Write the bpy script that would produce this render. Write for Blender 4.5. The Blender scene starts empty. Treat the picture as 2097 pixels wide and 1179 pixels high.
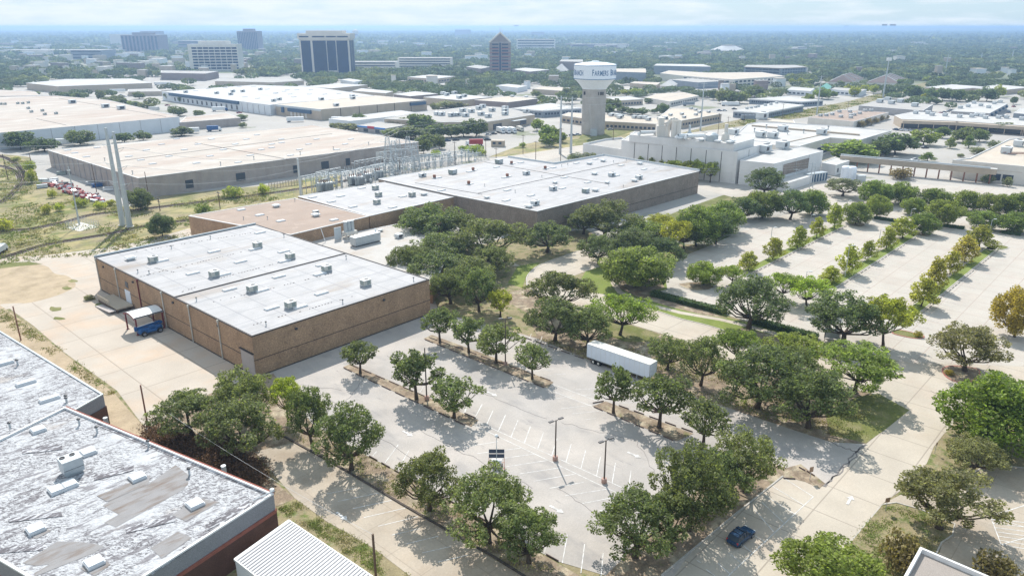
import bpy, bmesh, math, random
import numpy as np
from mathutils import Vector, Matrix, noise as mnoise
random.seed(7)
R = math.radians
SC = bpy.context.scene
COL = SC.collection
# ---------------- camera ----------------
FPX, CX, CY, YH, H = 1520.0, 1048.5, 589.5, 55.0, 65.0
TH = math.atan((CY - YH) / FPX)
cam_d = bpy.data.cameras.new('camera'); cam = bpy.data.objects.new('camera', cam_d); COL.objects.link(cam)
cam_d.sensor_width = 36.0; cam_d.lens = 36.0 * FPX / 2097.0
cam.location = (0, 0, H); cam.rotation_euler = (math.pi / 2 - TH, 0, 0)
cam_d.clip_start = 0.5; cam_d.clip_end = 60000.0
SC.camera = cam
# ---------------- light ----------------
SUN_AZ, SUN_EL = 101.0, 46.0            # direction towards the sun, degrees from +X, and height
w = bpy.data.worlds.new('World'); SC.world = w; w.use_nodes = True
nt = w.node_tree; nt.nodes.clear()
def N(t, k, **kw):
    n = t.nodes.new(k)
    for a, b in kw.items(): setattr(n, a, b)
    return n
out = N(nt, 'ShaderNodeOutputWorld'); bg = N(nt, 'ShaderNodeBackground'); sky = N(nt, 'ShaderNodeTexSky')
sky.sky_type = 'NISHITA'; sky.sun_disc = False; sky.sun_elevation = R(SUN_EL); sky.sun_rotation = R(90 - SUN_AZ)
sky.altitude = 100; sky.air_density = 1.0; sky.dust_density = .6; sky.ozone_density = 3.5
# soft cloud banks low over the horizon, in the direction of view
tc = N(nt, 'ShaderNodeTexCoord'); sep = N(nt, 'ShaderNodeSeparateXYZ'); nt.links.new(tc.outputs['Generated'], sep.inputs[0])
mp = N(nt, 'ShaderNodeMapping'); mp.inputs['Scale'].default_value = (5.0, 5.0, 34.0); nt.links.new(tc.outputs['Generated'], mp.inputs[0])
nz = N(nt, 'ShaderNodeTexNoise'); nz.inputs['Scale'].default_value = 2.4; nz.inputs['Detail'].default_value = 7; nz.inputs['Roughness'].default_value = .55
nt.links.new(mp.outputs[0], nz.inputs[0])
cr = N(nt, 'ShaderNodeValToRGB'); cr.color_ramp.elements[0].position = .38; cr.color_ramp.elements[1].position = .62
gx = N(nt, 'ShaderNodeMath', operation='MULTIPLY_ADD'); gx.inputs[1].default_value = -.16; nt.links.new(sep.outputs[0], gx.inputs[0]); nt.links.new(nz.outputs[0], gx.inputs[2]); nt.links.new(gx.outputs[0], cr.inputs[0])
mx = N(nt, 'ShaderNodeMixRGB'); mx.inputs[2].default_value = (4.15, 4.5, 4.85, 1)
cm = N(nt, 'ShaderNodeMath', operation='MULTIPLY'); cm.inputs[1].default_value = .85
nt.links.new(cr.outputs[0], cm.inputs[0]); nt.links.new(cm.outputs[0], mx.inputs[0])
ms = N(nt, 'ShaderNodeMixRGB'); ms.inputs[0].default_value = .86; ms.inputs[2].default_value = (2.3, 3.2, 3.95, 1); nt.links.new(sky.outputs[0], ms.inputs[1]); nt.links.new(ms.outputs[0], mx.inputs[1]); nt.links.new(mx.outputs[0], bg.inputs[0])
bg.inputs[1].default_value = 0.14
nt.links.new(bg.outputs[0], out.inputs[0])
sd = bpy.data.lights.new('sun', 'SUN'); sd.energy = 3.7; sd.angle = R(.53); sd.color = (1, .955, .885)
so = bpy.data.objects.new('sun', sd); COL.objects.link(so)
sv = Vector((math.cos(R(SUN_EL)) * math.cos(R(SUN_AZ)), math.cos(R(SUN_EL)) * math.sin(R(SUN_AZ)), math.sin(R(SUN_EL))))
so.rotation_euler = sv.to_track_quat('Z', 'Y').to_euler(); so.location = (0, 0, 300)
SC.view_settings.view_transform = 'Standard'; SC.view_settings.look = 'None'
SC.view_settings.exposure = 0.66; SC.view_settings.gamma = 1.0; SC.view_settings.use_curve_mapping = False
SC.cycles.max_bounces = 6; SC.cycles.diffuse_bounces = 3; SC.cycles.transparent_max_bounces = 6; SC.cycles.volume_bounces = 0
SC.cycles.sample_clamp_indirect = 4.0
# ---------------- picture <-> world ----------------
CT, ST = math.cos(TH), math.sin(TH)
def G(x, y, z=0.0):
    a = (x - CX) / FPX; b = -(y - CY) / FPX
    d = (a, CT + b * ST, -ST + b * CT); t = (H - z) / -d[2]
    return Vector((d[0] * t, d[1] * t, z))
def depth(p): return p[1] * CT - (p[2] - H) * ST
def zat(bx, by, ty):                      # height of a thing standing at (bx,by) whose top shows at ty
    b = G(bx, by); k = (CY - ty) / FPX
    return H + b.y * (k * CT - ST) / (CT + k * ST)
def mpp(p): return depth(p) / FPX         # metres per photo pixel at p
# ---------------- object helpers ----------------
def tag(o, label=None, cat=None, group=None, kind=None):
    if label: o['label'] = label
    if cat: o['category'] = cat
    if group: o['group'] = group
    if kind: o['kind'] = kind
    return o
def root(name, loc, label, cat, group=None, rz=0.0):
    o = bpy.data.objects.new(name, None); COL.objects.link(o); o.location = loc; o.rotation_euler = (0, 0, rz)
    o.empty_display_size = .5
    return tag(o, label, cat, group)
def kids(o): return [c for c in o.children]
def copy_tree(o, loc, rz=None, label=None, group=None, sc=None):
    r = o.copy(); COL.objects.link(r); r.location = loc
    if rz is not None: r.rotation_euler = (0, 0, rz)
    if label: r['label'] = label
    if group: r['group'] = group
    if sc is not None: r.scale = sc
    for ch in list(o.children):
        c = ch.copy(); COL.objects.link(c); c.parent = r
        for g in list(ch.children):
            d = g.copy(); COL.objects.link(d); d.parent = c
    return r
class MB:
    def __init__(s): s.v = []; s.f = []; s.m = []; s.cm = 0
    def face(s, pts):
        i = len(s.v); s.v += [tuple(p) for p in pts]; s.f.append(tuple(range(i, i + len(pts)))); s.m.append(s.cm); return s
    def box(s, c, d, rz=0.0, tilt=None):
        cx, cy, cz = c; dx, dy, dz = d[0] / 2, d[1] / 2, d[2] / 2
        i = len(s.v); ca, sa = math.cos(rz), math.sin(rz)
        for X, Y, Z in ((-dx,-dy,-dz),(dx,-dy,-dz),(dx,dy,-dz),(-dx,dy,-dz),(-dx,-dy,dz),(dx,-dy,dz),(dx,dy,dz),(-dx,dy,dz)):
            if tilt: p = tilt @ Vector((X, Y, Z)); X, Y, Z = p
            s.v.append((cx + X * ca - Y * sa, cy + X * sa + Y * ca, cz + Z))
        for q in ((3,2,1,0),(4,5,6,7),(0,1,5,4),(1,2,6,5),(2,3,7,6),(3,0,4,7)):
            s.f.append(tuple(i + k for k in q)); s.m.append(s.cm)
        return s
    def prism(s, poly, z0, z1, bottom=False, top=True):
        n = len(poly); i = len(s.v)
        a = sum(poly[k][0] * poly[(k+1) % n][1] - poly[(k+1) % n][0] * poly[k][1] for k in range(n))
        if a < 0: poly = list(reversed(poly))
        s.v += [(p[0], p[1], z0) for p in poly] + [(p[0], p[1], z1) for p in poly]
        for k in range(n):
            s.f.append((i + k, i + (k+1) % n, i + n + (k+1) % n, i + n + k)); s.m.append(s.cm)
        if top: s.f.append(tuple(i + n + k for k in range(n))); s.m.append(s.cm)
        if bottom: s.f.append(tuple(i + n - 1 - k for k in range(n))); s.m.append(s.cm)
        return s
    def tube(s, p, q, r0, r1=None, n=6, cap=True):
        p, q = Vector(p), Vector(q); r1 = r0 if r1 is None else r1
        d = (q - p)
        if d.length < 1e-6: return s
        d.normalize(); a = d.orthogonal().normalized(); b = d.cross(a); i = len(s.v)
        for c, r in ((p, r0), (q, r1)):
            for k in range(n):
                t = 2 * math.pi * k / n; s.v.append(tuple(c + a * (r * math.cos(t)) + b * (r * math.sin(t))))
        for k in range(n):
            s.f.append((i + k, i + (k+1) % n, i + n + (k+1) % n, i + n + k)); s.m.append(s.cm)
        if cap:
            s.f.append(tuple(i + n + k for k in range(n))); s.m.append(s.cm)
            s.f.append(tuple(i + n - 1 - k for k in range(n))); s.m.append(s.cm)
        return s
    def lathe(s, c, prof, n=24):
        i = len(s.v)
        for r, z in prof:
            for k in range(n):
                t = 2 * math.pi * k / n; s.v.append((c[0] + r * math.cos(t), c[1] + r * math.sin(t), c[2] + z))
        for j in range(len(prof) - 1):
            for k in range(n):
                s.f.append((i + j*n + k, i + j*n + (k+1) % n, i + (j+1)*n + (k+1) % n, i + (j+1)*n + k)); s.m.append(s.cm)
        return s
    def path(s, pts, r, n=5):
        for a, b in zip(pts[:-1], pts[1:]): s.tube(a, b, r, r, n, cap=False)
        return s
    def build(s, name, mat, parent=None, smooth=False, world=True, **kw):
        me = bpy.data.meshes.new(name)
        off = Vector(parent.location) if (parent and world) else Vector((0, 0, 0))
        if parent and world and parent.parent: off = off + Vector(parent.parent.location)
        if parent and world and parent.rotation_euler.z:
            inv = Matrix.Rotation(-parent.rotation_euler.z, 4, 'Z')
            vs = [tuple(inv @ (Vector(v) - off)) for v in s.v]
        else: vs = [(v[0]-off.x, v[1]-off.y, v[2]-off.z) for v in s.v]
        me.from_pydata(vs, [], s.f)
        mats = mat if isinstance(mat, (list, tuple)) else [mat]
        for m_ in mats: me.materials.append(m_)
        if len(mats) > 1: me.polygons.foreach_set('material_index', s.m)
        if smooth: me.polygons.foreach_set('use_smooth', [True] * len(me.polygons))
        me.update()
        o = bpy.data.objects.new(name, me); COL.objects.link(o)
        if parent: o.parent = parent
        if kw: tag(o, **kw)
        return o
def inset(poly, d):
    n = len(poly); P = [Vector((p[0], p[1])) for p in poly]
    a = sum(P[k].x * P[(k+1) % n].y - P[(k+1) % n].x * P[k].y for k in range(n)); sg = 1 if a > 0 else -1
    res = []
    for k in range(n):
        e0 = (P[k] - P[k-1]).normalized(); e1 = (P[(k+1) % n] - P[k]).normalized()
        n0 = Vector((-e0.y, e0.x)) * sg; n1 = Vector((-e1.y, e1.x)) * sg
        m_ = n0 + n1; L = m_.length
        if L < 1e-4: res.append(P[k] + n0 * d); continue
        m_ /= L; res.append(P[k] + m_ * (d / max(.3, m_.dot(n0))))
    return res
ORD = 'first second third fourth fifth sixth seventh eighth ninth tenth eleventh twelfth'.split()
def ordinal(i):
    if i < 12: return ORD[i]
    k = i + 1; return '%d%s' % (k, {1: 'st', 2: 'nd', 3: 'rd'}.get(k % 10, 'th') if k % 100 not in (11, 12, 13) else 'th')
GA = R(47.2)                              # the main building's grid
U = Vector((math.cos(GA), math.sin(GA), 0)); V = Vector((math.sin(GA), -math.cos(GA), 0))   # U: along the long right wall; V: towards the viewer's right
# ---------------- materials ----------------
MATS = {}
def mat(name, col, var=.12, scale=.4, fine=.06, fscale=6, rough=.85, spec=.25, metal=0.0, stain=None, stain2=None, joints=None,
        bump=0.0, bscale=12, mixc=None, mixscale=.2, mixpos=(.45, .6), coords='world', stretch=None, objcol=False, transl=0.0, island=0.0):
    m = bpy.data.materials.new(name); m.use_nodes = True; t = m.node_tree; t.nodes.clear(); L = t.links.new
    o = N(t, 'ShaderNodeOutputMaterial'); p = N(t, 'ShaderNodeBsdfPrincipled')
    p.inputs['Roughness'].default_value = rough; p.inputs['Metallic'].default_value = metal; p.inputs['Specular IOR Level'].default_value = spec
    if coords == 'world': g = N(t, 'ShaderNodeNewGeometry'); src = g.outputs['Position']
    else: g = N(t, 'ShaderNodeTexCoord'); src = g.outputs['Object']
    mpg = N(t, 'ShaderNodeMapping'); mpg.vector_type = 'POINT'; mpg.inputs['Rotation'].default_value = (0, 0, -GA)
    L(src, mpg.inputs[0]); rot = mpg.outputs[0]
    def noise(s, d=4, r=.55, v=None, st=None):
        vec = v or rot
        if st:
            q = N(t, 'ShaderNodeMapping'); q.inputs['Scale'].default_value = st; L(vec, q.inputs[0]); vec = q.outputs[0]
        n = N(t, 'ShaderNodeTexNoise'); n.inputs['Scale'].default_value = s; n.inputs['Detail'].default_value = d; n.inputs['Roughness'].default_value = r
        L(vec, n.inputs['Vector']); return n.outputs[0]
    def ramp(v, a, b):
        n = N(t, 'ShaderNodeMapRange'); n.inputs['From Min'].default_value = a; n.inputs['From Max'].default_value = b; L(v, n.inputs['Value']); return n.outputs[0]
    def mixc_(f, a, b, typ='MIX'):
        n = N(t, 'ShaderNodeMixRGB'); n.blend_type = typ
        for k, x in ((0, f), (1, a), (2, b)):
            if isinstance(x, (int, float)): n.inputs[k].default_value = x
            elif isinstance(x, tuple): n.inputs[k].default_value = (*x, 1) if len(x) == 3 else x
            else: L(x, n.inputs[k])
        return n.outputs[0]
    def scal(v, a, b):                     # v in 0..1 -> a..b as grey
        n = N(t, 'ShaderNodeMapRange'); n.inputs['To Min'].default_value = a; n.inputs['To Max'].default_value = b
        n.inputs['From Min'].default_value = .3; n.inputs['From Max'].default_value = .7; L(v, n.inputs['Value']); return n.outputs[0]
    c = (*col, 1.0)
    if mixc:
        c = mixc_(ramp(noise(mixscale, 6, .6, None, stretch), *mixpos), tuple(col), tuple(mixc))
    if var: c = mixc_(1.0, c, scal(noise(scale, 5), 1 - var, 1 + var), 'MULTIPLY')
    if fine: c = mixc_(1.0, c, scal(noise(fscale, 3, .7), 1 - fine, 1 + fine), 'MULTIPLY')
    for st in (stain, stain2):
        if st:                              # (colour, scale, from, to, stretch, amount)
            f = ramp(noise(st[1], 6, .62, None, st[4]), st[2], st[3])
            a = N(t, 'ShaderNodeMath', operation='MULTIPLY'); a.inputs[1].default_value = st[5]; L(f, a.inputs[0])
            c = mixc_(a.outputs[0], c, st[0])
    if joints:                              # (spacing, width, colour, amount)
        jb = N(t, 'ShaderNodeTexBrick'); jb.offset = 0.0; jb.inputs['Scale'].default_value = 1.0 / joints[0]; jb.inputs['Mortar Size'].default_value = joints[1] / joints[0]
        jb.inputs['Mortar Smooth'].default_value = .2; jb.inputs['Brick Width'].default_value = 1.0; jb.inputs['Row Height'].default_value = 1.0
        L(rot, jb.inputs['Vector'])
        a = N(t, 'ShaderNodeMath', operation='MULTIPLY'); a.inputs[1].default_value = joints[3]; L(jb.outputs['Fac'], a.inputs[0])
        c = mixc_(a.outputs[0], c, joints[2])
    if objcol:
        oi = N(t, 'ShaderNodeObjectInfo'); c = mixc_(1.0, c, oi.outputs['Color'], 'MULTIPLY')
    if island:
        gi = N(t, 'ShaderNodeNewGeometry'); mr = N(t, 'ShaderNodeMapRange'); mr.inputs['To Min'].default_value = 1 - island; mr.inputs['To Max'].default_value = 1 + island
        L(gi.outputs['Random Per Island'], mr.inputs['Value']); c = mixc_(1.0, c, mr.outputs[0], 'MULTIPLY')
    if isinstance(c, tuple): p.inputs['Base Color'].default_value = c
    else: L(c, p.inputs['Base Color'])
    if bump:
        b = N(t, 'ShaderNodeBump'); b.inputs['Strength'].default_value = bump; b.inputs['Distance'].default_value = .05
        L(noise(bscale, 4), b.inputs['Height']); L(b.outputs[0], p.inputs['Normal'])
    sh = p.outputs[0]
    if transl:
        tr = N(t, 'ShaderNodeBsdfTranslucent')
        if isinstance(c, tuple): tr.inputs[0].default_value = c
        else: L(mixc_(1.0, c, (1.25, 1.3, .6), 'MULTIPLY'), tr.inputs[0])
        ms = N(t, 'ShaderNodeMixShader'); ms.inputs[0].default_value = transl; L(sh, ms.inputs[1]); L(tr.outputs[0], ms.inputs[2]); sh = ms.outputs[0]
    L(sh, o.inputs[0]); MATS[name] = m; m.diffuse_color = (*col, 1)
    return m
def flat(name, col, rough=.6, spec=.4, metal=0.0): return mat(name, col, var=.06, scale=1.5, fine=.03, fscale=9, rough=rough, spec=spec, metal=metal)
# ground
mat('field', (.24, .21, .12), var=.2, scale=.03, mixc=(.085, .12, .035), mixscale=.035, mixpos=(.42, .62), fine=.22, fscale=1.2, rough=.95, stain=((.33, .27, .19), .09, .58, .72, None, .7))
mat('far_ground', (.17, .185, .11), var=.25, scale=.004, mixc=(.33, .31, .27), mixscale=.006, mixpos=(.48, .62), fine=.2, fscale=.05, rough=.95)
mat('lawn', (.145, .155, .045), var=.2, scale=.15, mixc=(.25, .22, .11), mixscale=.22, mixpos=(.48, .66), fine=.25, fscale=3, rough=.95)
mat('bright_lawn', (.17, .21, .045), var=.15, scale=.2, mixc=(.2, .22, .06), mixscale=.3, mixpos=(.52, .7), fine=.2, fscale=3, rough=.95)
mat('dry_lawn', (.27, .225, .13), var=.18, scale=.3, mixc=(.12, .15, .04), mixscale=.55, mixpos=(.5, .64), fine=.25, fscale=4, rough=.95, stain=((.36, .31, .22), .7, .56, .7, None, .7))
mat('rail_grass', (.29, .245, .14), var=.2, scale=.1, mixc=(.17, .185, .055), mixscale=.06, mixpos=(.44, .6), fine=.3, fscale=1.5, rough=.95, stain=((.42, .34, .17), .09, .50, .60, (1, 2, 1), .75), stain2=((.19, .15, .10), .23, .54, .66, None, .7))
mat('mulch', (.25, .19, .135), var=.35, scale=.6, mixc=(.38, .32, .23), mixscale=.35, mixpos=(.48, .62), fine=.3, fscale=4, rough=.95, stain=((.13, .15, .04), .5, .6, .7, None, .7))
mat('dirt', (.42, .33, .225), var=.12, scale=.3, mixc=(.33, .26, .17), mixscale=.18, mixpos=(.5, .66), fine=.12, fscale=3, rough=.95, stain=((.15, .17, .05), .5, .63, .7, None, .5))
mat('yard_concrete', (.475, .415, .35), var=.08, scale=.12, mixc=(.50, .385, .29), mixscale=.07, mixpos=(.5, .68), fine=.05, fscale=3, rough=.9,
    stain=((.40, .32, .25), .16, .62, .78, (1, .3, 1), .5), joints=(11.5, .12, (.30, .25, .20), .75))
mat('old_concrete', (.42, .36, .29), var=.12, scale=.15, mixc=(.36, .29, .22), mixscale=.1, mixpos=(.48, .68), fine=.08, fscale=3, rough=.9, stain=((.30, .26, .22), .25, .6, .72, (1, .3, 1), .5), joints=(6.0, .06, (.24, .2, .16), .5))
mat('road_concrete', (.47, .415, .345), var=.08, scale=.15, mixc=(.46, .385, .31), mixscale=.1, mixpos=(.5, .68), fine=.06, fscale=3, rough=.9, stain=((.42, .36, .3), .1, .6, .75, (.4, 1.5, 1), .5), joints=(7.3, .10, (.28, .24, .2), .75))
mat('lot_concrete', (.47, .43, .38), var=.07, scale=.12, mixc=(.46, .40, .35), mixscale=.1, mixpos=(.5, .7), fine=.06, fscale=3, rough=.9, stain=((.42, .38, .33), .2, .6, .75, (.3, 2, 1), .4), joints=(5.6, .09, (.36, .28, .24), .75))
mat('asphalt', (.39, .36, .335), var=.10, scale=.13, mixc=(.46, .415, .375), mixscale=.07, mixpos=(.42, .62), fine=.08, fscale=4, rough=.92, stain=((.27, .255, .25), .22, .54, .70, (1, .45, 1), .6), stain2=((.22, .21, .21), 1.1, .62, .70, (1, .2, 1), .6))
mat('mid_pavement', (.42, .395, .36), var=.15, scale=.04, mixc=(.36, .34, .32), mixscale=.02, mixpos=(.45, .6), fine=.06, fscale=1, rough=.92, stain=((.15, .17, .08), .02, .6, .66, None, .85))
mat('crack', (.22, .2, .19), fine=.2, rough=.95)
mat('kerb', (.46, .43, .39), var=.2, scale=.8, rough=.9)
mat('dark_kerb', (.085, .07, .06), var=.3, scale=.8, rough=.9)
mat('red_kerb', (.42, .17, .14), var=.2, scale=.8, rough=.8)
mat('line_paint', (.66, .65, .63), var=.12, scale=1.5, fine=.1, rough=.7, stain=((.42, .40, .38), 1.2, .46, .62, None, .8))
mat('wheel_stop', (.30, .26, .23), var=.3, scale=1, rough=.9)
mat('old_stop', (.12, .085, .075), var=.3, scale=1, rough=.9)
mat('ballast', (.27, .235, .20), var=.2, scale=.5, fine=.3, fscale=5, rough=.95, stain=((.17, .14, .11), .5, .5, .7, None, .7))
mat('rail', (.17, .12, .09), fine=.1, rough=.5, metal=.5)
# walls
def aggregate(name, a, b, c2):
    mat(name, a, var=.14, scale=.35, fine=.3, fscale=4.5, mixc=b, mixscale=3.4, mixpos=(.34, .66), rough=.95, stain=(c2, .6, .55, .75, (1, 1, .12), .45))
aggregate('brown_aggregate', (.45, .30, .185), (.28, .185, .12), (.22, .14, .09))
mat('hedge_green', (.06, .10, .035), var=.3, scale=2, fine=.3, fscale=6, rough=.9)
aggregate('tan_aggregate', (.34, .24, .16), (.22, .15, .1), (.17, .12, .08))
aggregate('taupe_aggregate', (.34, .275, .225), (.21, .17, .14), (.14, .1, .08))
mat('grey_brick', (.40, .345, .31), var=.10, scale=.3, fine=.12, fscale=3, rough=.95, stain=((.29, .235, .205), .2, .5, .7, (1, 1, .15), .5))
mat('grey_panel', (.27, .265, .275), var=.06, scale=.6, fine=.25, fscale=9, rough=.9)
mat('dark_brick', (.115, .062, .047), var=.12, scale=.6, fine=.3, fscale=9, rough=.95)
mat('red_brick', (.30, .11, .08), var=.12, scale=1, fine=.15, fscale=6, rough=.95)
mat('cream_wall', (.68, .64, .58), var=.06, scale=.3, fine=.04, rough=.9, stain=((.5, .46, .41), .3, .55, .75, (1, 1, .1), .4))
mat('factory_white', (.74, .72, .70), var=.05, scale=.2, fine=.03, rough=.9, stain=((.6, .58, .56), .3, .5, .75, (1, 1, .1), .4))
mat('white_wall', (.68, .70, .72), var=.05, scale=.2, fine=.03, rough=.9, stain=((.58, .6, .62), .3, .5, .75, (1, 1, .1), .4))
mat('tan_wall', (.46, .385, .30), var=.08, scale=.3, fine=.05, rough=.9, stain=((.36, .3, .24), .3, .55, .75, (1, 1, .1), .4))
mat('grey_wall', (.37, .36, .36), var=.08, scale=.3, fine=.05, rough=.9)
mat('blue_grey_wall', (.25, .28, .32), var=.08, scale=.3, fine=.05, rough=.8)
mat('far_tower_wall', (.22, .19, .22), var=.08, scale=.1, rough=.9)
mat('tower_stone', (.66, .60, .53), var=.06, scale=.1, rough=.9)
mat('tower_brick', (.26, .21, .195), var=.08, scale=.2, rough=.9)
mat('fluted_concrete', (.50, .465, .43), var=.08, scale=.25, fine=.06, fscale=2, rough=.92, stain=((.42, .39, .36), .3, .5, .72, (1, 1, .12), .5))
# roofs
mat('membrane', (.40, .39, .393), var=.09, scale=.25, fine=.07, fscale=3, rough=.7, stain=((.29, .23, .18), .10, .55, .68, (.28, 1.3, 1), .75), stain2=((.30, .305, .32), .45, .53, .66, (.25, 1, 1), .6), joints=(6.1, .14, (.25, .25, .27), .7))
mat('warm_membrane', (.45, .425, .40), var=.07, scale=.2, fine=.04, fscale=5, rough=.75, stain=((.33, .26, .2), .1, .5, .7, None, .75), joints=(9.2, .10, (.34, .33, .32), .4))
mat('brown_roof', (.365, .285, .235), var=.08, scale=.15, fine=.08, fscale=5, rough=.92, stain=((.30, .21, .16), .12, .55, .72, (.4, 1.4, 1), .6), stain2=((.5, .4, .33), .3, .62, .7, None, .5))
mat('tan_roof', (.48, .43, .38), var=.10, scale=.1, fine=.05, fscale=3, rough=.92, stain=((.42, .33, .275), .05, .44, .62, (.3, 1.6, 1), .75), stain2=((.63, .60, .56), .1, .56, .7, (.3, 1, 1), .6))
mat('sand_roof', (.52, .455, .38), var=.07, scale=.1, fine=.08, fscale=3, rough=.92, stain=((.48, .37, .28), .1, .55, .75, (.3, 1.4, 1), .6))
mat('white_roof', (.50, .485, .465), var=.12, scale=.1, fine=.04, fscale=3, rough=.85, stain=((.42, .40, .375), .12, .52, .70, (.3, 1.3, 1), .6))
mat('grey_roof', (.40, .38, .355), var=.08, scale=.1, fine=.06, fscale=3, rough=.9, stain=((.38, .35, .32), .1, .55, .74, None, .6))
mat('pebble_roof', (.33, .29, .26), var=.06, scale=.3, fine=.2, fscale=8, rough=.95)
# old roof with worn white coating: dark felt showing through streaks that run along the sheets
def worn_roof():
    m = mat('worn_roof', (.50, .505, .52), var=.05, scale=.4, fine=.04, fscale=6, rough=.8,
        stain=((.13, .115, .125), .8, .53, .60, (.45, 1.4, 1), .7), stain2=((.42, .38, .35), .14, .60, .68, (.5, 1.2, 1), .8))
    t = m.node_tree; p = next(n for n in t.nodes if n.type == 'BSDF_PRINCIPLED'); src = p.inputs['Base Color'].links[0].from_socket
    g = N(t, 'ShaderNodeNewGeometry'); q = N(t, 'ShaderNodeMapping'); q.inputs['Rotation'].default_value = (0, 0, -GA - .5); q.inputs['Scale'].default_value = (.8, 2.0, 1)
    n1 = N(t, 'ShaderNodeTexNoise'); n1.inputs['Scale'].default_value = 2.3; n1.inputs['Detail'].default_value = 9; n1.inputs['Roughness'].default_value = .78; n1.inputs['Distortion'].default_value = .8
    n2 = N(t, 'ShaderNodeTexNoise'); n2.inputs['Scale'].default_value = .16; n2.inputs['Detail'].default_value = 3
    t.links.new(g.outputs['Position'], q.inputs[0]); t.links.new(q.outputs[0], n1.inputs[0]); t.links.new(g.outputs['Position'], n2.inputs[0])
    r1 = N(t, 'ShaderNodeMapRange'); r1.inputs['From Min'].default_value = .49; r1.inputs['From Max'].default_value = .55; t.links.new(n1.outputs[0], r1.inputs[0])
    r2 = N(t, 'ShaderNodeMapRange'); r2.inputs['From Min'].default_value = .28; r2.inputs['From Max'].default_value = .54; t.links.new(n2.outputs[0], r2.inputs[0])
    mu = N(t, 'ShaderNodeMath', operation='MULTIPLY'); t.links.new(r1.outputs[0], mu.inputs[0]); t.links.new(r2.outputs[0], mu.inputs[1])
    x = N(t, 'ShaderNodeMixRGB'); t.links.new(mu.outputs[0], x.inputs[0]); t.links.new(src, x.inputs[1]); x.inputs[2].default_value = (.10, .092, .10, 1)
    t.links.new(x.outputs[0], p.inputs['Base Color'])
worn_roof()
mat('old_felt', (.15, .14, .15), var=.3, scale=.8, fine=.2, fscale=4, rough=.95, mixc=(.5, .5, .52), mixscale=1.6, mixpos=(.5, .58), stretch=(.5, 1.6, 1))
mat('roof_patch', (.27, .26, .26), var=.08, scale=.6, fine=.05, rough=.8, stain=((.17, .125, .095), .45, .48, .66, (.4, 1.6, 1), .85))
mat('trailer_white', (.66, .72, .80), var=.05, scale=.6, fine=.03, rough=.5)
mat('shed_roof', (.47, .47, .49), var=.04, scale=.4, fine=.02, rough=.5, spec=.4)
mat('shingle', (.20, .15, .13), var=.12, scale=.4, fine=.15, fscale=3, rough=.95)
# bits
flat('white_metal', (.72, .73, .73), .45); flat('pale_metal', (.56, .59, .60), .5); flat('galv', (.46, .50, .52), .45, .5, .4)
flat('dark_metal', (.05, .05, .055), .5); flat('green_metal', (.25, .29, .27), .55); flat('beige_metal', (.55, .53, .47), .6)
flat('rust_metal', (.26, .12, .08), .8); flat('red_steel', (.17, .025, .03), .6); flat('trim', (.035, .03, .03), .7); flat('white_trim', (.74, .73, .72), .6)
flat('skylight', (.66, .67, .68), .3); flat('blue_paint', (.015, .095, .27), .4, .4); flat('navy_paint', (.012, .045, .11), .22, .6)
flat('tyre', (.02, .02, .02), .9); flat('rim_grey', (.34, .35, .36), .4, .5, .5); flat('red_lamp', (.5, .03, .03), .3); flat('wood_pole', (.12, .075, .05), .9)
flat('lamp_pole', (.10, .075, .06), .7); flat('timber', (.42, .36, .28), .9); flat('plate', (.7, .7, .66), .5); flat('lettering', (.06, .155, .30), .6); flat('tank_blue', (.05, .17, .30), .6)
flat('solar', (.02, .028, .05), .25, .6); flat('pink_base', (.46, .30, .25), .9); flat('door_white', (.7, .74, .8), .6); flat('dock_grey', (.40, .36, .34), .8)
flat('awning_blue', (.05, .10, .17), .7); flat('green_roof', (.20, .45, .36), .6); flat('orange_paint', (.5, .16, .05), .6); flat('silver_paint', (.5, .52, .54), .3, .5, .5)
flat('white_paint', (.75, .76, .77), .3, .5); flat('black_paint', (.02, .02, .025), .3, .5); flat('red_paint', (.35, .02, .02), .35, .5); flat('cable', (.16, .16, .17), .7)
flat('white_cable', (.55, .55, .55), .6); flat('sign_back', (.33, .22, .15), .7); flat('store_blue', (.03, .2, .55), .6); flat('store_red', (.45, .03, .06), .6); flat('tank_white', (.76, .80, .86), .5)
mat('glass', (.03, .05, .075), var=.1, scale=.3, fine=.0, rough=.2, spec=.5)
mat('tower_glass', (.006, .024, .07), var=.35, scale=.06, fine=.1, fscale=.5, rough=.4, spec=.15)
mat('office_glass', (.035, .05, .075), var=.2, scale=.2, fine=.0, rough=.35, spec=.3)
mat('bark', (.085, .062, .045), var=.2, scale=2, fine=.3, fscale=9, rough=.95)
mat('leaf', (1, 1, 1), var=.28, scale=.45, fine=.15, fscale=2.5, rough=.6, spec=.3, objcol=True, transl=.5, island=.55)
mat('weeds', (.20, .24, .06), var=.3, scale=.2, mixc=(.36, .31, .15), mixscale=.12, mixpos=(.44, .6), fine=.2, rough=.9, transl=.25, island=.4)
mat('woods_leaf', (.135, .17, .085), var=.65, scale=.055, mixc=(.25, .26, .10), mixscale=.012, mixpos=(.5, .64), fine=.3, fscale=.12, rough=.85, transl=.2, island=.3)
mat('dry_brush', (.17, .10, .06), var=.3, scale=1, fine=.3, fscale=5, rough=.95, transl=.2, island=.4)
mat('scrap', (.30, .12, .09), var=.5, scale=.6, fine=.4, fscale=2, rough=.8, mixc=(.35, .35, .36), mixscale=.5, mixpos=(.48, .54))
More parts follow.
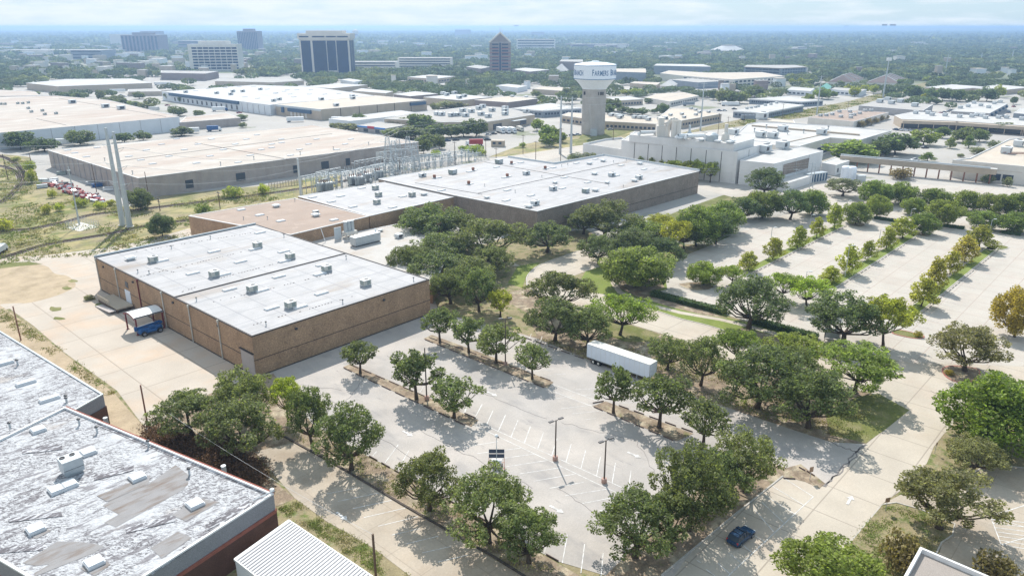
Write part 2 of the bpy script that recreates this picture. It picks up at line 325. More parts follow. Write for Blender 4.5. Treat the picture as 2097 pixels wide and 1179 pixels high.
# ---------------- the ground and everything painted on it ----------------
def smooth_path(P, k=6, closed=False):
    P = [Vector(p) for p in P]; n = len(P); res = []
    rng = range(n) if closed else range(n - 1)
    for i in rng:
        p0 = P[(i-1) % n] if (closed or i) else P[0]; p1 = P[i]; p2 = P[(i+1) % n]; p3 = P[(i+2) % n] if (closed or i + 2 < n) else P[-1]
        for j in range(k):
            t = j / k
            res.append(.5 * ((2*p1) + (p2-p0)*t + (2*p0-5*p1+4*p2-p3)*t*t + (3*p1-p0-3*p2+p3)*t**3))
    if not closed: res.append(P[-1])
    return res
def sheet(name, px, z, m, smooth=False, world=False, kind='structure'):
    P = [Vector((p[0], p[1], 0)) for p in px] if world else [G(x, y) for x, y in px]
    if smooth: P = smooth_path(P, 5, True)
    b = MB(); b.face([(p.x, p.y, z) for p in P])
    a = sum(P[k].x * P[(k+1) % len(P)].y - P[(k+1) % len(P)].x * P[k].y for k in range(len(P)))
    if a < 0: b.f = [tuple(reversed(b.f[0]))]
    return b.build(name, MATS[m], kind=kind)
def ribbon(mb, P, wd, z0, z1):
    P = [Vector((p[0], p[1], 0)) for p in P]; n = len(P); Lf, Rt = [], []
    for i in range(n):
        d = (P[min(i+1, n-1)] - P[max(i-1, 0)])
        if d.length < 1e-6: d = Vector((1, 0, 0))
        d.normalize(); s = Vector((-d.y, d.x, 0)) * (wd / 2); Lf.append(P[i] + s); Rt.append(P[i] - s)
    i0 = len(mb.v)
    for i in range(n):
        for q, z in ((Lf[i], z0), (Lf[i], z1), (Rt[i], z1), (Rt[i], z0)): mb.v.append((q.x, q.y, z))
    for i in range(n - 1):
        a = i0 + 4*i; b = a + 4
        for k in (0, 1, 2):
            mb.f.append((a + k, b + k, b + k + 1, a + k + 1)); mb.m.append(mb.cm)
    if n > 1:
        for a in (i0, i0 + 4*(n-1)): mb.f.append((a, a+1, a+2, a+3)); mb.m.append(mb.cm)
    return mb
def kerb(name, px, wd=.25, h=.13, m='kerb', smooth=False, closed=False):
    P = [G(x, y) for x, y in px]
    if closed: P.append(P[0])
    if smooth: P = smooth_path(P, 5)
    ribbon(MB_ := MB(), P, wd, 0, h); return MB_.build(name, MATS[m], kind='structure')
sheet('ground', [(-16000, -200), (16000, -200), (16000, 16000), (-16000, 16000)], -.06, 'far_ground', world=True)
# industrial quarter pavement
sheet('pavement', [(-900, 420), (-700, 205), (-300, 170), (300, 150), (900, 152), (1300, 172), (1700, 188), (2400, 160), (2900, 300), (2600, 500), (1700, 470), (900, 520), (100, 520)], 0.0, 'mid_pavement')
sheet('field', [(-500, 350), (-60, 312), (30, 318), (62, 322), (80, 372), (140, 395), (205, 412), (262, 425), (300, 404), (560, 378), (700, 352), (700, 392), (640, 430), (500, 470), (200, 530), (-40, 560), (-600, 640)], .02, 'rail_grass')
sheet('lawn', [(1380, 276), (1480, 264), (1600, 248), (1655, 240), (1770, 213), (1860, 187), (1968, 161), (1955, 155), (1845, 181), (1740, 207), (1640, 226), (1560, 236), (1470, 254)], .03, 'dry_lawn')
sheet('lawn', [(1000, 322), (1070, 296), (1180, 278), (1290, 258), (1290, 285), (1180, 306), (1080, 318)], .03, 'rail_grass')
sheet('lawn', [(1175, 300), (1200, 262), (1290, 252), (1300, 268), (1250, 285), (1210, 302)], .034, 'lawn')
sheet('road', [(930, 322), (1010, 325), (1200, 296), (1290, 283), (1290, 292), (1190, 310), (1120, 330), (1080, 345), (900, 345)], .038, 'lot_concrete')
sheet('lawn', [(1395, 430), (1480, 400), (1560, 395), (1545, 410), (1450, 432), (1300, 480), (1280, 478)], .03, 'lawn')
sheet('road', [(1420, 372), (1530, 390), (1560, 402), (1500, 404), (1425, 385)], .035, 'lot_concrete')
# foreground base
sheet('dirt', [(-1500, 640), (-300, 600), (300, 560), (900, 500), (2600, 500), (3600, 1500), (-900, 1500)], .012, 'dry_lawn')
sheet('yard', [(-500, 560), (0, 528), (100, 522), (205, 509), (300, 493), (385, 468), (420, 470), (560, 540), (560, 765), (450, 800), (395, 820), (345, 850), (300, 880), (240, 800), (130, 720), (70, 668), (20, 632), (-60, 645), (-400, 700)], .03, 'yard_concrete')
sheet('dirt', [(0, 546), (60, 541), (95, 545), (112, 560), (140, 566), (155, 585), (120, 604), (60, 620), (10, 622), (-200, 640), (-200, 552)], .036, 'dirt', smooth=True)
sheet('grass', [(-60, 545), (20, 538), (60, 536), (88, 541), (40, 545), (-10, 552)], .044, 'lawn')
sheet('dirt', [(-100, 590), (0, 625), (60, 668), (130, 722), (235, 806), (300, 880), (300, 1000), (150, 860), (0, 720)], .034, 'dirt')
for i, (x, y, rx) in enumerate([(112, 633, 17), (120, 652, 14), (183, 612, 13), (207, 625, 13), (135, 590, 12), (150, 575, 10)]):
    P = [(x + rx * math.cos(t) * random.uniform(.6, 1.2), y + rx * .33 * math.sin(t) * random.uniform(.5, 1.2)) for t in [k * .7 for k in range(9)]]
    sheet('grass', P, .05 + i * .002, 'lawn', smooth=True)
# the leaf-strewn bank between the yard and the low lot
sheet('bank', [(300, 880), (345, 850), (395, 820), (450, 798), (560, 765), (640, 868), (604, 905), (520, 925), (560, 985), (604, 1020), (560, 1040), (300, 940)], .040, 'mulch')
# main lot (asphalt)
sheet('parking_lot', [(523, 752), (560, 765), (640, 868), (748, 931), (812, 964), (1100, 1127), (1145, 1150), (1240, 1178), (1250, 1300), (1330, 1250), (1400, 1150), (1560, 950), (1605, 975), (1640, 952), (1690, 997), (1773, 909), (1700, 905), (1600, 872), (1500, 838), (1350, 792), (1200, 735), (1100, 693), (1020, 672), (900, 640), (885, 600)], .046, 'asphalt')
# planter on the near side of the lot
sheet('bank', [(560, 790), (640, 870), (748, 933), (810, 966), (900, 1012), (1100, 1129), (1155, 1160), (1215, 1195), (1130, 1230), (1069, 1178), (926, 1092), (822, 1032), (700, 959), (602, 905), (520, 880)], .052, 'mulch')
kerb('kerb', [(575, 890), (602, 905), (700, 959), (822, 1032), (926, 1092), (1011, 1140), (1069, 1177), (1150, 1230)], .32, .2, 'dark_kerb')
# low drive with slanted bays
sheet('drive', [(604, 1020), (520, 925), (602, 906), (700, 960), (822, 1033), (926, 1093), (1069, 1179), (1180, 1250), (1000, 1300), (850, 1187), (765, 1122), (670, 1068)], .048, 'old_concrete')
# right planter, road and bays
sheet('bank', [(1240, 1178), (1300, 1120), (1400, 1025), (1490, 955), (1560, 940), (1610, 958), (1640, 950), (1690, 990), (1678, 1000), (1645, 985), (1603, 975), (1495, 1062), (1354, 1180), (1280, 1240), (1200, 1260)], .052, 'mulch')
sheet('road', [(1354, 1180), (1495, 1062), (1603, 975), (1645, 985), (1690, 997), (1773, 909), (1850, 852), (1860, 840), (1850, 800), (1790, 760), (1700, 752), (1480, 674), (1394, 652), (1348, 637), (1212, 598), (1150, 600), (1092, 610), (1078, 590), (1079, 567), (1092, 552), (1112, 540), (1155, 524), (1181, 516), (1260, 505), (1260, 535), (1232, 545), (1199, 556), (1150, 573), (1180, 600), (1250, 652), (1294, 665), (1356, 684), (1389, 693), (1480, 730), (1600, 770), (1700, 775), (1790, 790), (1835, 825), (1860, 842),
    (1900, 770), (1860, 720), (1900, 690), (2097, 690), (2400, 720), (2400, 800), (2097, 760), (2010, 772), (1950, 775), (1935, 885), (1912, 915), (1898, 948), (1850, 1000), (1806, 1032), (1735, 1116), (1600, 1260), (1400, 1330), (1260, 1290)][:0] or
    [(1354, 1180), (1495, 1062), (1603, 975), (1690, 997), (1773, 909), (1858, 842), (1835, 825), (1770, 800), (1850, 735), (2200, 735), (2300, 790), (1990, 800), (1945, 880), (1934, 887), (1912, 915), (1898, 948), (1850, 1000), (1806, 1032), (1735, 1116), (1640, 1230), (1400, 1330), (1250, 1300)], .044, 'road_concrete')
sheet('drive', [(1260, 500), (1181, 514), (1155, 523), (1112, 539), (1092, 551), (1079, 566), (1079, 585), (1100, 605), (1160, 630), (1250, 652), (1294, 665), (1356, 684), (1389, 693), (1480, 735), (1600, 775), (1770, 802), (1860, 800), (1860, 740), (1790, 742), (1700, 738), (1590, 712), (1478, 674), (1394, 652), (1348, 637), (1270, 608), (1212, 599), (1160, 590), (1140, 578), (1199, 556), (1232, 545), (1290, 530)], .056, 'road_concrete')
# right parking lot
sheet('parking_lot', [(1330, 598), (1366, 590), (1364, 575), (1345, 552), (1390, 528), (1443, 508), (1557, 456), (1640, 430), (1690, 395), (1780, 380), (2400, 440), (2900, 700), (2400, 760), (1850, 742), (1760, 722), (1700, 705), (1620, 685), (1487, 645)], .050, 'lot_concrete')
sheet('road', [(1600, 372), (1760, 372), (1900, 378), (2400, 405), (2400, 445), (2097, 412), (1900, 398), (1700, 396), (1600, 410)], .046, 'lot_concrete')
# lawns by the curved drive
sheet('lawn', [(1199, 556), (1232, 545), (1300, 530), (1345, 552), (1364, 575), (1366, 592), (1335, 600), (1400, 618), (1487, 650), (1560, 668), (1700, 706), (1760, 722), (1840, 745), (1790, 742), (1700, 738), (1590, 712), (1478, 674), (1394, 652), (1348, 637), (1270, 608), (1212, 599), (1185, 580)], .060, 'bright_lawn')
sheet('bank', [(1255, 565), (1300, 556), (1350, 572), (1362, 590), (1330, 596), (1400, 620), (1490, 652), (1440, 645), (1370, 628), (1300, 606), (1268, 590)], .064, 'mulch')
sheet('bank', [(1520, 672), (1600, 690), (1700, 715), (1800, 740), (1790, 743), (1700, 738), (1590, 712), (1500, 680)], .064, 'mulch')
sheet('path', [(1249, 560), (1251, 581), (1264, 600), (1300, 618), (1338, 629), (1392, 643), (1474, 657), (1528, 670), (1600, 690), (1700, 722), (1700, 715), (1602, 684), (1532, 665), (1478, 652), (1396, 638), (1343, 625), (1306, 613), (1275, 597), (1261, 580), (1258, 560)], .068, 'road_concrete')
kerb('kerb', [(1348, 638), (1394, 653), (1440, 664), (1478, 675), (1590, 713), (1700, 739), (1790, 743)], .25, .16, 'kerb')
kerb('kerb', [(1181, 515), (1155, 524), (1112, 540), (1092, 552), (1079, 567), (1079, 586)], .25, .14, 'kerb', smooth=True)
# planted strip between the lot and the street
sheet('bank', [(1040, 600), (1079, 590), (1100, 608), (1160, 632), (1250, 654), (1356, 686), (1389, 695), (1480, 737), (1600, 777), (1770, 803), (1835, 826), (1860, 840), (1773, 908), (1700, 905), (1600, 872), (1500, 838), (1350, 792), (1200, 735), (1100, 693), (1020, 672), (930, 645), (885, 600), (885, 575), (1000, 560)], .054, 'mulch')
sheet('lawn', [(1755, 812), (1800, 806), (1835, 826), (1862, 840), (1815, 878), (1773, 907), (1700, 890), (1690, 850)], .058, 'lawn', smooth=False)
sheet('lawn', [(1245, 656), (1294, 667), (1352, 686), (1330, 700), (1280, 700), (1230, 680)], .058, 'lawn')
sheet('lawn', [(1020, 490), (1200, 470), (1250, 500), (1181, 514), (1112, 539), (1079, 566), (1060, 600), (1000, 560), (960, 520)], .050, 'dry_lawn')
sheet('lawn', [(1060, 545), (1105, 537), (1090, 550), (1077, 566), (1070, 590), (1040, 580)], .056, 'bright_lawn')
sheet('lawn', [(900, 600), (1000, 600), (1080, 640), (1100, 690), (1000, 665), (900, 640)], .056, 'dry_lawn')
sheet('path', [(1005, 524), (1050, 537), (1065, 545), (1050, 545), (1010, 532)], .06, 'road_concrete')
# lawns at the far right corner
sheet('lawn', [(1735, 1116), (1806, 1032), (1835, 1028), (1885, 1042), (1955, 1072), (1950, 1095), (1928, 1110), (1880, 1200), (1640, 1250)], .056, 'dry_lawn')
sheet('lawn', [(1898, 948), (1912, 916), (1934, 888), (1944, 878), (2100, 880), (2400, 960), (2097, 957), (2020, 949), (1985, 975), (1970, 1000), (1940, 990)], .056, 'dry_lawn')
sheet('parking_lot', [(1850, 1010), (1975, 985), (2022, 950), (2097, 957), (2600, 1000), (2600, 1400), (1900, 1250), (1928, 1112), (1952, 1095), (1956, 1072), (1885, 1042), (1835, 1028), (1806, 1032)], .050, 'old_concrete')
kerb('kerb', [(1806, 1033), (1835, 1029), (1885, 1043), (1955, 1073), (1950, 1096), (1928, 1111), (1885, 1200)], .2, .13, 'kerb')
kerb('kerb', [(1985, 975), (2020, 950), (2097, 958), (2300, 985)], .2, .13, 'kerb')
kerb('kerb', [(1735, 1117), (1806, 1033)], .15, .06, 'kerb'); kerb('kerb', [(1354, 1179), (1495, 1061.5), (1603, 975)], .22, .15, 'kerb')
# islands of the right-hand lot
def island(px, m='lawn', km='kerb', smooth=True, name='island', z=.12):
    P = [G(x, y) for x, y in px]
    if smooth: P = smooth_path(P, 5, True)
    b = MB(); b.prism([(p.x, p.y) for p in P], .03, z); b.build(name, MATS[m], kind='structure')
    Q = P + [P[0]]; k = MB(); ribbon(k, Q, .28, .02, z + .03); return k.build('kerb', MATS[km], kind='structure')
island([(1828, 683), (1840, 676), (1870, 682), (1891, 688), (1887, 693), (1865, 692)], 'lawn', 'red_kerb')
island([(1762, 668), (1779, 664), (1812, 671), (1815, 679), (1798, 680)], 'mulch', 'kerb')
island([(1930, 756), (1945, 750), (1975, 751), (2003, 757), (2005, 768), (1985, 783), (1955, 781), (1936, 770)], 'mulch', 'red_kerb')
island([(1390, 582), (1440, 578), (1462, 586), (1450, 594), (1415, 594)], 'mulch')
island([(1736, 459), (1752, 455), (1772, 460), (1760, 465)], 'mulch'); island([(1873, 481), (1888, 477), (1908, 481), (1895, 485)], 'mulch')
island([(2010, 508), (2048, 503), (2066, 508), (2040, 513)], 'lawn'); island([(2045, 475), (2075, 470), (2095, 476), (2070, 483)], 'mulch')
strips = [((1530, 556), (1722, 461)), ((1698, 588), (1868, 481)), ((1836, 665), (2034, 506))]
for a, c in strips:
    A, B = G(*a), G(*c); d = (B - A).normalized(); s = Vector((-d.y, d.x, 0)) * 1.35
    b = MB(); b.prism([A + s, B + s, B - s, A - s], .03, .12); b.build('grass_strip', MATS['bright_lawn'], kind='structure')
    k = MB(); ribbon(k, [A + s, B + s, B - s, A - s, A + s], .22, .02, .15); k.build('kerb', MATS['kerb'], kind='structure')
stops = []
def stop_row(A, B, off, n, rowname, m='wheel_stop', L=1.8):
    d = (B - A).normalized(); s = Vector((-d.y, d.x, 0)) * off
    for i in range(n): stops.append((A + (B - A) * ((i + .5) / n) + s, math.atan2(d.y, d.x), m, L, '%s from the near end of the %s grass strip' % (ordinal(i), rowname)))
for k_, (a, c) in enumerate(strips):
    A, B = G(*a), G(*c); stop_row(A, B, -2.0, int((B - A).length / 2.75), ORD[k_])
# islands of the near lot
for px in ([(868, 694), (884, 686), (1010, 732), (1133, 783), (1121, 795), (1000, 749)], [(703, 752), (718, 745), (850, 802), (980, 861), (965, 874), (830, 813)], [(1214, 832), (1240, 822), (1337, 858), (1420, 888), (1386, 903), (1300, 868)]):
    P = [G(x, y) for x, y in px]; b = MB(); b.prism(P, .03, .10); b.build('island', MATS['mulch'], kind='structure')
ROWN = ['far edge of the middle island', 'near edge of the middle island', 'far side of the hall-side island', 'near side of the hall-side island', 'far edge of the trailer island', 'near edge of the trailer island', 'near planter kerb', 'far edge behind the trailer']
for k_, (a, c, n) in enumerate((((874, 690), (1133, 782), 9), ((866, 694), (1120, 797), 9), ((712, 745), (980, 859), 9), ((700, 752), (958, 874), 9), ((1262, 829), (1424, 887), 5), ((1212, 832), (1384, 905), 6), ((752, 932), (1150, 1153), 13), ((1020, 672), (1200, 737), 7))):
    A, B = G(*a), G(*c); d = (B - A).normalized()
    for i in range(n): stops.append((A + (B - A) * ((i + .5) / n), math.atan2(d.y, d.x), 'old_stop', (B - A).length / n * .66, '%s from the left on the %s' % (ordinal(i), ROWN[k_])))
for k_, (a, c) in enumerate((((1636, 957), (1648, 964)), ((1652, 965), (1668, 975)), ((1604, 979.5), (1628, 981)), ((1214, 826), (1236, 822)))):
    A, B = G(*a), G(*c); stops.append(((A + B) / 2, math.atan2(B.y - A.y, B.x - A.x), 'old_stop', (B - A).length, ['loose in the dirt by the pale sign, farther one', 'loose in the dirt by the pale sign, nearer one', 'alone at the planter tip above the blue car', 'alone at the tip of the trailer island'][k_]))
sb = {}
for mname in ('wheel_stop', 'old_stop'):
    b = MB(); n_ = len(b.v)
    for x0, x1 in ((-.5, .5),):
        prof = [(-.09, 0), (-.06, .13), (.06, .13), (.09, 0)]
        b.face([(x0, y, z) for y, z in prof]); b.face([(x1, y, z) for y, z in reversed(prof)])
        for (y0, z0), (y1, z1) in zip(prof[:-1], prof[1:]): b.face([(x0, y0, z0), (x1, y0, z0), (x1, y1, z1), (x0, y1, z1)])
    o = b.build('wheel_stop', MATS[mname]); sb[mname] = o
first = {'wheel_stop': True, 'old_stop': True}
grp = {'wheel_stop': ('pale concrete wheel stop at the edge of the wide right-hand car park', 'pale wheel stops'), 'old_stop': ('dark weathered wheel stop at the edge of the grey near car park', 'dark wheel stops')}
for p, a, mname, L, lb in stops:
    if first[mname]: o = sb[mname]; first[mname] = False
    else: o = sb[mname].copy(); COL.objects.link(o)
    o.location = (p.x, p.y, .10); o.rotation_euler = (0, 0, a); o.scale = (L, 1, 1)
    tag(o, ('pale wheel stop, ' if mname == 'wheel_stop' else 'dark wheel stop, ') + lb, 'wheel stop', grp[mname][1])
# ---- paint ----
PZ = .0625
pm = MB(); LZ = 0.0
def line(a, c, wd=.12, mb=None, z=PZ):
    A, B = (G(*a), G(*c)) if len(a) == 2 else (a, c)
    d = (B - A).normalized(); s = Vector((-d.y, d.x, 0)) * wd / 2
    global LZ; LZ += .0001; (mb or pm).face([(q.x, q.y, z + LZ) for q in (A - s, B - s, B + s, A + s)])
def C2(X, Y): return (850 + .3045 * X, 820 + .3045 * Y)
for l in ((400,122,450,25),(480,163,525,65),(560,205,608,98),(645,243,692,135),(735,287,775,175),(825,325,865,212),(920,368,955,255),(1015,412,1050,293),(1115,460,1147,335),(1220,510,1247,378),(1325,555,1348,420),(1435,605,1452,470),(335,85,352,25),
          (345,312,560,275),(420,357,710,320),(580,390,800,360),(615,445,890,403),(705,493,990,450),(800,542,1090,492),(905,590,1135,550),(1010,640,1285,597),(1125,692,1320,655),(1240,742,1420,708),
          (990,1092,1025,900),(1115,1160,1140,965),(1250,1179,1265,1027),(870,1025,878,985),(0,435,45,380)):
    line(C2(l[0], l[1]), C2(l[2], l[3]))
line(C2(425, 146), C2(1560, 662), .12); line(C2(395, 165), C2(1370, 628), .12)
line((1133, 787), (1226, 822)); line((1119, 796), (1212, 832))
def C8(X, Y): return (450 + .3385 * X, 780 + .3385 * Y)
for l in ((1000,495,1080,385),(1075,540,1145,420),(1195,510,1222,460),(925,455,950,425)): line(C8(l[0], l[1]), C8(l[2], l[3]))
def C1(X, Y): return (850 + .2545 * X, 620 + .2545 * Y)
for l in ((1060,545+40,1210,572),(950,552,1115,537),(870,518,1020,505),(660,412,765,405),(920,290,935,250),(1010,310,1022,270),(390,890,430,800),(480,930,542,815),(575,985,630,862),(672,1030,730,902),(775,1075,828,945),(878,1128,930,995),(985,1175,1035,1040),
          (1120,775,1290,745),(1155,855,1430,822),(1265,893,1480,872),(1375,940,1455,930),(1290,700,1440,690),(1350,745,1500,735),(1640,840-30,1790,800),(1740,860,1850,850),(1850,900,1960,893),(40,720,70,670)):
    line(C1(l[0], l[1]), C1(l[2], l[3]), .1)
for l in ((650,682,830,648),(715,728,960,678),(805,772,1040,722),(872,826,1125,768),(960,878,1200,820),(1040,932,1210,893),(1130,985,1325,938),(1225,1040,1400,1000),(1320,1095,1500,1052)): line(C8(l[0], l[1]), C8(l[2], l[3]))
def C4(X, Y): return (1300 + .2706 * X, 860 + .2706 * Y)
for l in ((1130,440,1350,580),(1040,500,1280,645),(990,575,1215,715),(960,620,1130,780),(905,680,1055,850),(900,870,990,925),(815,945,885,1000),(710,1005,803,1080),(630,1085,722,1165),(540,1130,620,1190),(470,1060,500,1080)): line(C4(l[0], l[1]), C4(l[2], l[3]))
line(C4(1350, 580), C4(700, 1185), .12)
# hatched area at the far right
line((2028, 1057), (2100, 1034)); line((2028, 1057), (2050, 1115)); line((2050, 1115), (2120, 1095)); line((2028, 1057), (2110, 1083))
for k in range(7):
    t = k / 7; a = (2028 + 22 * (t + .1), 1057 + 60 * (t + .1)); line(a, (2110, a[1] + 8 + 4 * t), .12)
# bays along the right lot's strips
for a, c in strips:
    A, B = G(*a), G(*c); d = (B - A).normalized(); s = Vector((-d.y, d.x, 0)); n = int((B - A).length / 2.75)
    for side in (-1, 1):
        for i in range(n + 1):
            p = A + d * (i * 2.75); line(p + s * side * 1.8, p + s * side * 6.6, .1)
pm.build('painted_lines', MATS['line_paint'], kind='structure')
am = MB()
def arrow(c, ang, L=2.6):
    p = G(*c); d = Vector((math.cos(ang), math.sin(ang), 0)); s = Vector((-d.y, d.x, 0)); z = PZ + .032
    q = lambda a, b: (p.x + d.x * a + s.x * b, p.y + d.y * a + s.y * b, z)
    am.face([q(-L/2, -.18), q(L/8, -.18), q(L/8, .18), q(-L/2, .18)]); am.face([q(L/8, -.55), q(L/2, 0), q(L/8, .55)])
AV = math.atan2(V.y, V.x)
for c, a in (((700, 1057), AV), ((835, 888), AV), ((1008, 807), AV), ((1299, 932), AV), ((1140, 1043), AV), ((1740, 1024), AV + R(95))): arrow(c, a)
am.build('painted_arrows', MATS['line_paint'], kind='structure')
# tar-filled cracks across the near lot
cr_ = MB()
def wob(a, c, n=14, amp=.35):
    A, B = G(*a), G(*c); d = (B - A).normalized(); s = Vector((-d.y, d.x, 0)); return [A + (B - A) * (i / n) + s * (random.uniform(-amp, amp) if 0 < i < n else 0) for i in range(n + 1)]
for a, c in (((650, 800), (900, 985)), ((980, 800), (1120, 858)), ((1150, 865), (1290, 900)), ((860, 880), (1090, 1000)), ((560, 780), (700, 800)), ((1140, 1000), (1290, 1090)), ((980, 1000), (1100, 1060)), ((1300, 900), (1360, 1000)), ((1440, 800), (1660, 880)),
             ((1773, 910), (1690, 997)), ((1768, 912), (1686, 996)), ((1700, 905), (1780, 935)), ((760, 760), (700, 830))):
    ribbon(cr_, wob(a, c), .06 if a[0] < 1700 else .22, .03, .0705)
cr_.build('crack', MATS['crack'], kind='structure')
# railway
def C5(X, Y): return (.2206 * X, 300 + .2206 * Y)
tracks = [[(-60, 535), (0, 528), (29, 521), (60, 511), (100, 500), (154, 491), (220, 480), (300, 463), (400, 449), (520, 432), (640, 418)],
          [(-80, 440), (0, 415), (22, 399), (38, 382), (43, 370), (37, 356), (20, 346), (0, 340), (-60, 334)],
          [(43, 380), (50, 368), (45, 352), (33, 337), (15, 325), (-10, 318)],
          [(-60, 478), (0, 472), (57, 470), (132, 455), (190, 440), (262, 432), (330, 424), (500, 403), (620, 386), (720, 368)]]
bl = MB(); rl = MB(); tiem = MB()
for k, t in enumerate(tracks):
    P = smooth_path([G(x, y) for x, y in t], 8)
    ribbon(bl, P, 3.4, .0, .10 + .01 * k)
    for s in (-.72, .72):
        Q = []
        for i in range(len(P)):
            d = (P[min(i+1, len(P)-1)] - P[max(i-1, 0)]).normalized(); Q.append(P[i] + Vector((-d.y, d.x, 0)) * s)
        ribbon(rl, Q, .12, .1, .36)
    L = 0
    for a, c in zip(P[:-1], P[1:]):
        d = c - a; n = int(d.length / .9) or 1
        for j in range(n): tiem.box((*(a + d * ((j + .5) / n)).xy, .17 + .01*k), (.24, 2.5, .12), math.atan2(d.y, d.x))
bl.build('track_bed', MATS['ballast'], kind='structure'); rl.build('rails', MATS['rail'], kind='structure'); tiem.build('track_sleepers', MATS['bark'], kind='structure')
# ---------------- buildings ----------------
FOOT = []                                  # footprints, kept clear of woods
def quad(a, b, d, z):                      # roof corners a->b exact, depth towards d made square
    A, B, D = G(*a, z), G(*b, z), G(*d, z); e = (B - A).normalized(); n = Vector((-e.y, e.x, 0)); k = (D - A).dot(n)
    return [A, B, B + n * k, A + n * k]
def building(name, label, P, z, wall, roof, cat='building', par=0.0, cop='white_trim', group=None, z0=0.0, fascia=None, roofdrop=.0):
    P = [Vector((p[0], p[1], 0)) for p in P]
    c = sum(P, Vector((0, 0, 0))) / len(P)
    r = root(name, (c.x, c.y, z0), label, cat, group)
    MB().prism(P, z0 - .05, z, top=False).build('wall', MATS[wall], r)
    zr = z - par
    Q = inset(P, .28) if par else inset(P, .02)
    b = MB(); b.prism(Q, zr - .25, zr if par else z + .03); b.build('roof', MATS[roof], r)
    if par:
        b = MB(); O = inset(P, -.04)
        if sum(P[k].x * P[(k+1) % len(P)].y - P[(k+1) % len(P)].x * P[k].y for k in range(len(P))) < 0: O = list(reversed(O)); Q = list(reversed(Q))
        n = len(O)
        for i in range(n):
            j = (i + 1) % n
            b.face([(O[i].x, O[i].y, z), (O[j].x, O[j].y, z), (Q[j].x, Q[j].y, z), (Q[i].x, Q[i].y, z)])
            b.face([(Q[i].x, Q[i].y, z), (Q[j].x, Q[j].y, z), (Q[j].x, Q[j].y, zr - .1), (Q[i].x, Q[i].y, zr - .1)])
            b.face([(O[i].x, O[i].y, z - .22), (O[j].x, O[j].y, z - .22), (O[j].x, O[j].y, z), (O[i].x, O[i].y, z)])
        b.build('parapet', MATS[cop], r)
    else:
        b = MB(); O = inset(P, -.06); n = len(P)
        for i in range(n):
            a, d = O[i], O[(i+1) % n]; dd = d - a
            if dd.length < .1: continue
            b.box(((a.x + d.x) / 2, (a.y + d.y) / 2, z - .06), (dd.length, .13, .26), math.atan2(dd.y, dd.x))
        b.build('roof_edge', MATS[cop], r)
    FOOT.append([(p.x, p.y) for p in P])
    return r, P
def edge(P, i):
    A, B = P[i], P[(i+1) % len(P)]; d = (B - A); L = d.length; d = d.normalized()
    c = sum(P, Vector((0, 0, 0))) / len(P); n = Vector((-d.y, d.x, 0))
    if (c - A).dot(n) > 0: n = -n
    return A, B, d, n, L
def wall_boxes(P, i, items, thick=.12):    # items: (t along 0..1, z centre, width, height)
    A, B, d, n, L = edge(P, i); b = MB()
    for t, z, w_, h in items:
        p = A + d * (L * t) + n * (thick / 2 - .03); b.box((p.x, p.y, z), (w_, thick, h), math.atan2(d.y, d.x))
    return b
def windows(r, P, i, rows, n, wd, ht, m='office_glass', t0=.04, t1=.96, name='window', skip=()):
    A, B, d, nn, L = edge(P, i); proto = None
    for z in rows:
        for k in range(n):
            if k in skip: continue
            t = t0 + (t1 - t0) * (k + .5) / n; p = A + d * (L * t) + nn * .02
            if proto is None:
                b = MB(); b.box((0, 0, 0), (wd, .14, ht), math.atan2(d.y, d.x)); proto = b.build(name, MATS[m]); o = proto
            else: o = proto.copy(); COL.objects.link(o)
            o.parent = r; o.location = (p.x - r.location.x, p.y - r.location.y, z - r.location.z)
def strip(r, P, i, z, h, name, m, t0=0.0, t1=1.0, thick=.12):
    A, B, d, n, L = edge(P, i); L2 = L * (t1 - t0)
    return wall_boxes(P, i, [((t0 + t1) / 2, z, L2, h)], thick).build(name, MATS[m], r)
def uvp(P, u_, v_, z):                      # fractional point in a 4-corner roof
    a = P[0].lerp(P[1], u_); b = P[3].lerp(P[2], u_); p = a.lerp(b, v_); return Vector((p.x, p.y, z))
# ---- rooftop machine prototypes, built once and copied ----
PROTO = {}
def proto_ac():
    r = root('rooftop_air_conditioner', (0, 0, 0), 'x', 'air conditioner')
    b = MB(); b.box((0, 0, .95), (2.0, 1.7, 1.15)); b.build('casing', MATS['beige_metal'], r)
    b = MB(); b.box((0, 0, .2), (2.1, 1.8, .22)); b.box((0, 0, .34), (1.7, 1.4, .12)); b.build('base_frame', MATS['galv'], r)
    b = MB(); b.box((0, 0, 1.56), (2.1, 1.8, .07)); l = b.build('lid', MATS['white_metal'], r)
    f = MB(); f.lathe((.35, .1, 1.60), [(.0, .06), (.5, .06), (.55, 0)], 16); g = f.build('fan_grille', MATS['dark_metal'], None); g.parent = l
    b = MB(); b.box((-1.01, 0, .95), (.05, 1.3, .85)); b.box((.3, -.86, .95), (.9, .05, .8)); b.build('louvre', MATS['green_metal'], r)
    return r
def proto_ac2():
    r = root('rooftop_air_conditioner', (0, 0, 0), 'x', 'air conditioner')
    b = MB(); b.box((0, 0, .85), (2.6, 1.8, 1.1)); b.build('casing', MATS['pale_metal'], r)
    b = MB(); b.box((0, 0, .18), (2.4, 1.6, .36)); b.build('base_frame', MATS['galv'], r)
    b = MB(); b.box((0, 0, 1.43), (2.7, 1.9, .06)); l = b.build('lid', MATS['white_metal'], r)
    f = MB(); f.lathe((.6, 0, 1.46), [(.0, .06), (.55, .06), (.6, 0)], 14); g = f.build('fan_grille', MATS['dark_metal'], None); g.parent = l
    b = MB(); b.box((-.5, -.91, .8), (1.1, .05, .7)); b.build('louvre', MATS['dark_metal'], r)
    return r
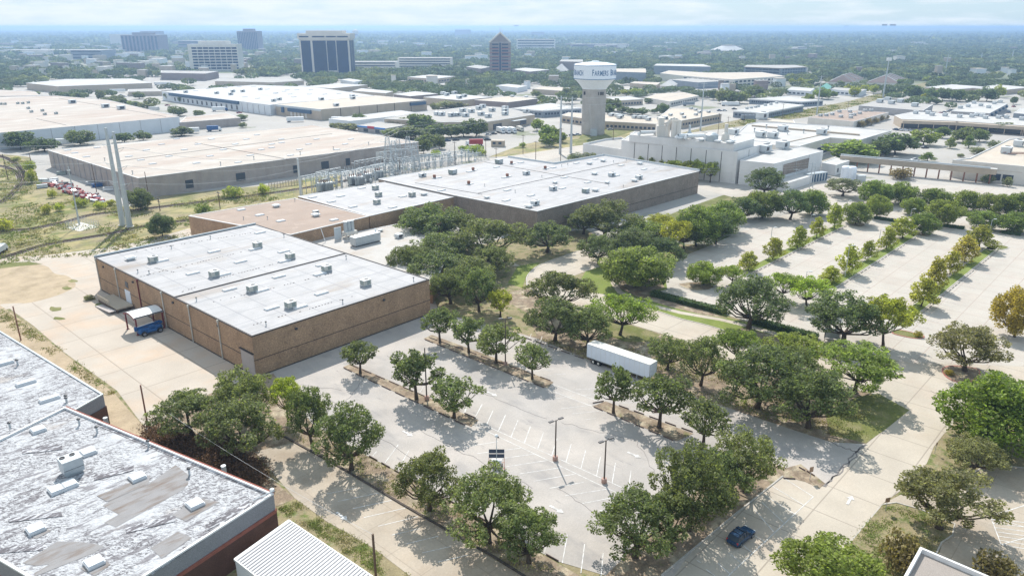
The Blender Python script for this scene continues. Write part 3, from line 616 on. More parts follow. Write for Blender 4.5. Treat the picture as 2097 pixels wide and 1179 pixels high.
def proto_vent():
    r = root('mushroom_vent', (0, 0, 0), 'x', 'roof vent')
    b = MB(); b.box((0, 0, .25), (1.5, 1.5, .5)); b.build('curb', MATS['galv'], r)
    b = MB(); b.prism([(-1.1, -1.1), (1.1, -1.1), (1.1, 1.1), (-1.1, 1.1)], .5, .8, bottom=True); b.prism([(-.8, -.8), (.8, -.8), (.8, .8), (-.8, .8)], .8, .95); b.build('hood', MATS['white_metal'], r)
    return r
def proto_redvent():
    r = root('turbine_vent', (0, 0, 0), 'x', 'roof vent')
    b = MB(); b.box((0, 0, .15), (1.5, 1.5, .3)); b.build('curb', MATS['galv'], r)
    b = MB(); b.lathe((0, 0, .3), [(.5, 0), (.62, .15), (.62, .95), (.5, 1.1), (0, 1.15)], 14); b.build('drum', MATS['rust_metal'], r)
    b = MB(); b.box((1.4, 0, .15), (1.6, .8, .25)); b.build('duct_cover', MATS['white_metal'], r)
    return r
def proto_pipe():
    r = root('vent_pipe', (0, 0, 0), 'x', 'vent pipe')
    b = MB(); b.tube((0, 0, 0), (0, 0, .8), .11); b.build('pipe', MATS['galv'], r)
    b = MB(); b.lathe((0, 0, .78), [(.22, 0), (.2, .12), (0, .2)], 10); b.build('cap', MATS['dark_metal'], r)
    return r
def proto_cooler():
    r = root('swamp_cooler', (0, 0, 0), 'x', 'cooling unit')
    b = MB(); b.box((0, 0, 1.0), (2.7, 2.4, 1.6)); b.build('casing', MATS['green_metal'], r)
    b = MB(); b.box((0, 0, 1.83), (2.8, 2.5, .07)); b.build('lid', MATS['pale_metal'], r); b = MB(); b.box((0, 0, .1), (2.3, 2.0, .2)); b.build('base_frame', MATS['galv'], r)
    b = MB(); b.box((0, -1.22, 1.0), (2.1, .05, 1.2)); b.build('louvre', MATS['galv'], r)
    return r
def proto_small():
    r = root('small_roof_unit', (0, 0, 0), 'x', 'roof unit')
    b = MB(); b.box((0, 0, .75), (2.4, 1.9, 1.2)); b.build('casing', MATS['pale_metal'], r); b = MB(); b.box((0, -.96, .7), (1.5, .06, .8)); b.build('louvre', MATS['dark_metal'], r)
    return r
PB = dict(ac=proto_ac, ac2=proto_ac2, vent=proto_vent, red=proto_redvent, pipe=proto_pipe, cooler=proto_cooler, small=proto_small)
LOOK = dict(ac='boxy beige air conditioner', ac2='long grey rooftop air conditioner', vent='flat white mushroom vent', red='rusty red drum vent', pipe='thin grey vent pipe', cooler='pale green box cooler', small='small grey roof unit')
LOOKS = dict(ac='boxy beige air conditioners', ac2='long grey air conditioners', vent='flat white mushroom vents', red='rusty red drum vents', pipe='thin vent pipes', cooler='pale green box coolers', small='small grey roof units')
def place_units(kind, pts, z, where, rz=None, sc=1.0):
    pts = sorted(pts); n = len(pts)
    for i, (x, y) in enumerate(pts):
        p = G(x, y, z); p.z = z; lab = '%s on %s' % (LOOK[kind], where) if n == 1 else '%s, %s from the left on %s' % (LOOK[kind], ordinal(i), where)
        gr = None if n == 1 else '%s on %s' % (LOOKS[kind], where)
        if kind not in PROTO:
            PROTO[kind] = PB[kind](); o = PROTO[kind]; o.location = p; o.rotation_euler = (0, 0, GA if rz is None else rz); o.scale = (sc,) * 3; o['label'] = lab
            if gr: o['group'] = gr
        else:
            o = copy_tree(PROTO[kind], p, GA if rz is None else rz, lab, None, (sc,) * 3)
            if gr: o['group'] = gr
            elif 'group' in o: del o['group']
SKY = {}
def skylights(r, pts, z, L=3.0, W=1.4, rz=GA, h=.35):
    key = (L, W, rz, h)
    for x, y in pts:
        p = G(x, y, z)
        if key not in SKY:
            b = MB(); b.prism([(-L/2, -W/2), (L/2, -W/2), (L/2, W/2), (-L/2, W/2)], 0, h * .7)
            b.prism([(-L/2 + .1, -W/2 + .1), (L/2 - .1, -W/2 + .1), (L/2 - .1, W/2 - .1), (-L/2 + .1, W/2 - .1)], h * .7, h)
            b2 = MB(); ca, sa = math.cos(rz), math.sin(rz); b.v = [(v[0]*ca - v[1]*sa, v[0]*sa + v[1]*ca, v[2]) for v in b.v]
            SKY[key] = b.build('skylight', MATS['skylight']); o = SKY[key]
        else: o = SKY[key].copy(); COL.objects.link(o)
        o.parent = r; o.location = (p.x - r.location.x, p.y - r.location.y, z - r.location.z)
def seam(r, a, b, z, w_=.35, m='trim', name='roof_seam', h=.12):
    A, B = G(*a, z), G(*b, z); d = B - A; c = (A + B) / 2; mb = MB(); mb.box((c.x, c.y, z + h / 2 - .02), (d.length, w_, h), math.atan2(d.y, d.x)); return mb.build(name, MATS[m], r)
# ===== 1. main brown hall =====
Z1 = 8.8
P = quad((193, 527), (515, 688), (527, 460), Z1)
r, P = building('warehouse', 'pale-roofed low hall with brown pebbled walls beside the blue machine', P, Z1, 'brown_aggregate', 'membrane', par=.12, cop='trim')
hall, PH = r, P                              # edges: 0 = left face (A->B), 1 = right face (B->C)
bb = MB()
for e in range(4):
    bb2 = wall_boxes(P, e, [(.5, 3.6, edge(P, e)[4], .10)], .08); bb.v += bb2.v and []; i0 = len(bb.v); bb.v += bb2.v; bb.f += [tuple(k + i0 for k in f) for f in bb2.f]; bb.m += bb2.m
bb.build('wall_joint', MATS['trim'], r)
A0, B0, d0, n0, L0 = edge(P, 0)
for k in range(1, 7):
    t = (.3 + 12.85 * k) / L0 if k < 6 else .012; q = A0 + d0 * (L0 * t) + n0 * .16
    b = MB(); b.box((q.x, q.y, Z1 / 2), (.2, .2, Z1 - .1), math.atan2(d0.y, d0.x)); b.box((q.x, q.y, Z1 - .35), (.4, .35, .5), math.atan2(d0.y, d0.x)); b.build('downpipe', MATS['beige_metal' if k != 2 else 'red_steel'], r)
wall_boxes(P, 0, [(18.6 / L0, 2.6, 3.0, 3.2)], .16).build('door', MATS['door_white'], r)
wall_boxes(P, 0, [(18.8 / L0, 5.7, 1.6, 1.5)], .10).build('window', MATS['office_glass'], r)
wall_boxes(P, 0, [(75.0 / L0, 2.45, 4.8, 4.9)], .14).build('loading_door', MATS['dock_grey'], r)
wall_boxes(P, 0, [(75.0 / L0, 5.0, 5.1, .16)], .4).build('door_lintel', MATS['trim'], r)
for e, ts in ((0, (.07, .30, .57, .83)), (1, (.21, .70))):
    for t in ts:
        b = wall_boxes(P, e, [(t, 7.4, .5, .4)], .35); b.build('wall_lamp', MATS['dark_metal'], r)
strip(r, P, 0, .12, .3, 'base_course', 'dark_kerb'); strip(r, P, 1, .12, .3, 'base_course', 'dark_kerb')
strip(r, P, 3, Z1 + .2, .5, 'back_parapet', 'pale_metal', thick=.3)
ZR = Z1 - .12
seam(r, (358, 609), (709, 519), ZR, .35, 'trim', h=.22)
def CM(X, Y): return (150 + .2884 * X, 440 + .2884 * Y)
skylights(r, [CM(*q) for q in ((1327,128),(1000,262),(1188,335),(850,417),(1110,531),(1460,440),(1762,559),(1410,664),(1495,262),(1765,357),(1290,245),(1500,330),(1070,425),(630,328),(1340,538),(1610,655),(1750,422))], ZR, 3.1, 1.35)
place_units('ac', [CM(*q) for q in ((570,335),(1003,440),(1273,545),(1545,660),(1310,232),(1542,312),(1800,400))] + [(749, 585)], ZR, 'the pale roof beside the blue machine')
place_units('vent', [CM(410, 318)], ZR, 'the far corner of the roof by the blue machine')
place_units('pipe', [CM(*q) for q in ((460,412),(540,420),(698,240),(876,612),(1370,785),(1497,158),(975,170))] + [(709, 530), (847, 575), (702, 621)], ZR, 'the pale roof beside the blue machine')
def fasteners(r, a, b_, z, step=.75):
    A, B = G(*a, z), G(*b_, z); d = B - A; n = int(d.length / step); mb = MB(); rz = math.atan2(d.y, d.x); rr_ = random.Random(int(a[0]))
    for k in range(n):
        if rr_.random() < .62: p = A + d * ((k + .5) / n); mb.box((p.x, p.y, z + .03), (.34 * rr_.uniform(.5, 1.3), .16, .07), rz)
    mb.build('fastener_row', MATS['dark_kerb'], r, kind='stuff')
for a, b_ in ((CM(745,555), CM(1015,465)), (CM(1040,450), CM(1500,330)), (CM(440,262), CM(1268,128)), (CM(470,440), CM(1200,262)), (CM(935,632), CM(1480,505)), (CM(1490,500), CM(1900,400)), (CM(1190,808), CM(1520,705)), (CM(1600,690), CM(2010,570)), (CM(560,372), CM(720,408))): fasteners(hall, a, b_, ZR)
# ===== 2. tan-roofed block behind =====
Z2 = 8.8
P2 = [G(386, 442, Z2), G(470, 470, Z2), G(598, 478, Z2), G(753, 441, Z2), G(575, 402, Z2)]
Pq = quad((598, 479), (752, 441), (386, 441), Z2)
A = G(386, 441, Z2); B = G(594, 480, Z2); C_ = G(755, 442, Z2); D_ = G(604, 405, Z2)
r, P = building('warehouse', 'brown flat-roofed block with brown walls between the two pale roofs', [A, B, C_, D_], Z2 - .05, 'brown_aggregate', 'brown_roof', par=.1)
skylights(r, [(494, 430), (532, 441), (575, 453), (684, 451)], Z2 - .15, 2.6, 1.6)
place_units('vent', [(566, 424), (647, 443)], Z2 - .15, 'the brown roof'); place_units('pipe', [(604, 412), (499, 450), (548, 449)], Z2 - .15, 'the brown roof')
place_units('small', [(647, 437)], Z2 - .15, 'the brown roof', sc=.7)
# white middle block
E_ = G(941, 400, Z2); F_ = G(800, 372, Z2); K_ = G(626, 401, Z2)
r, P = building('warehouse', 'white flat roof between the brown roof and the large brown-walled hall', [G(757, 441.5, Z2), E_, G(803, 370, Z2), G(610, 402, Z2)], Z2, 'brown_aggregate', 'membrane', par=.1, cop='white_trim')
def C6(X, Y): return (400 + .2545 * X, 280 + .2545 * Y)
skylights(r, [C6(*q) for q in ((943,489),(1170,480),(1095,524),(1268,565),(1588,570),(1338,415),(1668,483))], Z2 - .1, 2.8, 1.6)
place_units('ac', [C6(*q) for q in ((1450,425),(1475,480),(1462,540),(1745,480))], Z2 - .1, 'the white roof behind the substation'); place_units('vent', [C6(1840, 470)], Z2 - .1, 'the white roof behind the substation')
# big hall
Z3 = 9.4
P3 = [G(1100, 432, Z3), G(1432, 350, Z3), G(1237, 318.5, Z3), G(1135, 336, Z3), G(1040, 322, Z3), G(775, 366, Z3), G(941, 401.5, Z3)]
r, P = building('warehouse', 'largest brown-walled hall with many vents on its white roof', P3, Z3, 'taupe_aggregate', 'membrane', par=.12, cop='white_trim')
bighall = r
for e in (0, 6, 5): strip(r, P, e, 3.1, .12, 'wall_joint', 'trim', thick=.08)
A_, B_, d_, n_, L_ = edge(P, 0)
for e in (2, 3, 1): strip(r, P, e, Z3 + .3, .7, 'back_parapet', 'pale_metal', thick=.3)
def C7(X, Y): return (850 + .2545 * X, 280 + .2545 * Y)
skylights(r, [C7(*q) for q in ((850,210),(655,247),(1112,250),(1297,215),(1450,183),(1658,232),(1842,264),(1200,330),(1388,370),(742,432),(932,475),(733,515),(213,433),(1184,417),(440,283),(185,332),(725,330),(1620,315))], Z3 - .12, 3.0, 1.5)
place_units('cooler', [C7(*q) for q in ((675,215),(303,300))], Z3 - .12, 'the largest hall'); place_units('cooler', [C7(1372, 450)], Z3 - .12, 'the near slope of the largest hall', sc=.8)
place_units('red', [C7(*q) for q in ((467,275),(776,222),(1047,262),(742,325),(156,335),(432,385))], Z3 - .12, 'the largest hall')
place_units('ac2', [C7(*q) for q in ((60,322),(895,305),(1110,430),(1582,318),(965,548),(1800,340))], Z3 - .12, 'the largest hall')
place_units('vent', [C7(*q) for q in ((1443,305),(1450,438),(915,570),(1765,360),(1403,222),(1512,200),(1808,222))], Z3 - .12, 'the largest hall')
place_units('vent', [C7(1545, 375), C7(578, 495), C7(1125, 375)], Z3 - .12, 'the middle of the largest hall', sc=.8)
place_units('pipe', [C7(*q) for q in ((560,400),(805,450),(1020,328),(1558,395),(1228,230),(1700,195),(1675,408),(1597,208),(1180,242))], Z3 - .12, 'the largest hall')
seam(r, C7(500, 458), C7(1640, 215), Z3 - .12, .25, 'trim'); seam(r, C7(0, 372), C7(540, 465), Z3 - .12, .2, 'trim'); seam(r, C7(560, 205), C7(1550, 380), Z3 - .12, .18, 'trim')
# low white annex with the big air handler
Z4 = 5.2
r, P = building('warehouse', 'low pale annex with a long steel air handler on its roof', [G(610, 505, Z4), G(640, 492, Z4), G(815, 458, Z4), G(930, 490, Z4), G(902, 556, Z4), G(885, 582, Z4)], Z4, 'tan_aggregate', 'warm_membrane', par=.08)
C11 = lambda X, Y: (640 + .124 * X, 440 + .124 * Y)
ah = root('air_handler', tuple(G(*C11(880, 470), Z4)), 'long galvanised air handler resting on the low pale roof', 'air handler', rz=GA)
b = MB(); b.box((0, 0, 1.5), (9.0, 2.6, 2.4)); b.build('casing', MATS['galv'], ah, world=False)
b = MB(); b.box((0, 0, 2.73), (9.2, 2.7, .08)); b.build('lid', MATS['white_metal'], ah, world=False)
b = MB()
for k in range(6): b.box((-3.9 + k * 1.5, -1.32, 1.5), (.06, .06, 2.3))
b.build('panel_rib', MATS['pale_metal'], ah, world=False)
b = MB(); b.box((0, -1, .15), (8.6, .2, .3)); b.box((0, 1, .15), (8.6, .2, .3)); b.build('skid', MATS['dark_metal'], ah, world=False)
b = MB(); b.tube((4.0, .4, 2.7), (4.0, .4, 3.6), .25, n=10); b.build('flue', MATS['white_metal'], ah, world=False)
ct = root('cooling_tower', tuple(G(*C11(620, 370), Z4)), 'three steel cylinders on a slotted concrete box by the brown wall', 'cooling tower', rz=GA)
b = MB(); b.box((0, 0, 1.5), (3.9, 2.4, 1.0)); b.box((0, 0, .15), (3.9, 2.4, .3))
for q in (-1.85, -.6, .6, 1.85): b.box((q, -1.1, .8), (.2, .2, 1.2)); b.box((q, 1.1, .8), (.2, .2, 1.2))
b.build('plinth', MATS['cream_wall'], ct, world=False)
for q in (-1.2, 0, 1.2):
    b = MB(); b.lathe((q, .2, 2.0), [(.62, 0), (.62, 2.9), (.7, 2.95), (.7, 3.1), (0, 3.15)], 14); b.build('cylinder', MATS['galv'], ct, world=False)
b = MB(); b.box((-3.6, .9, 1.8), (2.4, .2, 3.6)); b.build('side_duct', MATS['pale_metal'], ct, world=False)
place_units('vent', [C11(1120, 270)], Z4, 'the low pale annex', sc=.7); place_units('small', [C11(1430, 375)], Z4, 'the low pale annex', sc=.9)
lad = root('roof_pipe', tuple(G(*C11(215, 450), Z4)), 'slanting white pipe leaning on the low pale roof', 'pipe')
b = MB(); b.tube((0, 0, 0), (-1.2, .6, 4.0), .12); b.build('pipe', MATS['white_metal'], lad, world=False)
# ===== 3. near-left worn roofs =====
Z5 = 7.0
r, P = building('worn_roof_building', 'nearer building with peeling white roof, one big grey air conditioner and grey panel walls', [G(134, 832, Z5), G(560, 1009, Z5), G(180, 1252, Z5), G(-230, 1010, Z5)], Z5, 'grey_panel', 'worn_roof', par=.35, cop='white_trim')
worn = r
strip(r, P, 0, Z5 - .12, .3, 'coping', 'red_brick', thick=.2)
for e in (0, 1, 2):
    strip(r, P, e, 2.0, 4.1, 'brick_base', 'dark_brick', thick=.2); strip(r, P, e, 4.25, .45, 'brick_band', 'red_brick', thick=.24)
def C3(X, Y): return (.3046 * X, 820 + .3046 * Y)
skylights(r, [C3(*q) for q in ((258,202),(595,352),(465,572),(925,522),(1312,702),(242,870),(635,1095),(385,605))], Z5 - .35, 1.9, 1.9, h=.5)
PTZ = 0.0
def patch(px, z, name='roof_patch', m='roof_patch'):
    b = MB(); Q = [G(x, y, z) for x, y in px]
    if sum(Q[k].x * Q[(k+1) % len(Q)].y - Q[(k+1) % len(Q)].x * Q[k].y for k in range(len(Q))) < 0: Q.reverse()
    global PTZ; PTZ += .004; b.face([(q.x, q.y, z + .02 + PTZ) for q in Q]); return b.build(name, MATS[m], r)
for px in (((700,700),(790,640),(1000,560),(1180,432),(1270,500),(1265,560),(1230,600),(780,850),(700,820),(800,765),(690,705)), ((150,1090),(390,945),(560,950),(700,975),(640,1020),(240,1179),(230,1160),(330,1100),(240,1110)), ((1010,990),(1195,880),(1290,920),(1090,1060)), ((1150,770),(1330,655),(1480,680),(1250,810)), ((540,1130),(640,1040),(745,1100),(640,1179)), ((150,880),(250,830),(345,875),(245,930)), ((840,530),(930,480),(1005,530),(930,570)), ((650,640),(1010,500),(1000,560),(720,680))):
    patch([C3(*q) for q in px], Z5 - .35)
rj = random.Random(2)
def ragged(a, b_, w0, w1, n=26):
    top, bot = [], []
    for k in range(n + 1):
        t = k / n; x = a[0] + (b_[0]-a[0]) * t; y = a[1] + (b_[1]-a[1]) * t; top.append((x + rj.uniform(-8, 8), y - w0 * rj.uniform(.3, 1.4))); bot.append((x, y + w1))
    return top + bot[::-1]
for a, b_, w0, w1 in (((1020, 1168), (1790, 655), 34, 4), ((640, 138), (1760, 598), -4, 26), ((1390, 850), (1680, 690), 30, 26), ((-40, 1010), (290, 985), 24, 20), ((850, 870), (1180, 790), 16, 22), ((60, 800), (420, 760), 10, 18), ((630, 520), (900, 450), 16, 20), ((150, 330), (420, 300), 12, 30)):
    patch([C3(*q) for q in ragged(a, b_, w0, w1)], Z5 - .35, 'felt_patch', 'old_felt')
bx = root('rooftop_air_conditioner', tuple(G(*C3(490, 480), Z5 - .35)), 'big blue-grey air conditioner with two fans on the peeling white roof', 'air conditioner', rz=GA)
b = MB(); b.box((0, 0, 1.5), (3.0, 2.6, 2.2)); b.build('casing', MATS['galv'], bx, world=False); bx.scale = (.84, .84, .9); b = MB(); b.box((0, 0, .2), (2.6, 2.2, .4)); b.build('base_frame', MATS['galv'], bx, world=False)
b = MB(); b.box((0, 0, 2.63), (3.1, 2.7, .08)); l = b.build('lid', MATS['pale_metal'], bx, world=False)
for q in (-.75, .75):
    b = MB(); b.lathe((q - .2, .5, 2.67), [(.42, 0), (.42, .12), (.36, .12), (.34, .03), (0, .02)], 14); b.build('fan_grille', MATS['dark_metal'], l, world=False)
b = MB(); b.box((0, -1.31, 1.2), (2.9, .04, .05)); b.box((1.51, 0, 1.2), (.04, 2.5, .05)); b.build('panel_seam', MATS['dark_metal'], bx, world=False)
place_units('pipe', [C3(*q) for q in ((535,165),(655,218),(1000,312),(1275,500),(70,190),(450,20))], Z5 - .35, 'the peeling white roof', sc=1.3)
b = MB(); b.tube(G(*C3(1700, 670), Z5 + .2), G(*C3(1835, 605), Z5 + .4), .07); b.lathe(tuple(G(*C3(1830, 610), Z5)), [(.3, 0), (.3, .4), (0, .5)], 10); b.build('roof_rail', MATS['pale_metal'], r)
for q in ((712, 140), (1505, 465)):
    p = G(*C3(*q), Z5 - 1.0); b = MB(); b.tube((p.x, p.y, Z5 - 1.6), (p.x, p.y, Z5 - .3), .35, n=10); b.build('wall_vent', MATS['galv'], r)
r, P = building('worn_roof_building', 'farther building with peeling white roof reaching to the left edge by the rust-coloured post', [G(211, 806, Z5 - .6), G(-60, 640, Z5 - .6), G(-420, 830, Z5 - .6), G(-150, 1010, Z5 - .6)], Z5 - .6, 'grey_panel', 'worn_roof', par=.2, cop='galv')
strip(r, P, 3, 2.0, 4.1, 'brick_base', 'dark_brick', thick=.2); strip(r, P, 0, 2.0, 4.1, 'brick_base', 'dark_brick', thick=.2)
C2b = lambda X, Y: (.2545 * X, 560 + .2545 * Y)
skylights(r, [C2b(*q) for q in ((210,885),(400,1015),(35,728))], Z5 - .8, 3.0, 1.3, h=.5); place_units('pipe', [C2b(145, 740), C2b(537, 1030)], Z5 - .8, 'the farther peeling roof', sc=1.4)
# shed
Z6 = 4.2
P = [G(591, 1065, Z6), G(481, 1144, Z6), G(640, 1262, Z6), G(860, 1262, Z6)]
A, B, C_ = G(591, 1065, Z6), G(481, 1144, Z6), G(762, 1180, Z6); e1 = (B - A); e2 = (C_ - A).normalized()
P = [A, B, B + e2 * 30, A + e2 * 30]
r, P = building('metal_shed', 'white ribbed metal shed roof beside the red-brown brick wall', P, Z6, 'white_wall', 'shed_roof', cat='shed', cop='white_metal')
b = MB(); d = e1.normalized()
for k in range(1, 60):
    a = A + e2 * (k * .5); c = a + e1 / 2; b.box((c.x, c.y, Z6 + .05), (e1.length - .1, .12, .10), math.atan2(d.y, d.x))
b.build('roof_rib', MATS['grey_wall'], r)
# corner roof bottom right
Z7 = 5.2
P = [G(1885, 1119, Z7), G(1790, 1290, Z7), G(2080, 1420, Z7), G(2170, 1240, Z7)]
r, P = building('office_building', 'pebbled brown roof corner with a white-edged parapet beside the hatched bays', P, Z7, 'tan_wall', 'pebble_roof', par=.6, cop='white_trim')
# ===== 4. dock, canopy =====
dk = root('loading_platform', tuple(G(268, 628)), 'wooden platform with a railed ramp below the white door', 'platform', rz=math.atan2(d0.y, d0.x))
q = A0 + d0 * 15.6 + n0 * 2.2; dk.location = (q.x, q.y, 0)
b = MB(); b.box((0, 0, 1.0), (11.8, 3.8, .3)); b.build('deck', MATS['timber'], dk, world=False)
b = MB()
for i in (-5.6, -1.9, 1.9, 5.6):
    for j in (-1.7, 0, 1.7): b.box((i, j, .45), (.25, .25, .9))
b.box((0, -1.85, .4), (11.6, .08, .6)); b.build('frame', MATS['wood_pole'], dk, world=False)
b = MB()
for i in range(7): b.box((-5.8 + i * 1.2, -1.95, 1.6), (.1, .1, 1.1))
b.box((-2.2, -1.95, 2.1), (7.3, .1, .12)); b.box((-2.2, -1.95, 1.7), (7.3, .08, .1)); b.build('railing', MATS['timber'], dk, world=False)
b = MB(); b.box((1.2, -2.9, .42), (9.0, 1.6, .12), 0, Matrix.Rotation(R(-4), 3, 'Y')); b.build('ramp', MATS['dock_grey'], dk, world=False)
# canopy: four red posts and a bowed white metal roof
cp = root('canopy', (0, 0, 0), 'bowed white metal canopy on dark red posts over the yard', 'canopy')
q = A0 + d0 * 36.0 + n0 * 3.6; cp.location = (q.x, q.y, 0); cp.rotation_euler = (0, 0, math.atan2(d0.y, d0.x))
W_, D_ = 5.8, 6.5
for sx in (-1, 1):
    for sy in (-1, 1):
        b = MB(); b.box((sx * (W_/2 - .2), sy * (D_/2 - .3), 1.95), (.28, .28, 3.9)); b.box((sx * (W_/2 - .2), sy * (D_/2 - .3), .05), (.6, .6, .1)); b.build('post', MATS['red_steel'], cp, world=False)
b = MB(); n = 12
xs = [-W_/2 + W_ * k / n for k in range(n + 1)]; zs = [3.95 + .7 * math.sin(math.pi * k / n) for k in range(n + 1)]
for k in range(n):
    for dz, rev in ((.08, 0), (0, 1)):
        f = [(xs[k], -D_/2, zs[k] + dz), (xs[k+1], -D_/2, zs[k+1] + dz), (xs[k+1], D_/2, zs[k+1] + dz), (xs[k], D_/2, zs[k] + dz)]; b.face(f[::-1] if rev else f)
for y in [-D_/2 + .35 * j for j in range(18)]:
    for k in range(n): b.tube((xs[k], y, zs[k] + .09), (xs[k+1], y, zs[k+1] + .09), .025, n=4, cap=False)
b.build('roof', MATS['white_metal'], cp, world=False)
for y in (-D_/2 - .05, D_/2 + .05):
    b = MB()
    for k in range(n): b.box(((xs[k] + xs[k+1]) / 2, y, (zs[k] + zs[k+1]) / 2 - .08), (W_/n + .03, .08, .32), 0, Matrix.Rotation(-math.atan2(zs[k+1] - zs[k], xs[k+1] - xs[k]), 3, 'Y'))
    b.build('fascia', MATS['red_steel'], cp, world=False)
b = MB()
for sx in (-1, 1): b.box((sx * (W_/2 - .05), 0, 4.15), (.12, D_, .2))
b.build('beam', MATS['dark_metal'], cp, world=False)
# ---------------- middle distance ----------------
def px(*pts, z): return [G(x, y, z) for x, y in pts]
def F1(X, Y): return (.2883 * X, .2883 * Y)
def F2(X, Y): return (550 + .2883 * X, .2883 * Y)
def F3(X, Y): return (1100 + .2883 * X, .2883 * Y)
def F4(X, Y): return (1600 + .28845 * X, .28845 * Y)
# big grey warehouse with tan roof
Z = 8.4
r, P = building('warehouse', 'long grey brick warehouse with a wide tan roof behind the substation', [G(98, 307.5, Z), G(283, 364.5, Z), G(857, 290.5, Z), G(640, 256, Z)], Z, 'grey_brick', 'tan_roof', par=.15)
def wins(P, e, lst, m, nm): return wall_boxes(P, e, lst, .16).build(nm, MATS[m], r)
for t, w_ in ((.14, 3.2), (.30, 4.2), (.49, 2.6), (.60, 4.0), (.69, 2.4)):
    wins(P, 1, [(t, 3.2, w_, 3.4)], 'glass', 'window')
wins(P, 1, [(.83, 4.2, 6.5, 4.0)], 'cream_wall', 'loading_door')
b = MB(); b2 = wall_boxes(P, 0, [(k / 16, 4.0, .3, 7.8) for k in range(1, 16)], .25); b2.build('wall_pier', MATS['grey_wall'], r)
wall_boxes(P, 1, [(k / 24, 4.2, .1, 8.2) for k in range(1, 24)], .07).build('wall_joint', MATS['grey_wall'], r)
strip(r, P, 0, 6.6, .1, 'wall_joint', 'grey_wall')
seam(r, (400, 293), (592, 327), Z - .15, .4, 'trim'); seam(r, (245, 330), (680, 274), Z - .15, .4, 'trim')
sk = [F1(*q) for q in ((690,1050),(480,1068),(530,1088),(615,1115),(1040,1068),(915,1113),(1000,1138),(1085,1165),(1148,1027),(1200,1112),(1310,1065),(1395,1160),(1255,988),(1500,988),(1585,1065),(1490,1110),(1780,1105),(1750,990),(1670,1025),(1855,1065),(1825,960),(2000,1015),(1930,1050))] + [C6(*q) for q in ((20,62),(130,22),(228,105),(118,158),(440,152),(322,62),(410,22),(530,105),(615,62),(690,22),(765,152),(838,105),(910,62),(975,22),(1140,105),(1205,62),(1250,22),(345,208))]
skylights(r, sk, Z - .15, 3.0, 1.6)
place_units('pipe', [C6(*q) for q in ((205,230),(472,185),(845,145),(1112,105),(1395,68))] + [(272, 357), (215, 330)], Z - .15, 'the wide tan roof', sc=1.6)
# white-walled warehouse on the left
Z = 9.2
r, P = building('warehouse', 'white-walled warehouse with a huge tan roof at the left edge', [G(-210, 297, Z), G(0, 272, Z), G(367, 239, Z), G(222, 205, Z), G(115, 196, Z), G(-330, 205, Z)], Z, 'white_wall', 'tan_roof', par=.2)
for e in (0, 1): wall_boxes(P, e, [(k / 8, 4.6, .25, 9) for k in range(1, 8)], .1).build('wall_joint', MATS['grey_wall'], r)
place_units('ac', [F1(*q) for q in ((8,745),(37,745),(128,740),(163,740),(203,735),(203,775),(225,800),(303,792),(320,818),(400,812))], Z - .2, 'the huge tan roof')
place_units('small', [F1(*q) for q in ((750,765),(862,778),(515,735))], Z - .2, 'the huge tan roof', sc=2)
seam(r, F1(420, 700), F1(1180, 830), Z - .2, .3, 'trim'); seam(r, F1(260, 845), F1(470, 890), Z - .2, .3, 'trim')
r, P = building('warehouse', 'pale roof with square bays behind the huge tan roof at the left edge', px((-150, 203), (0, 197), (82, 196), (72, 188), (0, 184), (-150, 186), z=7), 7, 'tan_wall', 'tan_roof', par=.1)
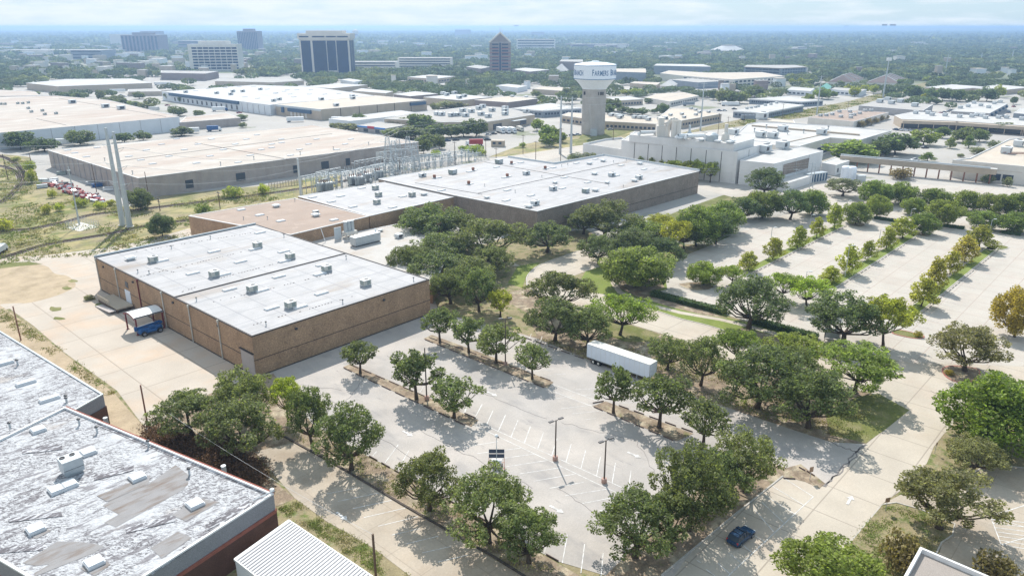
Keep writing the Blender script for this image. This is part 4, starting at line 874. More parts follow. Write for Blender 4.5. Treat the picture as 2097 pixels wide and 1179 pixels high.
TB = [  # label, roof corners, z, wall, roof, joints
 ('small grey block with one flat roof beside the white-walled warehouse', [(367, 251), (492, 241), (462, 231), (381, 239)], 5.5, 'grey_brick', 'tan_roof'),
 ('tan flat-roofed warehouse far behind the white-walled one', [(53, 170), (118, 177), (311, 170), (270, 161), (144, 162)], 7, 'tan_wall', 'white_roof'),
 ('low tan shed with a grey roof beside the blue-fronted dock', [(262, 188), (331, 187), (318, 181), (262, 183)], 4.5, 'tan_wall', 'grey_roof'),
 ('dock warehouse with a long dark blue canopy under a white roof', [(331, 187.5), (553, 215), (572, 212.5), (768, 196), (640, 178), (520, 174)], 8.0, 'white_wall', 'white_roof'),
 ('tan warehouse with ribbed walls and blue awnings in front of the white roof', [(564, 214), (657, 224), (874, 205), (768, 195.5)], 8.0, 'tan_wall', 'sand_roof'),
 ('low tan workshop just past the dock warehouse roof', [(622, 177), (680, 181), (753, 174), (690, 171)], 5, 'tan_wall', 'white_roof'),
 ('long low tan building with a grey roof left of the black glass tower', [(440, 166), (560, 169), (622, 165), (600, 161), (450, 161)], 5, 'tan_wall', 'grey_roof'),
 ('brick-sided hall below the white office tower', [(329, 149), (420, 151), (447, 146), (330, 144.5)], 9, 'tower_brick', 'grey_roof'),
 ('small low building left of the two pale flat roofs', [(722, 186), (790, 191), (805, 187), (740, 181)], 5, 'tan_wall', 'white_roof'),
 ('reddish low building between tree clumps and the pale flat roofs', [(806, 193), (840, 197), (897, 192), (850, 187)], 5, 'tower_brick', 'white_roof'),
 ('pinkish building with a white roof and seven roof units', [(867, 199), (942, 205.5), (1008, 199), (933, 192.5)], 6.5, 'tan_wall', 'white_roof'),
 ('dark brick building with a cream roof beside the pinkish one', [(972, 205), (1040, 209.5), (1101, 202), (1040, 197)], 6.5, 'tower_brick', 'sand_roof'),
 ('white-roofed glass-fronted office right of the dark brick building', [(1046, 222), (1112, 226), (1191, 221), (1127, 211)], 5.5, 'blue_grey_wall', 'white_roof'),
 ('busy grey roof crowded with air conditioners behind the dark trees', [(787, 243), (905, 250), (995, 250), (1095, 234.5), (1037, 220.5), (977, 216.5), (840, 232)], 6.5, 'tan_wall', 'grey_roof'),
 ('small shop with blue and red fascia among trees', [(732, 257), (789, 263), (830, 256), (775, 249)], 4.0, 'grey_wall', 'grey_roof'),
 ('white trailer-like workshop roof between trees and the ribbed warehouse', [(673, 243), (717, 248), (862, 232), (820, 226)], 4.5, 'white_wall', 'white_roof'),
 ('long tan office with deep dark eaves behind the water tower', [(1148, 236), (1236, 248), (1348, 254), (1394, 245), (1240, 234.5), (1165, 230)], 5, 'tan_wall', 'sand_roof'),
 ('tan office wing with a row of windows right of the water tower', [(1349, 240), (1394, 247), (1478, 233), (1405, 222), (1372, 222)], 5.5, 'tan_wall', 'sand_roof'),
 ('grey glass office with a white roof in the grass corridor', [(1502, 227), (1563, 231), (1646, 215), (1588, 209.5)], 5, 'blue_grey_wall', 'white_roof'),
 ('long low glass office behind the grey glass one', [(1535, 202.5), (1642, 208), (1686, 205), (1612, 197)], 4.5, 'blue_grey_wall', 'white_roof'),
 ('low white-roofed office left of the round dark trees', [(1241, 200), (1266, 206), (1317, 203), (1290, 197)], 5, 'tan_wall', 'white_roof'),
 ('cream flat-roofed office with a dark window strip beside the bus', [(1323, 200), (1372, 208), (1431, 196), (1400, 189), (1343, 192)], 4.5, 'cream_wall', 'sand_roof'),
 ('brown-roofed block behind the row of reddish bushes', [(1655, 240.5), (1748, 249), (1820, 230), (1724, 225)], 5, 'cream_wall', 'brown_roof'),
 ('grey workshop with a dark parapet beyond the brown-roofed block', [(1759, 216), (1890, 226.5), (1911, 214), (1791, 207.5)], 5.5, 'grey_wall', 'grey_roof'),
 ('white-roofed workshop with hanging blue awnings', [(1948, 227.5), (2026, 232), (2064, 212), (1988, 209)], 5, 'grey_wall', 'white_roof'),
 ('grey flat-roofed block at the right edge past the strip mall', [(2076, 231.5), (2180, 240), (2180, 222), (2090, 222)], 4, 'blue_grey_wall', 'white_roof'),
 ('small white clinic with a flat roof behind the cypress-like trees', [(1702, 183), (1760, 188), (1775, 183), (1710, 179)], 5, 'white_wall', 'grey_roof'),
 ('white shop with dark windows left of the clinic', [(1612, 184), (1660, 187), (1668, 181), (1622, 178)], 5, 'white_wall', 'white_roof'),
 ('low tan-roofed school block behind the row of dark trees', [(1892, 179), (1960, 183), (2020, 178), (1950, 173)], 5, 'tan_wall', 'white_roof'),
 ('far pale roof left of the white car yard at the right edge', [(1995, 181), (2060, 184), (2110, 179), (2040, 173)], 5, 'tan_wall', 'white_roof'),
 ('cream office court with stepped roofs below the middle dark office', [(1352, 150), (1395, 155), (1500, 163), (1607, 156), (1560, 148), (1450, 149), (1370, 144.5)], 9, 'cream_wall', 'sand_roof'),
 ('blue-glass low wing in front of the cream office court', [(1372, 163), (1430, 169), (1503, 165), (1440, 159)], 7, 'blue_grey_wall', 'grey_roof'),
 ('dark glass office slab right of the water tower bowl', [(1258, 147), (1323, 149), (1322, 141), (1262, 141)], 11, 'blue_grey_wall', 'sand_roof'),
 ('dark glass office slab with a white roof edge left of its twin', [(1339, 134.5), (1456, 137), (1440, 132), (1345, 131)], 12, 'blue_grey_wall', 'white_roof'),
 ('dark glass office slab near the forest on the right', [(1524, 137), (1600, 140), (1652, 137.5), (1630, 133.5), (1530, 133.5)], 12, 'blue_grey_wall', 'grey_roof'),
 ('brown brick box behind the water tower bowl', [(1146, 126), (1194, 127), (1193, 122.5), (1150, 122.5)], 16, 'tower_brick', 'grey_roof'),
 ('low grey office among trees right of the black glass tower', [(834, 158), (890, 161.5), (932, 156.5), (880, 153)], 6, 'tan_wall', 'white_roof'),
 ('pale flat roof in the trees left of the brick tower foot', [(955, 137), (985, 141), (1003, 137), (975, 133)], 7, 'tower_brick', 'grey_roof'),
 ('low brick wing right of the brick tower foot', [(1048, 142), (1085, 147), (1125, 143), (1075, 139)], 7, 'tower_brick', 'white_roof'),
 ('pale roof with blue trim by the black tower', [(697, 163), (725, 168), (742, 165), (715, 161)], 5, 'white_wall', 'white_roof'),
 ('cream flat roof among trees left of the fluted dome', [(1290, 170), (1345, 174), (1352, 169), (1300, 167)], 5, 'tan_wall', 'sand_roof'),
 ('white flat roofs beyond the reddish low building', [(1016, 175), (1060, 180), (1080, 176), (1040, 172)], 5, 'white_wall', 'white_roof'),
 ('cream flat roof behind the first round tree clump', [(1090, 182), (1150, 186), (1168, 180), (1110, 177)], 5, 'tan_wall', 'sand_roof'),
]
TBR = {}
for lab, c, z, wl, rf in TB:
    r, P = building('flat_roofed_building', lab, px(*c, z=z), z, wl, rf, par=.15 if z < 10 else 0, cop='white_trim'); TBR[lab[:22]] = (r, P)
def T(k): return next(v for q, v in TBR.items() if q.startswith(k[:22]))
# features on them
r, P = T('dock warehouse with a long'); wall_boxes(P, 0, [(.42, 6.6, edge(P, 0)[4] * .66, 2.6)], 1.6).build('canopy', MATS['awning_blue'], r)
wall_boxes(P, 0, [(t / 22, 2.4, 2.2, 3.0) for t in range(3, 17)], .2).build('dock_door', MATS['dark_metal'], r)
wall_boxes(P, 0, [(t / 22, 3.5, .3, 7.0) for t in range(14, 22)], .25).build('wall_pier', MATS['grey_wall'], r)
place_units('ac2', [F1(*q) for q in ((1320,660),(1540,668),(1655,655),(1725,655),(1945,722),(1985,712),(1850,640),(1640,676))], 7.9, 'the white dock roof', sc=1.4)
skylights(r, [F1(*q) for q in ((1390,645),(1480,630),(1600,625),(1700,618),(1800,615),(1900,635),(1960,660),(1740,690),(1830,700),(2040,640),(2060,670))], 7.9, 4, 2)
skylights(r, [F2(*q) for q in ((50,665),(110,650),(200,640),(300,640),(180,690),(290,670),(400,670),(500,665),(620,680))], 7.9, 4, 2)
r, P = T('tan warehouse with ribbed'); wall_boxes(P, 1, [(k / 6, 3.9, .4, 7.8) for k in range(1, 6)], .2).build('wall_pier', MATS['dark_kerb'], r)
wall_boxes(P, 0, [(.55, 5.2, edge(P, 0)[4] * .5, 2.6)], 1.4).build('awning', MATS['awning_blue'], r); wall_boxes(P, 0, [(.17, 4.6, 3, 4)], 1.0).build('awning', MATS['awning_blue'], r)
wall_boxes(P, 1, [(.90, 5.8, edge(P, 1)[4] * .16, 2.4)], 1.4).build('awning', MATS['awning_blue'], r); wall_boxes(P, 0, [(.35 + .08 * k, 2.0, 2.4, 3.2) for k in range(5)], .2).build('dock_door', MATS['cream_wall'], r)
strip(r, P, 0, 7.2, 1.5, 'fascia', 'pale_metal')
place_units('small', [F2(375, 712), F2(598, 705), F2(595, 690), F2(480, 755)], 7.9, 'the ribbed tan warehouse', sc=1.6)
r, P = T('pinkish building with'); place_units('small', [F2(*q) for q in ((1265,680),(1240,672),(1390,690),(1320,668),(1355,700))], 6.4, 'the pinkish building', sc=1.8)
r, P = T('dark brick building'); place_units('vent', [F2(1730, 688), F2(1830, 692)], 6.4, 'the dark brick building', sc=1.5)
r, P = T('busy grey roof crowded'); wall_boxes(P, 2, [(.22, 2.4, 9, 3.6), (.75, 2.6, 7, 3.2)], .3).build('dock_door', MATS['glass'], r); wall_boxes(P, 2, [(.62, 4.6, 14, .4)], 3).build('canopy', MATS['white_metal'], r)
place_units('ac2', [F2(*q) for q in ((1520,765),(1495,778),(1380,795),(1588,792),(1680,778),(1680,795),(1680,818),(1510,820),(1400,830),(1300,828),(1230,822),(1200,818),(1345,825),(1560,835),(1440,800),(1830,800))], 6.4, 'the busy grey roof', sc=1.7)
r, P = T('small shop with blue'); strip(r, P, 0, 3.6, .9, 'fascia', 'store_blue', thick=.4); wall_boxes(P, 0, [(.5, 3.7, 6, 1.4)], .6).build('sign_band', MATS['store_red'], r); wall_boxes(P, 0, [(.3, 1.5, 4, 2), (.72, 1.5, 4, 2)], .2).build('window', MATS['glass'], r)
for key, e, n, rows in (('long tan office with deep', 0, 9, (1.9,)), ('long tan office with deep', 1, 12, (1.9,)), ('tan office wing with a row', 1, 14, (2.6,)), ('grey glass office with', 0, 7, (2.3,)), ('grey glass office with', 1, 20, (2.3,)), ('long low glass office', 0, 22, (2.3,)), ('long low glass office', 1, 8, (2.2,)),
                        ('white-roofed glass-fronted', 0, 8, (2.6,)), ('white-roofed glass-fronted', 1, 12, (2.6,)), ('cream flat-roofed office', 1, 12, (2.0,)), ('low white-roofed office left', 1, 8, (2.0,)),
                        ('cream office court', 2, 12, (2.5, 6.2)), ('cream office court', 1, 9, (2.5, 6.2)), ('dark glass office slab right', 0, 10, (2.4, 6.0, 9.4)), ('dark glass office slab with', 0, 22, (2.4, 6.0, 9.6)), ('dark glass office slab near', 0, 16, (2.4, 6, 9.6)), ('dark glass office slab near', 1, 9, (2.4, 6, 9.6)),
                        ('small white clinic', 0, 6, (2.2,)), ('white shop with dark', 0, 5, (2.2,)), ('low grey office among', 0, 8, (2.6,)), ('low grey office among', 1, 7, (2.6,)), ('low tan-roofed school', 0, 8, (2.3,))):
    r, P = T(key); L = edge(P, e)[4]; pitch = L * .92 / n
    windows(r, P, e, rows, n, pitch * .62, min(2.0, 1.5 if len(rows) == 1 else 2.0), 'office_glass')
for key in ('grey glass office with', 'long low glass office', 'white-roofed glass-fronted', 'dark glass office slab right', 'dark glass office slab with', 'dark glass office slab near'):
    r, P = T(key); z = max(v.co.z for v in r.children[0].data.vertices)
    for e in range(len(P)): strip(r, P, e, z - .5, .9, 'fascia', 'white_trim' if 'slab' not in key else 'tan_wall', thick=.3)
place_units('small', [(1150 + 0, 0)][:0] or [(1180 + .1526 * X, 220 + .1526 * Y) for X, Y in ((470,118),(550,125),(600,133),(580,150),(780,147),(853,152),(917,155),(965,175),(1125,172),(1190,160))], 4.9, 'the long tan office roof', sc=1.5)
place_units('small', [(1180 + .1526 * X, 220 + .1526 * Y) for X, Y in ((1265,113),(1417,100),(1447,143),(1605,107),(1775,72),(1600,42),(1540,25),(1650,75))], 5.4, 'the tan office wing', sc=1.1)
place_units('ac2', [F3(*q) for q in ((1490,775),(1520,770),(1550,765),(1570,760),(1620,752),(1700,735),(1660,745))], 4.9, 'the grey glass office', sc=1.0)
place_units('ac2', [(1650 + .2375 * X, 200 + .2375 * Y) for X, Y in ((127,162),(177,160),(228,152),(290,128),(380,128),(388,160),(418,155),(508,120),(465,142),(302,172),(388,178),(560,120))], 4.8, 'the brown-roofed block by the bushes', sc=1.2)
place_units('small', [(1680 + .1989 * X, 120 + .1989 * Y) for X, Y in ((610,455),(730,470),(820,455),(970,495),(690,435))], 5.3, 'the grey workshop', sc=2.2)
place_units('ac2', [(1680 + .1989 * X, 120 + .1989 * Y) for X, Y in ((1520,500),(1580,465),(1650,490),(1730,510),(1790,470),(1440,515),(1850,455))], 4.8, 'the roof with blue awnings', sc=1.5)
r, P = T('white-roofed workshop with'); wall_boxes(P, 1, [(.12 + .2 * k, 3.0, 4, 1.6) for k in range(5)], 1.4).build('awning', MATS['awning_blue'], r)
# strip mall
Z = 6
r, P = building('strip_mall', 'long white-roofed strip mall with a shaded arcade of parked cars', px((1832, 236), (1847, 244), (1960, 248), (2097, 257), (2400, 278), (2400, 268), (2097, 243), (1872, 228.5), z=Z), Z, 'tan_wall', 'white_roof', par=.1)
for e in (1, 2, 3):
    A_, B_, d_, n_, L_ = edge(P, e); q = (A_ + B_) / 2 + n_ * 2.5
    b = MB(); b.box((q.x, q.y, 4.6), (L_, 5.0, 1.9), math.atan2(d_.y, d_.x)); b.build('arcade_fascia', MATS['tan_wall'], r)
    wall_boxes(P, e, [(.5, 1.6, L_ * .98, 2.8)], .2).build('shopfront', MATS['glass'], r)
    for k in range(int(L_ / 9) + 1):
        q = A_ + d_ * (k * 9 + 1) + n_ * 4.6; b = MB(); b.box((q.x, q.y, 1.9), (.35, .35, 3.8)); b.build('column', MATS['tan_wall'], r)
place_units('ac2', [(1650 + .2375 * X, 200 + .2375 * Y) for X, Y in ((947,140),(1052,140),(1088,155),(1200,160),(1325,172),(1432,170),(1472,160),(1520,165),(1548,182),(1660,180),(1730,180),(1860,195))], 5.9, 'the strip mall roof', sc=1.5)
# right-hand building with sand roof and the covered bridge
Z = 8.0
r, P = building('factory_building', 'cream-walled building with a sand-coloured roof at the covered bridge end', px((1951, 327), (2097, 340.5), (2500, 378), (2500, 300), (2097, 281), (2066, 285), (1986, 323.5), z=Z), Z, 'cream_wall', 'sand_roof', par=.5)
wall_boxes(P, 0, [(.63, 2.2, 5, 2.8), (.82, 2.2, 4, 2.8)], .15).build('window', MATS['office_glass'], r); strip(r, P, 0, 5.2, .08, 'wall_joint', 'tan_wall')
place_units('ac2', [(2060, 314), (2085, 300)], Z - .5, 'the sand roof by the bridge', sc=2.2)
bp = root('rooftop_duct_frame', tuple(G(2085, 318, Z - .5)), 'brown pipe frame beside the white unit on the sand roof', 'pipe frame')
b = MB()
for q in ((0, 0), (0, 3.5)): b.tube((-5, q[1], .8), (14, q[1] - 1, .8), .2)
b.build('pipe', MATS['rust_metal'], bp, world=False)
br = root('covered_bridge', tuple(G(1880, 362)), 'covered walkway on brown posts with a steel pipe along its roof', 'walkway')
A_, B_ = G(1721, 319, 6.6), G(2042, 347, 6.6); d_ = (B_ - A_).normalized(); c_ = (A_ + B_) / 2; n_ = Vector((-d_.y, d_.x, 0)) * 1.7
b = MB(); b.box((c_.x + n_.x, c_.y + n_.y, 5.3), ((B_ - A_).length, 3.4, 2.4), math.atan2(d_.y, d_.x)); b.build('deck', MATS['tan_wall'], br)
b = MB(); b.box((c_.x + n_.x, c_.y + n_.y, 6.56), ((B_ - A_).length, 3.6, .1), math.atan2(d_.y, d_.x)); b.build('roof', MATS['white_roof'], br)
b = MB(); b.path([A_ + n_ * .5 + Vector((0, 0, .5)), B_ + n_ * .5 + Vector((-3, 0, .5))], .35, 8); b.build('roof_pipe', MATS['galv'], br)
for k in range(13):
    q = A_ + (B_ - A_) * ((k + .6) / 13) + n_ * .2; b = MB(); b.box((q.x, q.y, 2.1), (.45, .45, 4.2)); b.build('post', MATS['rust_metal'], br)
# white factory complex
Z = 14.0
r, P = building('factory_building', 'tall white factory block with dark panel joints', px((1273, 287), (1511, 311), (1578, 290), (1500, 285), (1300, 270), z=Z), Z, 'factory_white', 'white_roof', par=.3)
whiteb = r
wall_boxes(P, 0, [(k / 8, 6.7, .28, 13.3) for k in range(1, 8)], .08).build('wall_joint', MATS['dark_kerb'], r); wall_boxes(P, 1, [(k / 3, 6.7, .25, 13.3) for k in (1, 2)], .08).build('wall_joint', MATS['dark_kerb'], r)
Zp = 17.0
q = px((1289, 276), (1504, 295), (1545, 284), (1330, 268), z=Zp); b = MB(); b.prism(q, Z - .3, Zp); b.build('upper_storey', MATS['factory_white'], r)
b = MB(); b.prism(inset(q, .4), Zp, Zp + .04); b.build('upper_roof', MATS['white_roof'], r)
r, P = building('factory_building', 'low white wing stepping down left of the tall factory block', px((1194, 294), (1275, 306), (1300, 292), (1272, 281), (1240, 284), z=5.5), 5.5, 'factory_white', 'grey_roof', par=1.0)
r, P = building('factory_building', 'white factory wing with two brown louvre panels', px((1516, 328), (1585, 335), (1686, 309), (1640, 300), (1560, 310), z=10.5), 10.5, 'factory_white', 'white_roof', par=.3)
wall_boxes(P, 1, [(.30, 6.6, 11, 4.6), (.56, 6.6, 13, 4.6)], .3).build('louvre_panel', MATS['taupe_aggregate'], r)
wall_boxes(P, 1, [(t, 5.2, .3, 10.3) for t in (.17, .43, .70)], .3).build('wall_pier', MATS['white_trim'], r)
r, P = building('factory_building', 'huge bright white factory roof stretching right behind the pipe-covered block', px((1500, 282), (1530, 254), (1555, 249.5), (1690, 256), (1826, 267), (1762, 286), (1700, 281.5), (1637, 299), (1580, 296), z=8.5), 8.5, 'cream_wall', 'white_roof', par=.4)
strip(r, P, 4, 3.0, 3.4, 'ribbon_window', 'tower_glass', .0, .55); strip(r, P, 6, 2.8, 3.6, 'ribbon_window', 'tower_glass', 0, .4)
seam(r, (1540, 259), (1760, 278), 8.1, 1.2, 'tan_wall', h=.9); seam(r, (1618, 291), (1700, 273), 8.1, .5, 'tan_wall', h=.4)
place_units('ac2', [(1450 + .1526 * X, 220 + .1526 * Y) for X, Y in ((1000,320),(705,400),(865,410),(1520,365),(340,365))], 8.1, 'the huge bright white roof', sc=2.2)
place_units('pipe', [(1450 + .1526 * X, 220 + .1526 * Y) for X, Y in ((620,335),(1065,365),(780,285),(1610,305),(1280,350),(935,350))], 8.1, 'the huge bright white roof', sc=2.5)
r, P = building('factory_building', 'white roof strip with a rusty deck at the far end of the factory', px((1548, 246), (1565, 241), (1625, 246), (1628, 252), z=8), 8, 'cream_wall', 'sand_roof', par=.3)
place_units('ac2', [(1560, 244)], 7.8, 'the rusty deck of the factory', sc=3)
r, P = building('factory_building', 'small white wing with dark windows under the big bright tree', px((1683, 333), (1712, 338), (1740, 329), (1712, 322), z=5), 5, 'factory_white', 'white_roof', par=.2)
windows(r, P, 1, (2.2,), 3, 1.6, 1.8)
r, P = building('equipment_yard_building', 'low white service building behind the round oak by the factory', px((1585, 372), (1612, 375), (1655, 362), (1680, 352), (1650, 350), (1610, 360), z=3.6), 3.6, 'factory_white', 'white_roof', par=.2)
place_units('ac2', [(1565, 312), (1602, 304)], 10.3, 'the wing with brown louvres', sc=2.4)
# process plant on the tall block's roof: hoods, ducts, stacks
def pl(name, lab, cat, x, y, z=Zp): return root(name, tuple(G(x, y, z)), lab, cat)
e = pl('exhaust_hood', 'tall boxy cream exhaust hood on the factory roof', 'exhaust hood', 1352, 279)
b = MB(); b.prism([(-2, -2), (2, -2), (2, 2), (-2, 2)], 0, 5.0); b.prism([(-1.3, -1.3), (1.3, -1.3), (1.3, 1.3), (-1.3, 1.3)], 5.0, 8.5); b.build('hood', MATS['cream_wall'], e, world=False)
e = pl('bent_duct', 'thick cream duct bent like a hook on the factory roof', 'duct', 1366, 280)
pth = [Vector((2.5 - 2.5 * math.cos(t), 0, 5 + 2.6 * math.sin(t))) for t in [math.pi * k / 8 for k in range(9)]]
b = MB(); b.path([Vector((0, 0, 0))] + pth + [Vector((5, 0, 0))], 1.2, 10); b.build('duct', MATS['cream_wall'], e, world=False)
for k, (x, lab) in enumerate(((1379, 'left one of the twin cream stacks on the factory roof'), (1388, 'right one of the twin cream stacks on the factory roof'))):
    e = pl('exhaust_stack', lab, 'stack', x, 282); b = MB(); b.lathe((0, 0, 0), [(1.25, 0), (1.25, 7.3), (1.35, 7.4), (1.35, 7.8), (1.0, 7.8), (1.0, 7.2)], 14); b.build('stack', MATS['cream_wall'], e, world=False)
e = pl('storage_tank', 'grey round process tank on the factory roof', 'tank', 1457, 289); b = MB(); b.lathe((0, 0, 0), [(2.8, 0), (2.8, 2.8), (1.6, 3.6), (0, 3.9)], 18); b.build('tank', MATS['galv'], e, world=False)
e = pl('exhaust_stack', 'pointed cream stack near the end of the factory roof', 'stack', 1485, 289); b = MB(); b.lathe((0, 0, 0), [(2.0, 0), (1.6, 3), (.8, 4), (.8, 7.5), (0, 7.6)], 12); b.build('stack', MATS['cream_wall'], e, world=False)
e = pl('exhaust_stack', 'blue-grey funnel vent between the stacks and the round tank', 'stack', 1411, 282); b = MB(); b.lathe((0, 0, 0), [(1.6, 0), (1.6, 1), (.5, 3.2), (.5, 5.6), (0, 5.7)], 12); b.build('stack', MATS['galv'], e, world=False)
for k, (x, y, L, lab) in enumerate(((1403, 285, 9, 'first white horizontal duct beside the twin stacks'), (1424, 286, 10, 'second white horizontal duct left of the round tank'), (1330, 278, 11, 'low white duct at the left end of the factory roof'))):
    e = pl('roof_duct', lab, 'duct', x, y); b = MB(); b.path([Vector((-L/2, -1, .4)), Vector((-L/2 + 1, -1, 1.6)), Vector((L/2 - 1, 1.2, 1.6)), Vector((L/2, 1.2, .4))], .8, 9); b.build('duct', MATS['white_metal'], e, world=False)
place_units('vent', [(1392, 286), (1437, 289), (1470, 292), (1493, 294), (1498, 292), (1344, 276), (1316, 274)], Zp, 'the tall white factory roof', sc=1.2)
for k, x in enumerate((1724, 1736)):
    e = root('white_tank', tuple(G(x + 6, 367 + k)), ('left' if not k else 'right') + ' one of the twin upright white tanks beside the covered bridge', 'tank', 'twin white tanks')
    b = MB(); b.lathe((0, 0, 0), [(2.0, 0), (2.0, 5.4), (1.5, 5.9), (0, 6.0)], 20); b.build('tank', MATS['tank_white'], e, world=False, smooth=False)
e = root('electrical_cabinet', tuple(G(1762, 372)), 'grey cabinet right of the twin white tanks', 'cabinet'); b = MB(); b.box((0, 0, 1.4), (3.4, 2.4, 2.8)); b.build('housing', MATS['galv'], e, world=False); b = MB(); b.box((0, 0, 2.86), (3.6, 2.6, .12)); b.build('roof', MATS['pale_metal'], e, world=False)
e = root('cooling_unit', tuple(G(1668, 372)), 'ribbed blue-grey chiller beside the factory wing', 'chiller', rz=.5); b = MB(); b.box((0, 0, 2.0), (12, 3, 4)); b.build('housing', MATS['galv'], e, world=False); b = MB()
for k in range(7): b.box((-5.4 + k * 1.8, -1.55, 2), (.9, .1, 3.2))
b.build('louvre', MATS['awning_blue'], e, world=False)
# houses with hipped striped roofs
def hipped(lab, corners, ze, zr, wall='cream_wall', roof='shingle', name='house', cat='house', stripes=0, group=None):
    P = px(*corners, z=ze); c = sum(P, Vector((0, 0, 0))) / 4; r = root(name, (c.x, c.y, 0), lab, cat, group)
    MB().prism([(p.x, p.y) for p in P], 0, ze, top=False).build('wall', MATS[wall], r)
    O = [Vector((p[0], p[1], 0)) for p in inset(P, -.6)]
    if (O[1]-O[0]).length < (O[2]-O[1]).length: O = O[1:] + O[:1]
    w_ = (O[2]-O[1]).length / 2; m1 = (O[1]+O[2])/2; m2 = (O[3]+O[0])/2; dd = (m2-m1).normalized(); k = min(w_, (m2-m1).length * .35)
    a = m1 + dd * k; e = m2 - dd * k; b = MB(); z_ = lambda p, z: (p.x, p.y, z)
    fs = [[z_(O[0], ze), z_(O[1], ze), z_(a, zr), z_(e, zr)], [z_(O[2], ze), z_(O[3], ze), z_(e, zr), z_(a, zr)], [z_(O[1], ze), z_(O[2], ze), z_(a, zr)], [z_(O[3], ze), z_(O[0], ze), z_(e, zr)], [z_(p, ze) for p in O[::-1]]]
    for f in fs: b.face(f)
    b.build('roof', MATS[roof], r)
    if stripes:
        b = MB()
        for s in range(stripes):
            t = (s + .5) / stripes
            for (p0, p1, q0, q1) in ((O[0], O[1], e, a), (O[3], O[2], e, a)):
                x = p0.lerp(p1, t); y = q0.lerp(q1, t); b.tube((x.x, x.y, ze + .15), (y.x, y.y, zr + .15), .55, n=4)
        b.build('roof_ridge', MATS['pale_metal'], r)
    FOOT.append([(p.x, p.y) for p in P]); return r
hipped('brown hipped roof with pale ridges left of the other', [(1697, 168), (1742, 168), (1768, 160), (1722, 159)], 4, 11, 'cream_wall', 'shingle', stripes=3)
hipped('brown hipped roof with pale ridges behind the tall grey mast', [(1775, 169), (1835, 170), (1858, 162), (1800, 160)], 4, 11, 'cream_wall', 'shingle', stripes=4)
hipped('small green-roofed pavilion beside the low white shop', [(1672, 184), (1694, 184), (1703, 178), (1684, 177)], 5, 9, 'white_wall', 'green_roof', name='pavilion', cat='pavilion')
hipped('little white pyramid roof below the stepped cream office court', [(1352, 176), (1377, 177), (1387, 172), (1362, 170)], 4, 9, 'cream_wall', 'white_roof', name='pavilion', cat='pavilion')
hipped('white tent-shaped hall left of the water tower bowl', [(1133, 145), (1160, 146), (1170, 141), (1142, 140)], 4, 13, 'white_wall', 'white_roof', name='tent_hall', cat='hall')
# ---------------- tall and far ----------------
def tower(name, lab, x0, x1, ytop, ybase, dep, wall, cat='office tower', rot=0.0, dist_y=None):
    A, B = G(x0, ybase), G(x1, ybase); h = zat((x0 + x1) / 2, ybase, ytop); d = (B - A); d.normalize(); n = Vector((-d.y, d.x, 0)) * dep
    P = [A, B, B + n, A + n]
    if rot: c = (A + B) / 2; M_ = Matrix.Rotation(R(rot), 3, 'Z'); P = [c + M_ @ (p - c) for p in P]
    return building(name, lab, P, h, wall, 'grey_roof', cat=cat, par=0), h
(r, P), h = tower('black_glass_tower', 'black glass office tower with pale stone columns and cap', 619, 719, 77, 154, 34, 'tower_stone')
wall_boxes(P, 0, [(t, h * .47, edge(P, 0)[4] * w_, h * .89) for t, w_ in ((.125, .19), (.40, .27), (.64, .175), (.86, .225))], .5).build('glass_front', MATS['tower_glass'], r)
for e in (1, 3): wall_boxes(P, e, [(t, h * .47, edge(P, e)[4] * .36, h * .89) for t in (.27, .73)], .5).build('glass_side', MATS['tower_glass'], r)
b = MB(); c_ = sum(P, Vector((0,0,0))) / 4; b.prism([c_ + (p - c_) * 1.06 for p in P], h - 2.2, h + 5.2, bottom=True); b.build('cap_band', MATS['tower_stone'], r)
wall_boxes([c_ + (p - c_) * 1.06 for p in P], 0, [(t, h + .9, edge(P, 0)[4] * w_, 1.8) for t, w_ in ((.125, .19), (.40, .25), (.64, .2), (.86, .22))], .4).build('cap_window', MATS['tower_glass'], r)
b = MB(); b.prism([c_ + (p - c_) * .74 for p in P], h + 5, h + 9); b.build('penthouse', MATS['tower_stone'], r)
b = MB(); [b.tube((c_.x + q, c_.y, h + 9), (c_.x + q, c_.y, h + 12), .3) for q in (-12, 3, 10)]; b.build('antenna', MATS['pale_metal'], r)
wall_boxes(P, 0, [(.64, 3, edge(P, 0)[4] * .17, 6)], .8).build('entrance', MATS['tower_stone'], r)
r, P = building('white_office_tower', 'square-windowed pale office tower on the left', px((385, 91), (397, 92.5), (487, 92), (480, 88), z=41), 41, 'cream_wall', 'white_roof', cat='office tower')
A_ = G(392, 145); B_ = G(490, 145)
d_ = (B_ - A_).normalized(); n_ = Vector((-d_.y, d_.x, 0)); hh = zat(440, 145, 91)
for o in list(r.children): bpy.data.objects.remove(o)
bpy.data.objects.remove(r); FOOT.pop()
P = [A_, B_, B_ + n_ * 30, A_ + n_ * 30]; c0 = (A_ + B_) / 2; M_ = Matrix.Rotation(R(5), 3, 'Z'); P = [c0 + M_ @ (p - c0) for p in P]
r, P = building('white_office_tower', 'pale office tower with eight rows of square windows on the left', P, hh, 'cream_wall', 'white_roof', cat='office tower', par=1)
windows(r, P, 0, [3.5 + k * (hh - 5) / 8 for k in range(8)], 8, 7.6, 2.7, 'tower_glass', .07, .99)
b = MB(); c_ = sum(P, Vector((0,0,0))) / 4; b.prism([c_ + (p - c_) * .6 for p in P], hh, hh + 4.5); b.build('penthouse', MATS['cream_wall'], r)
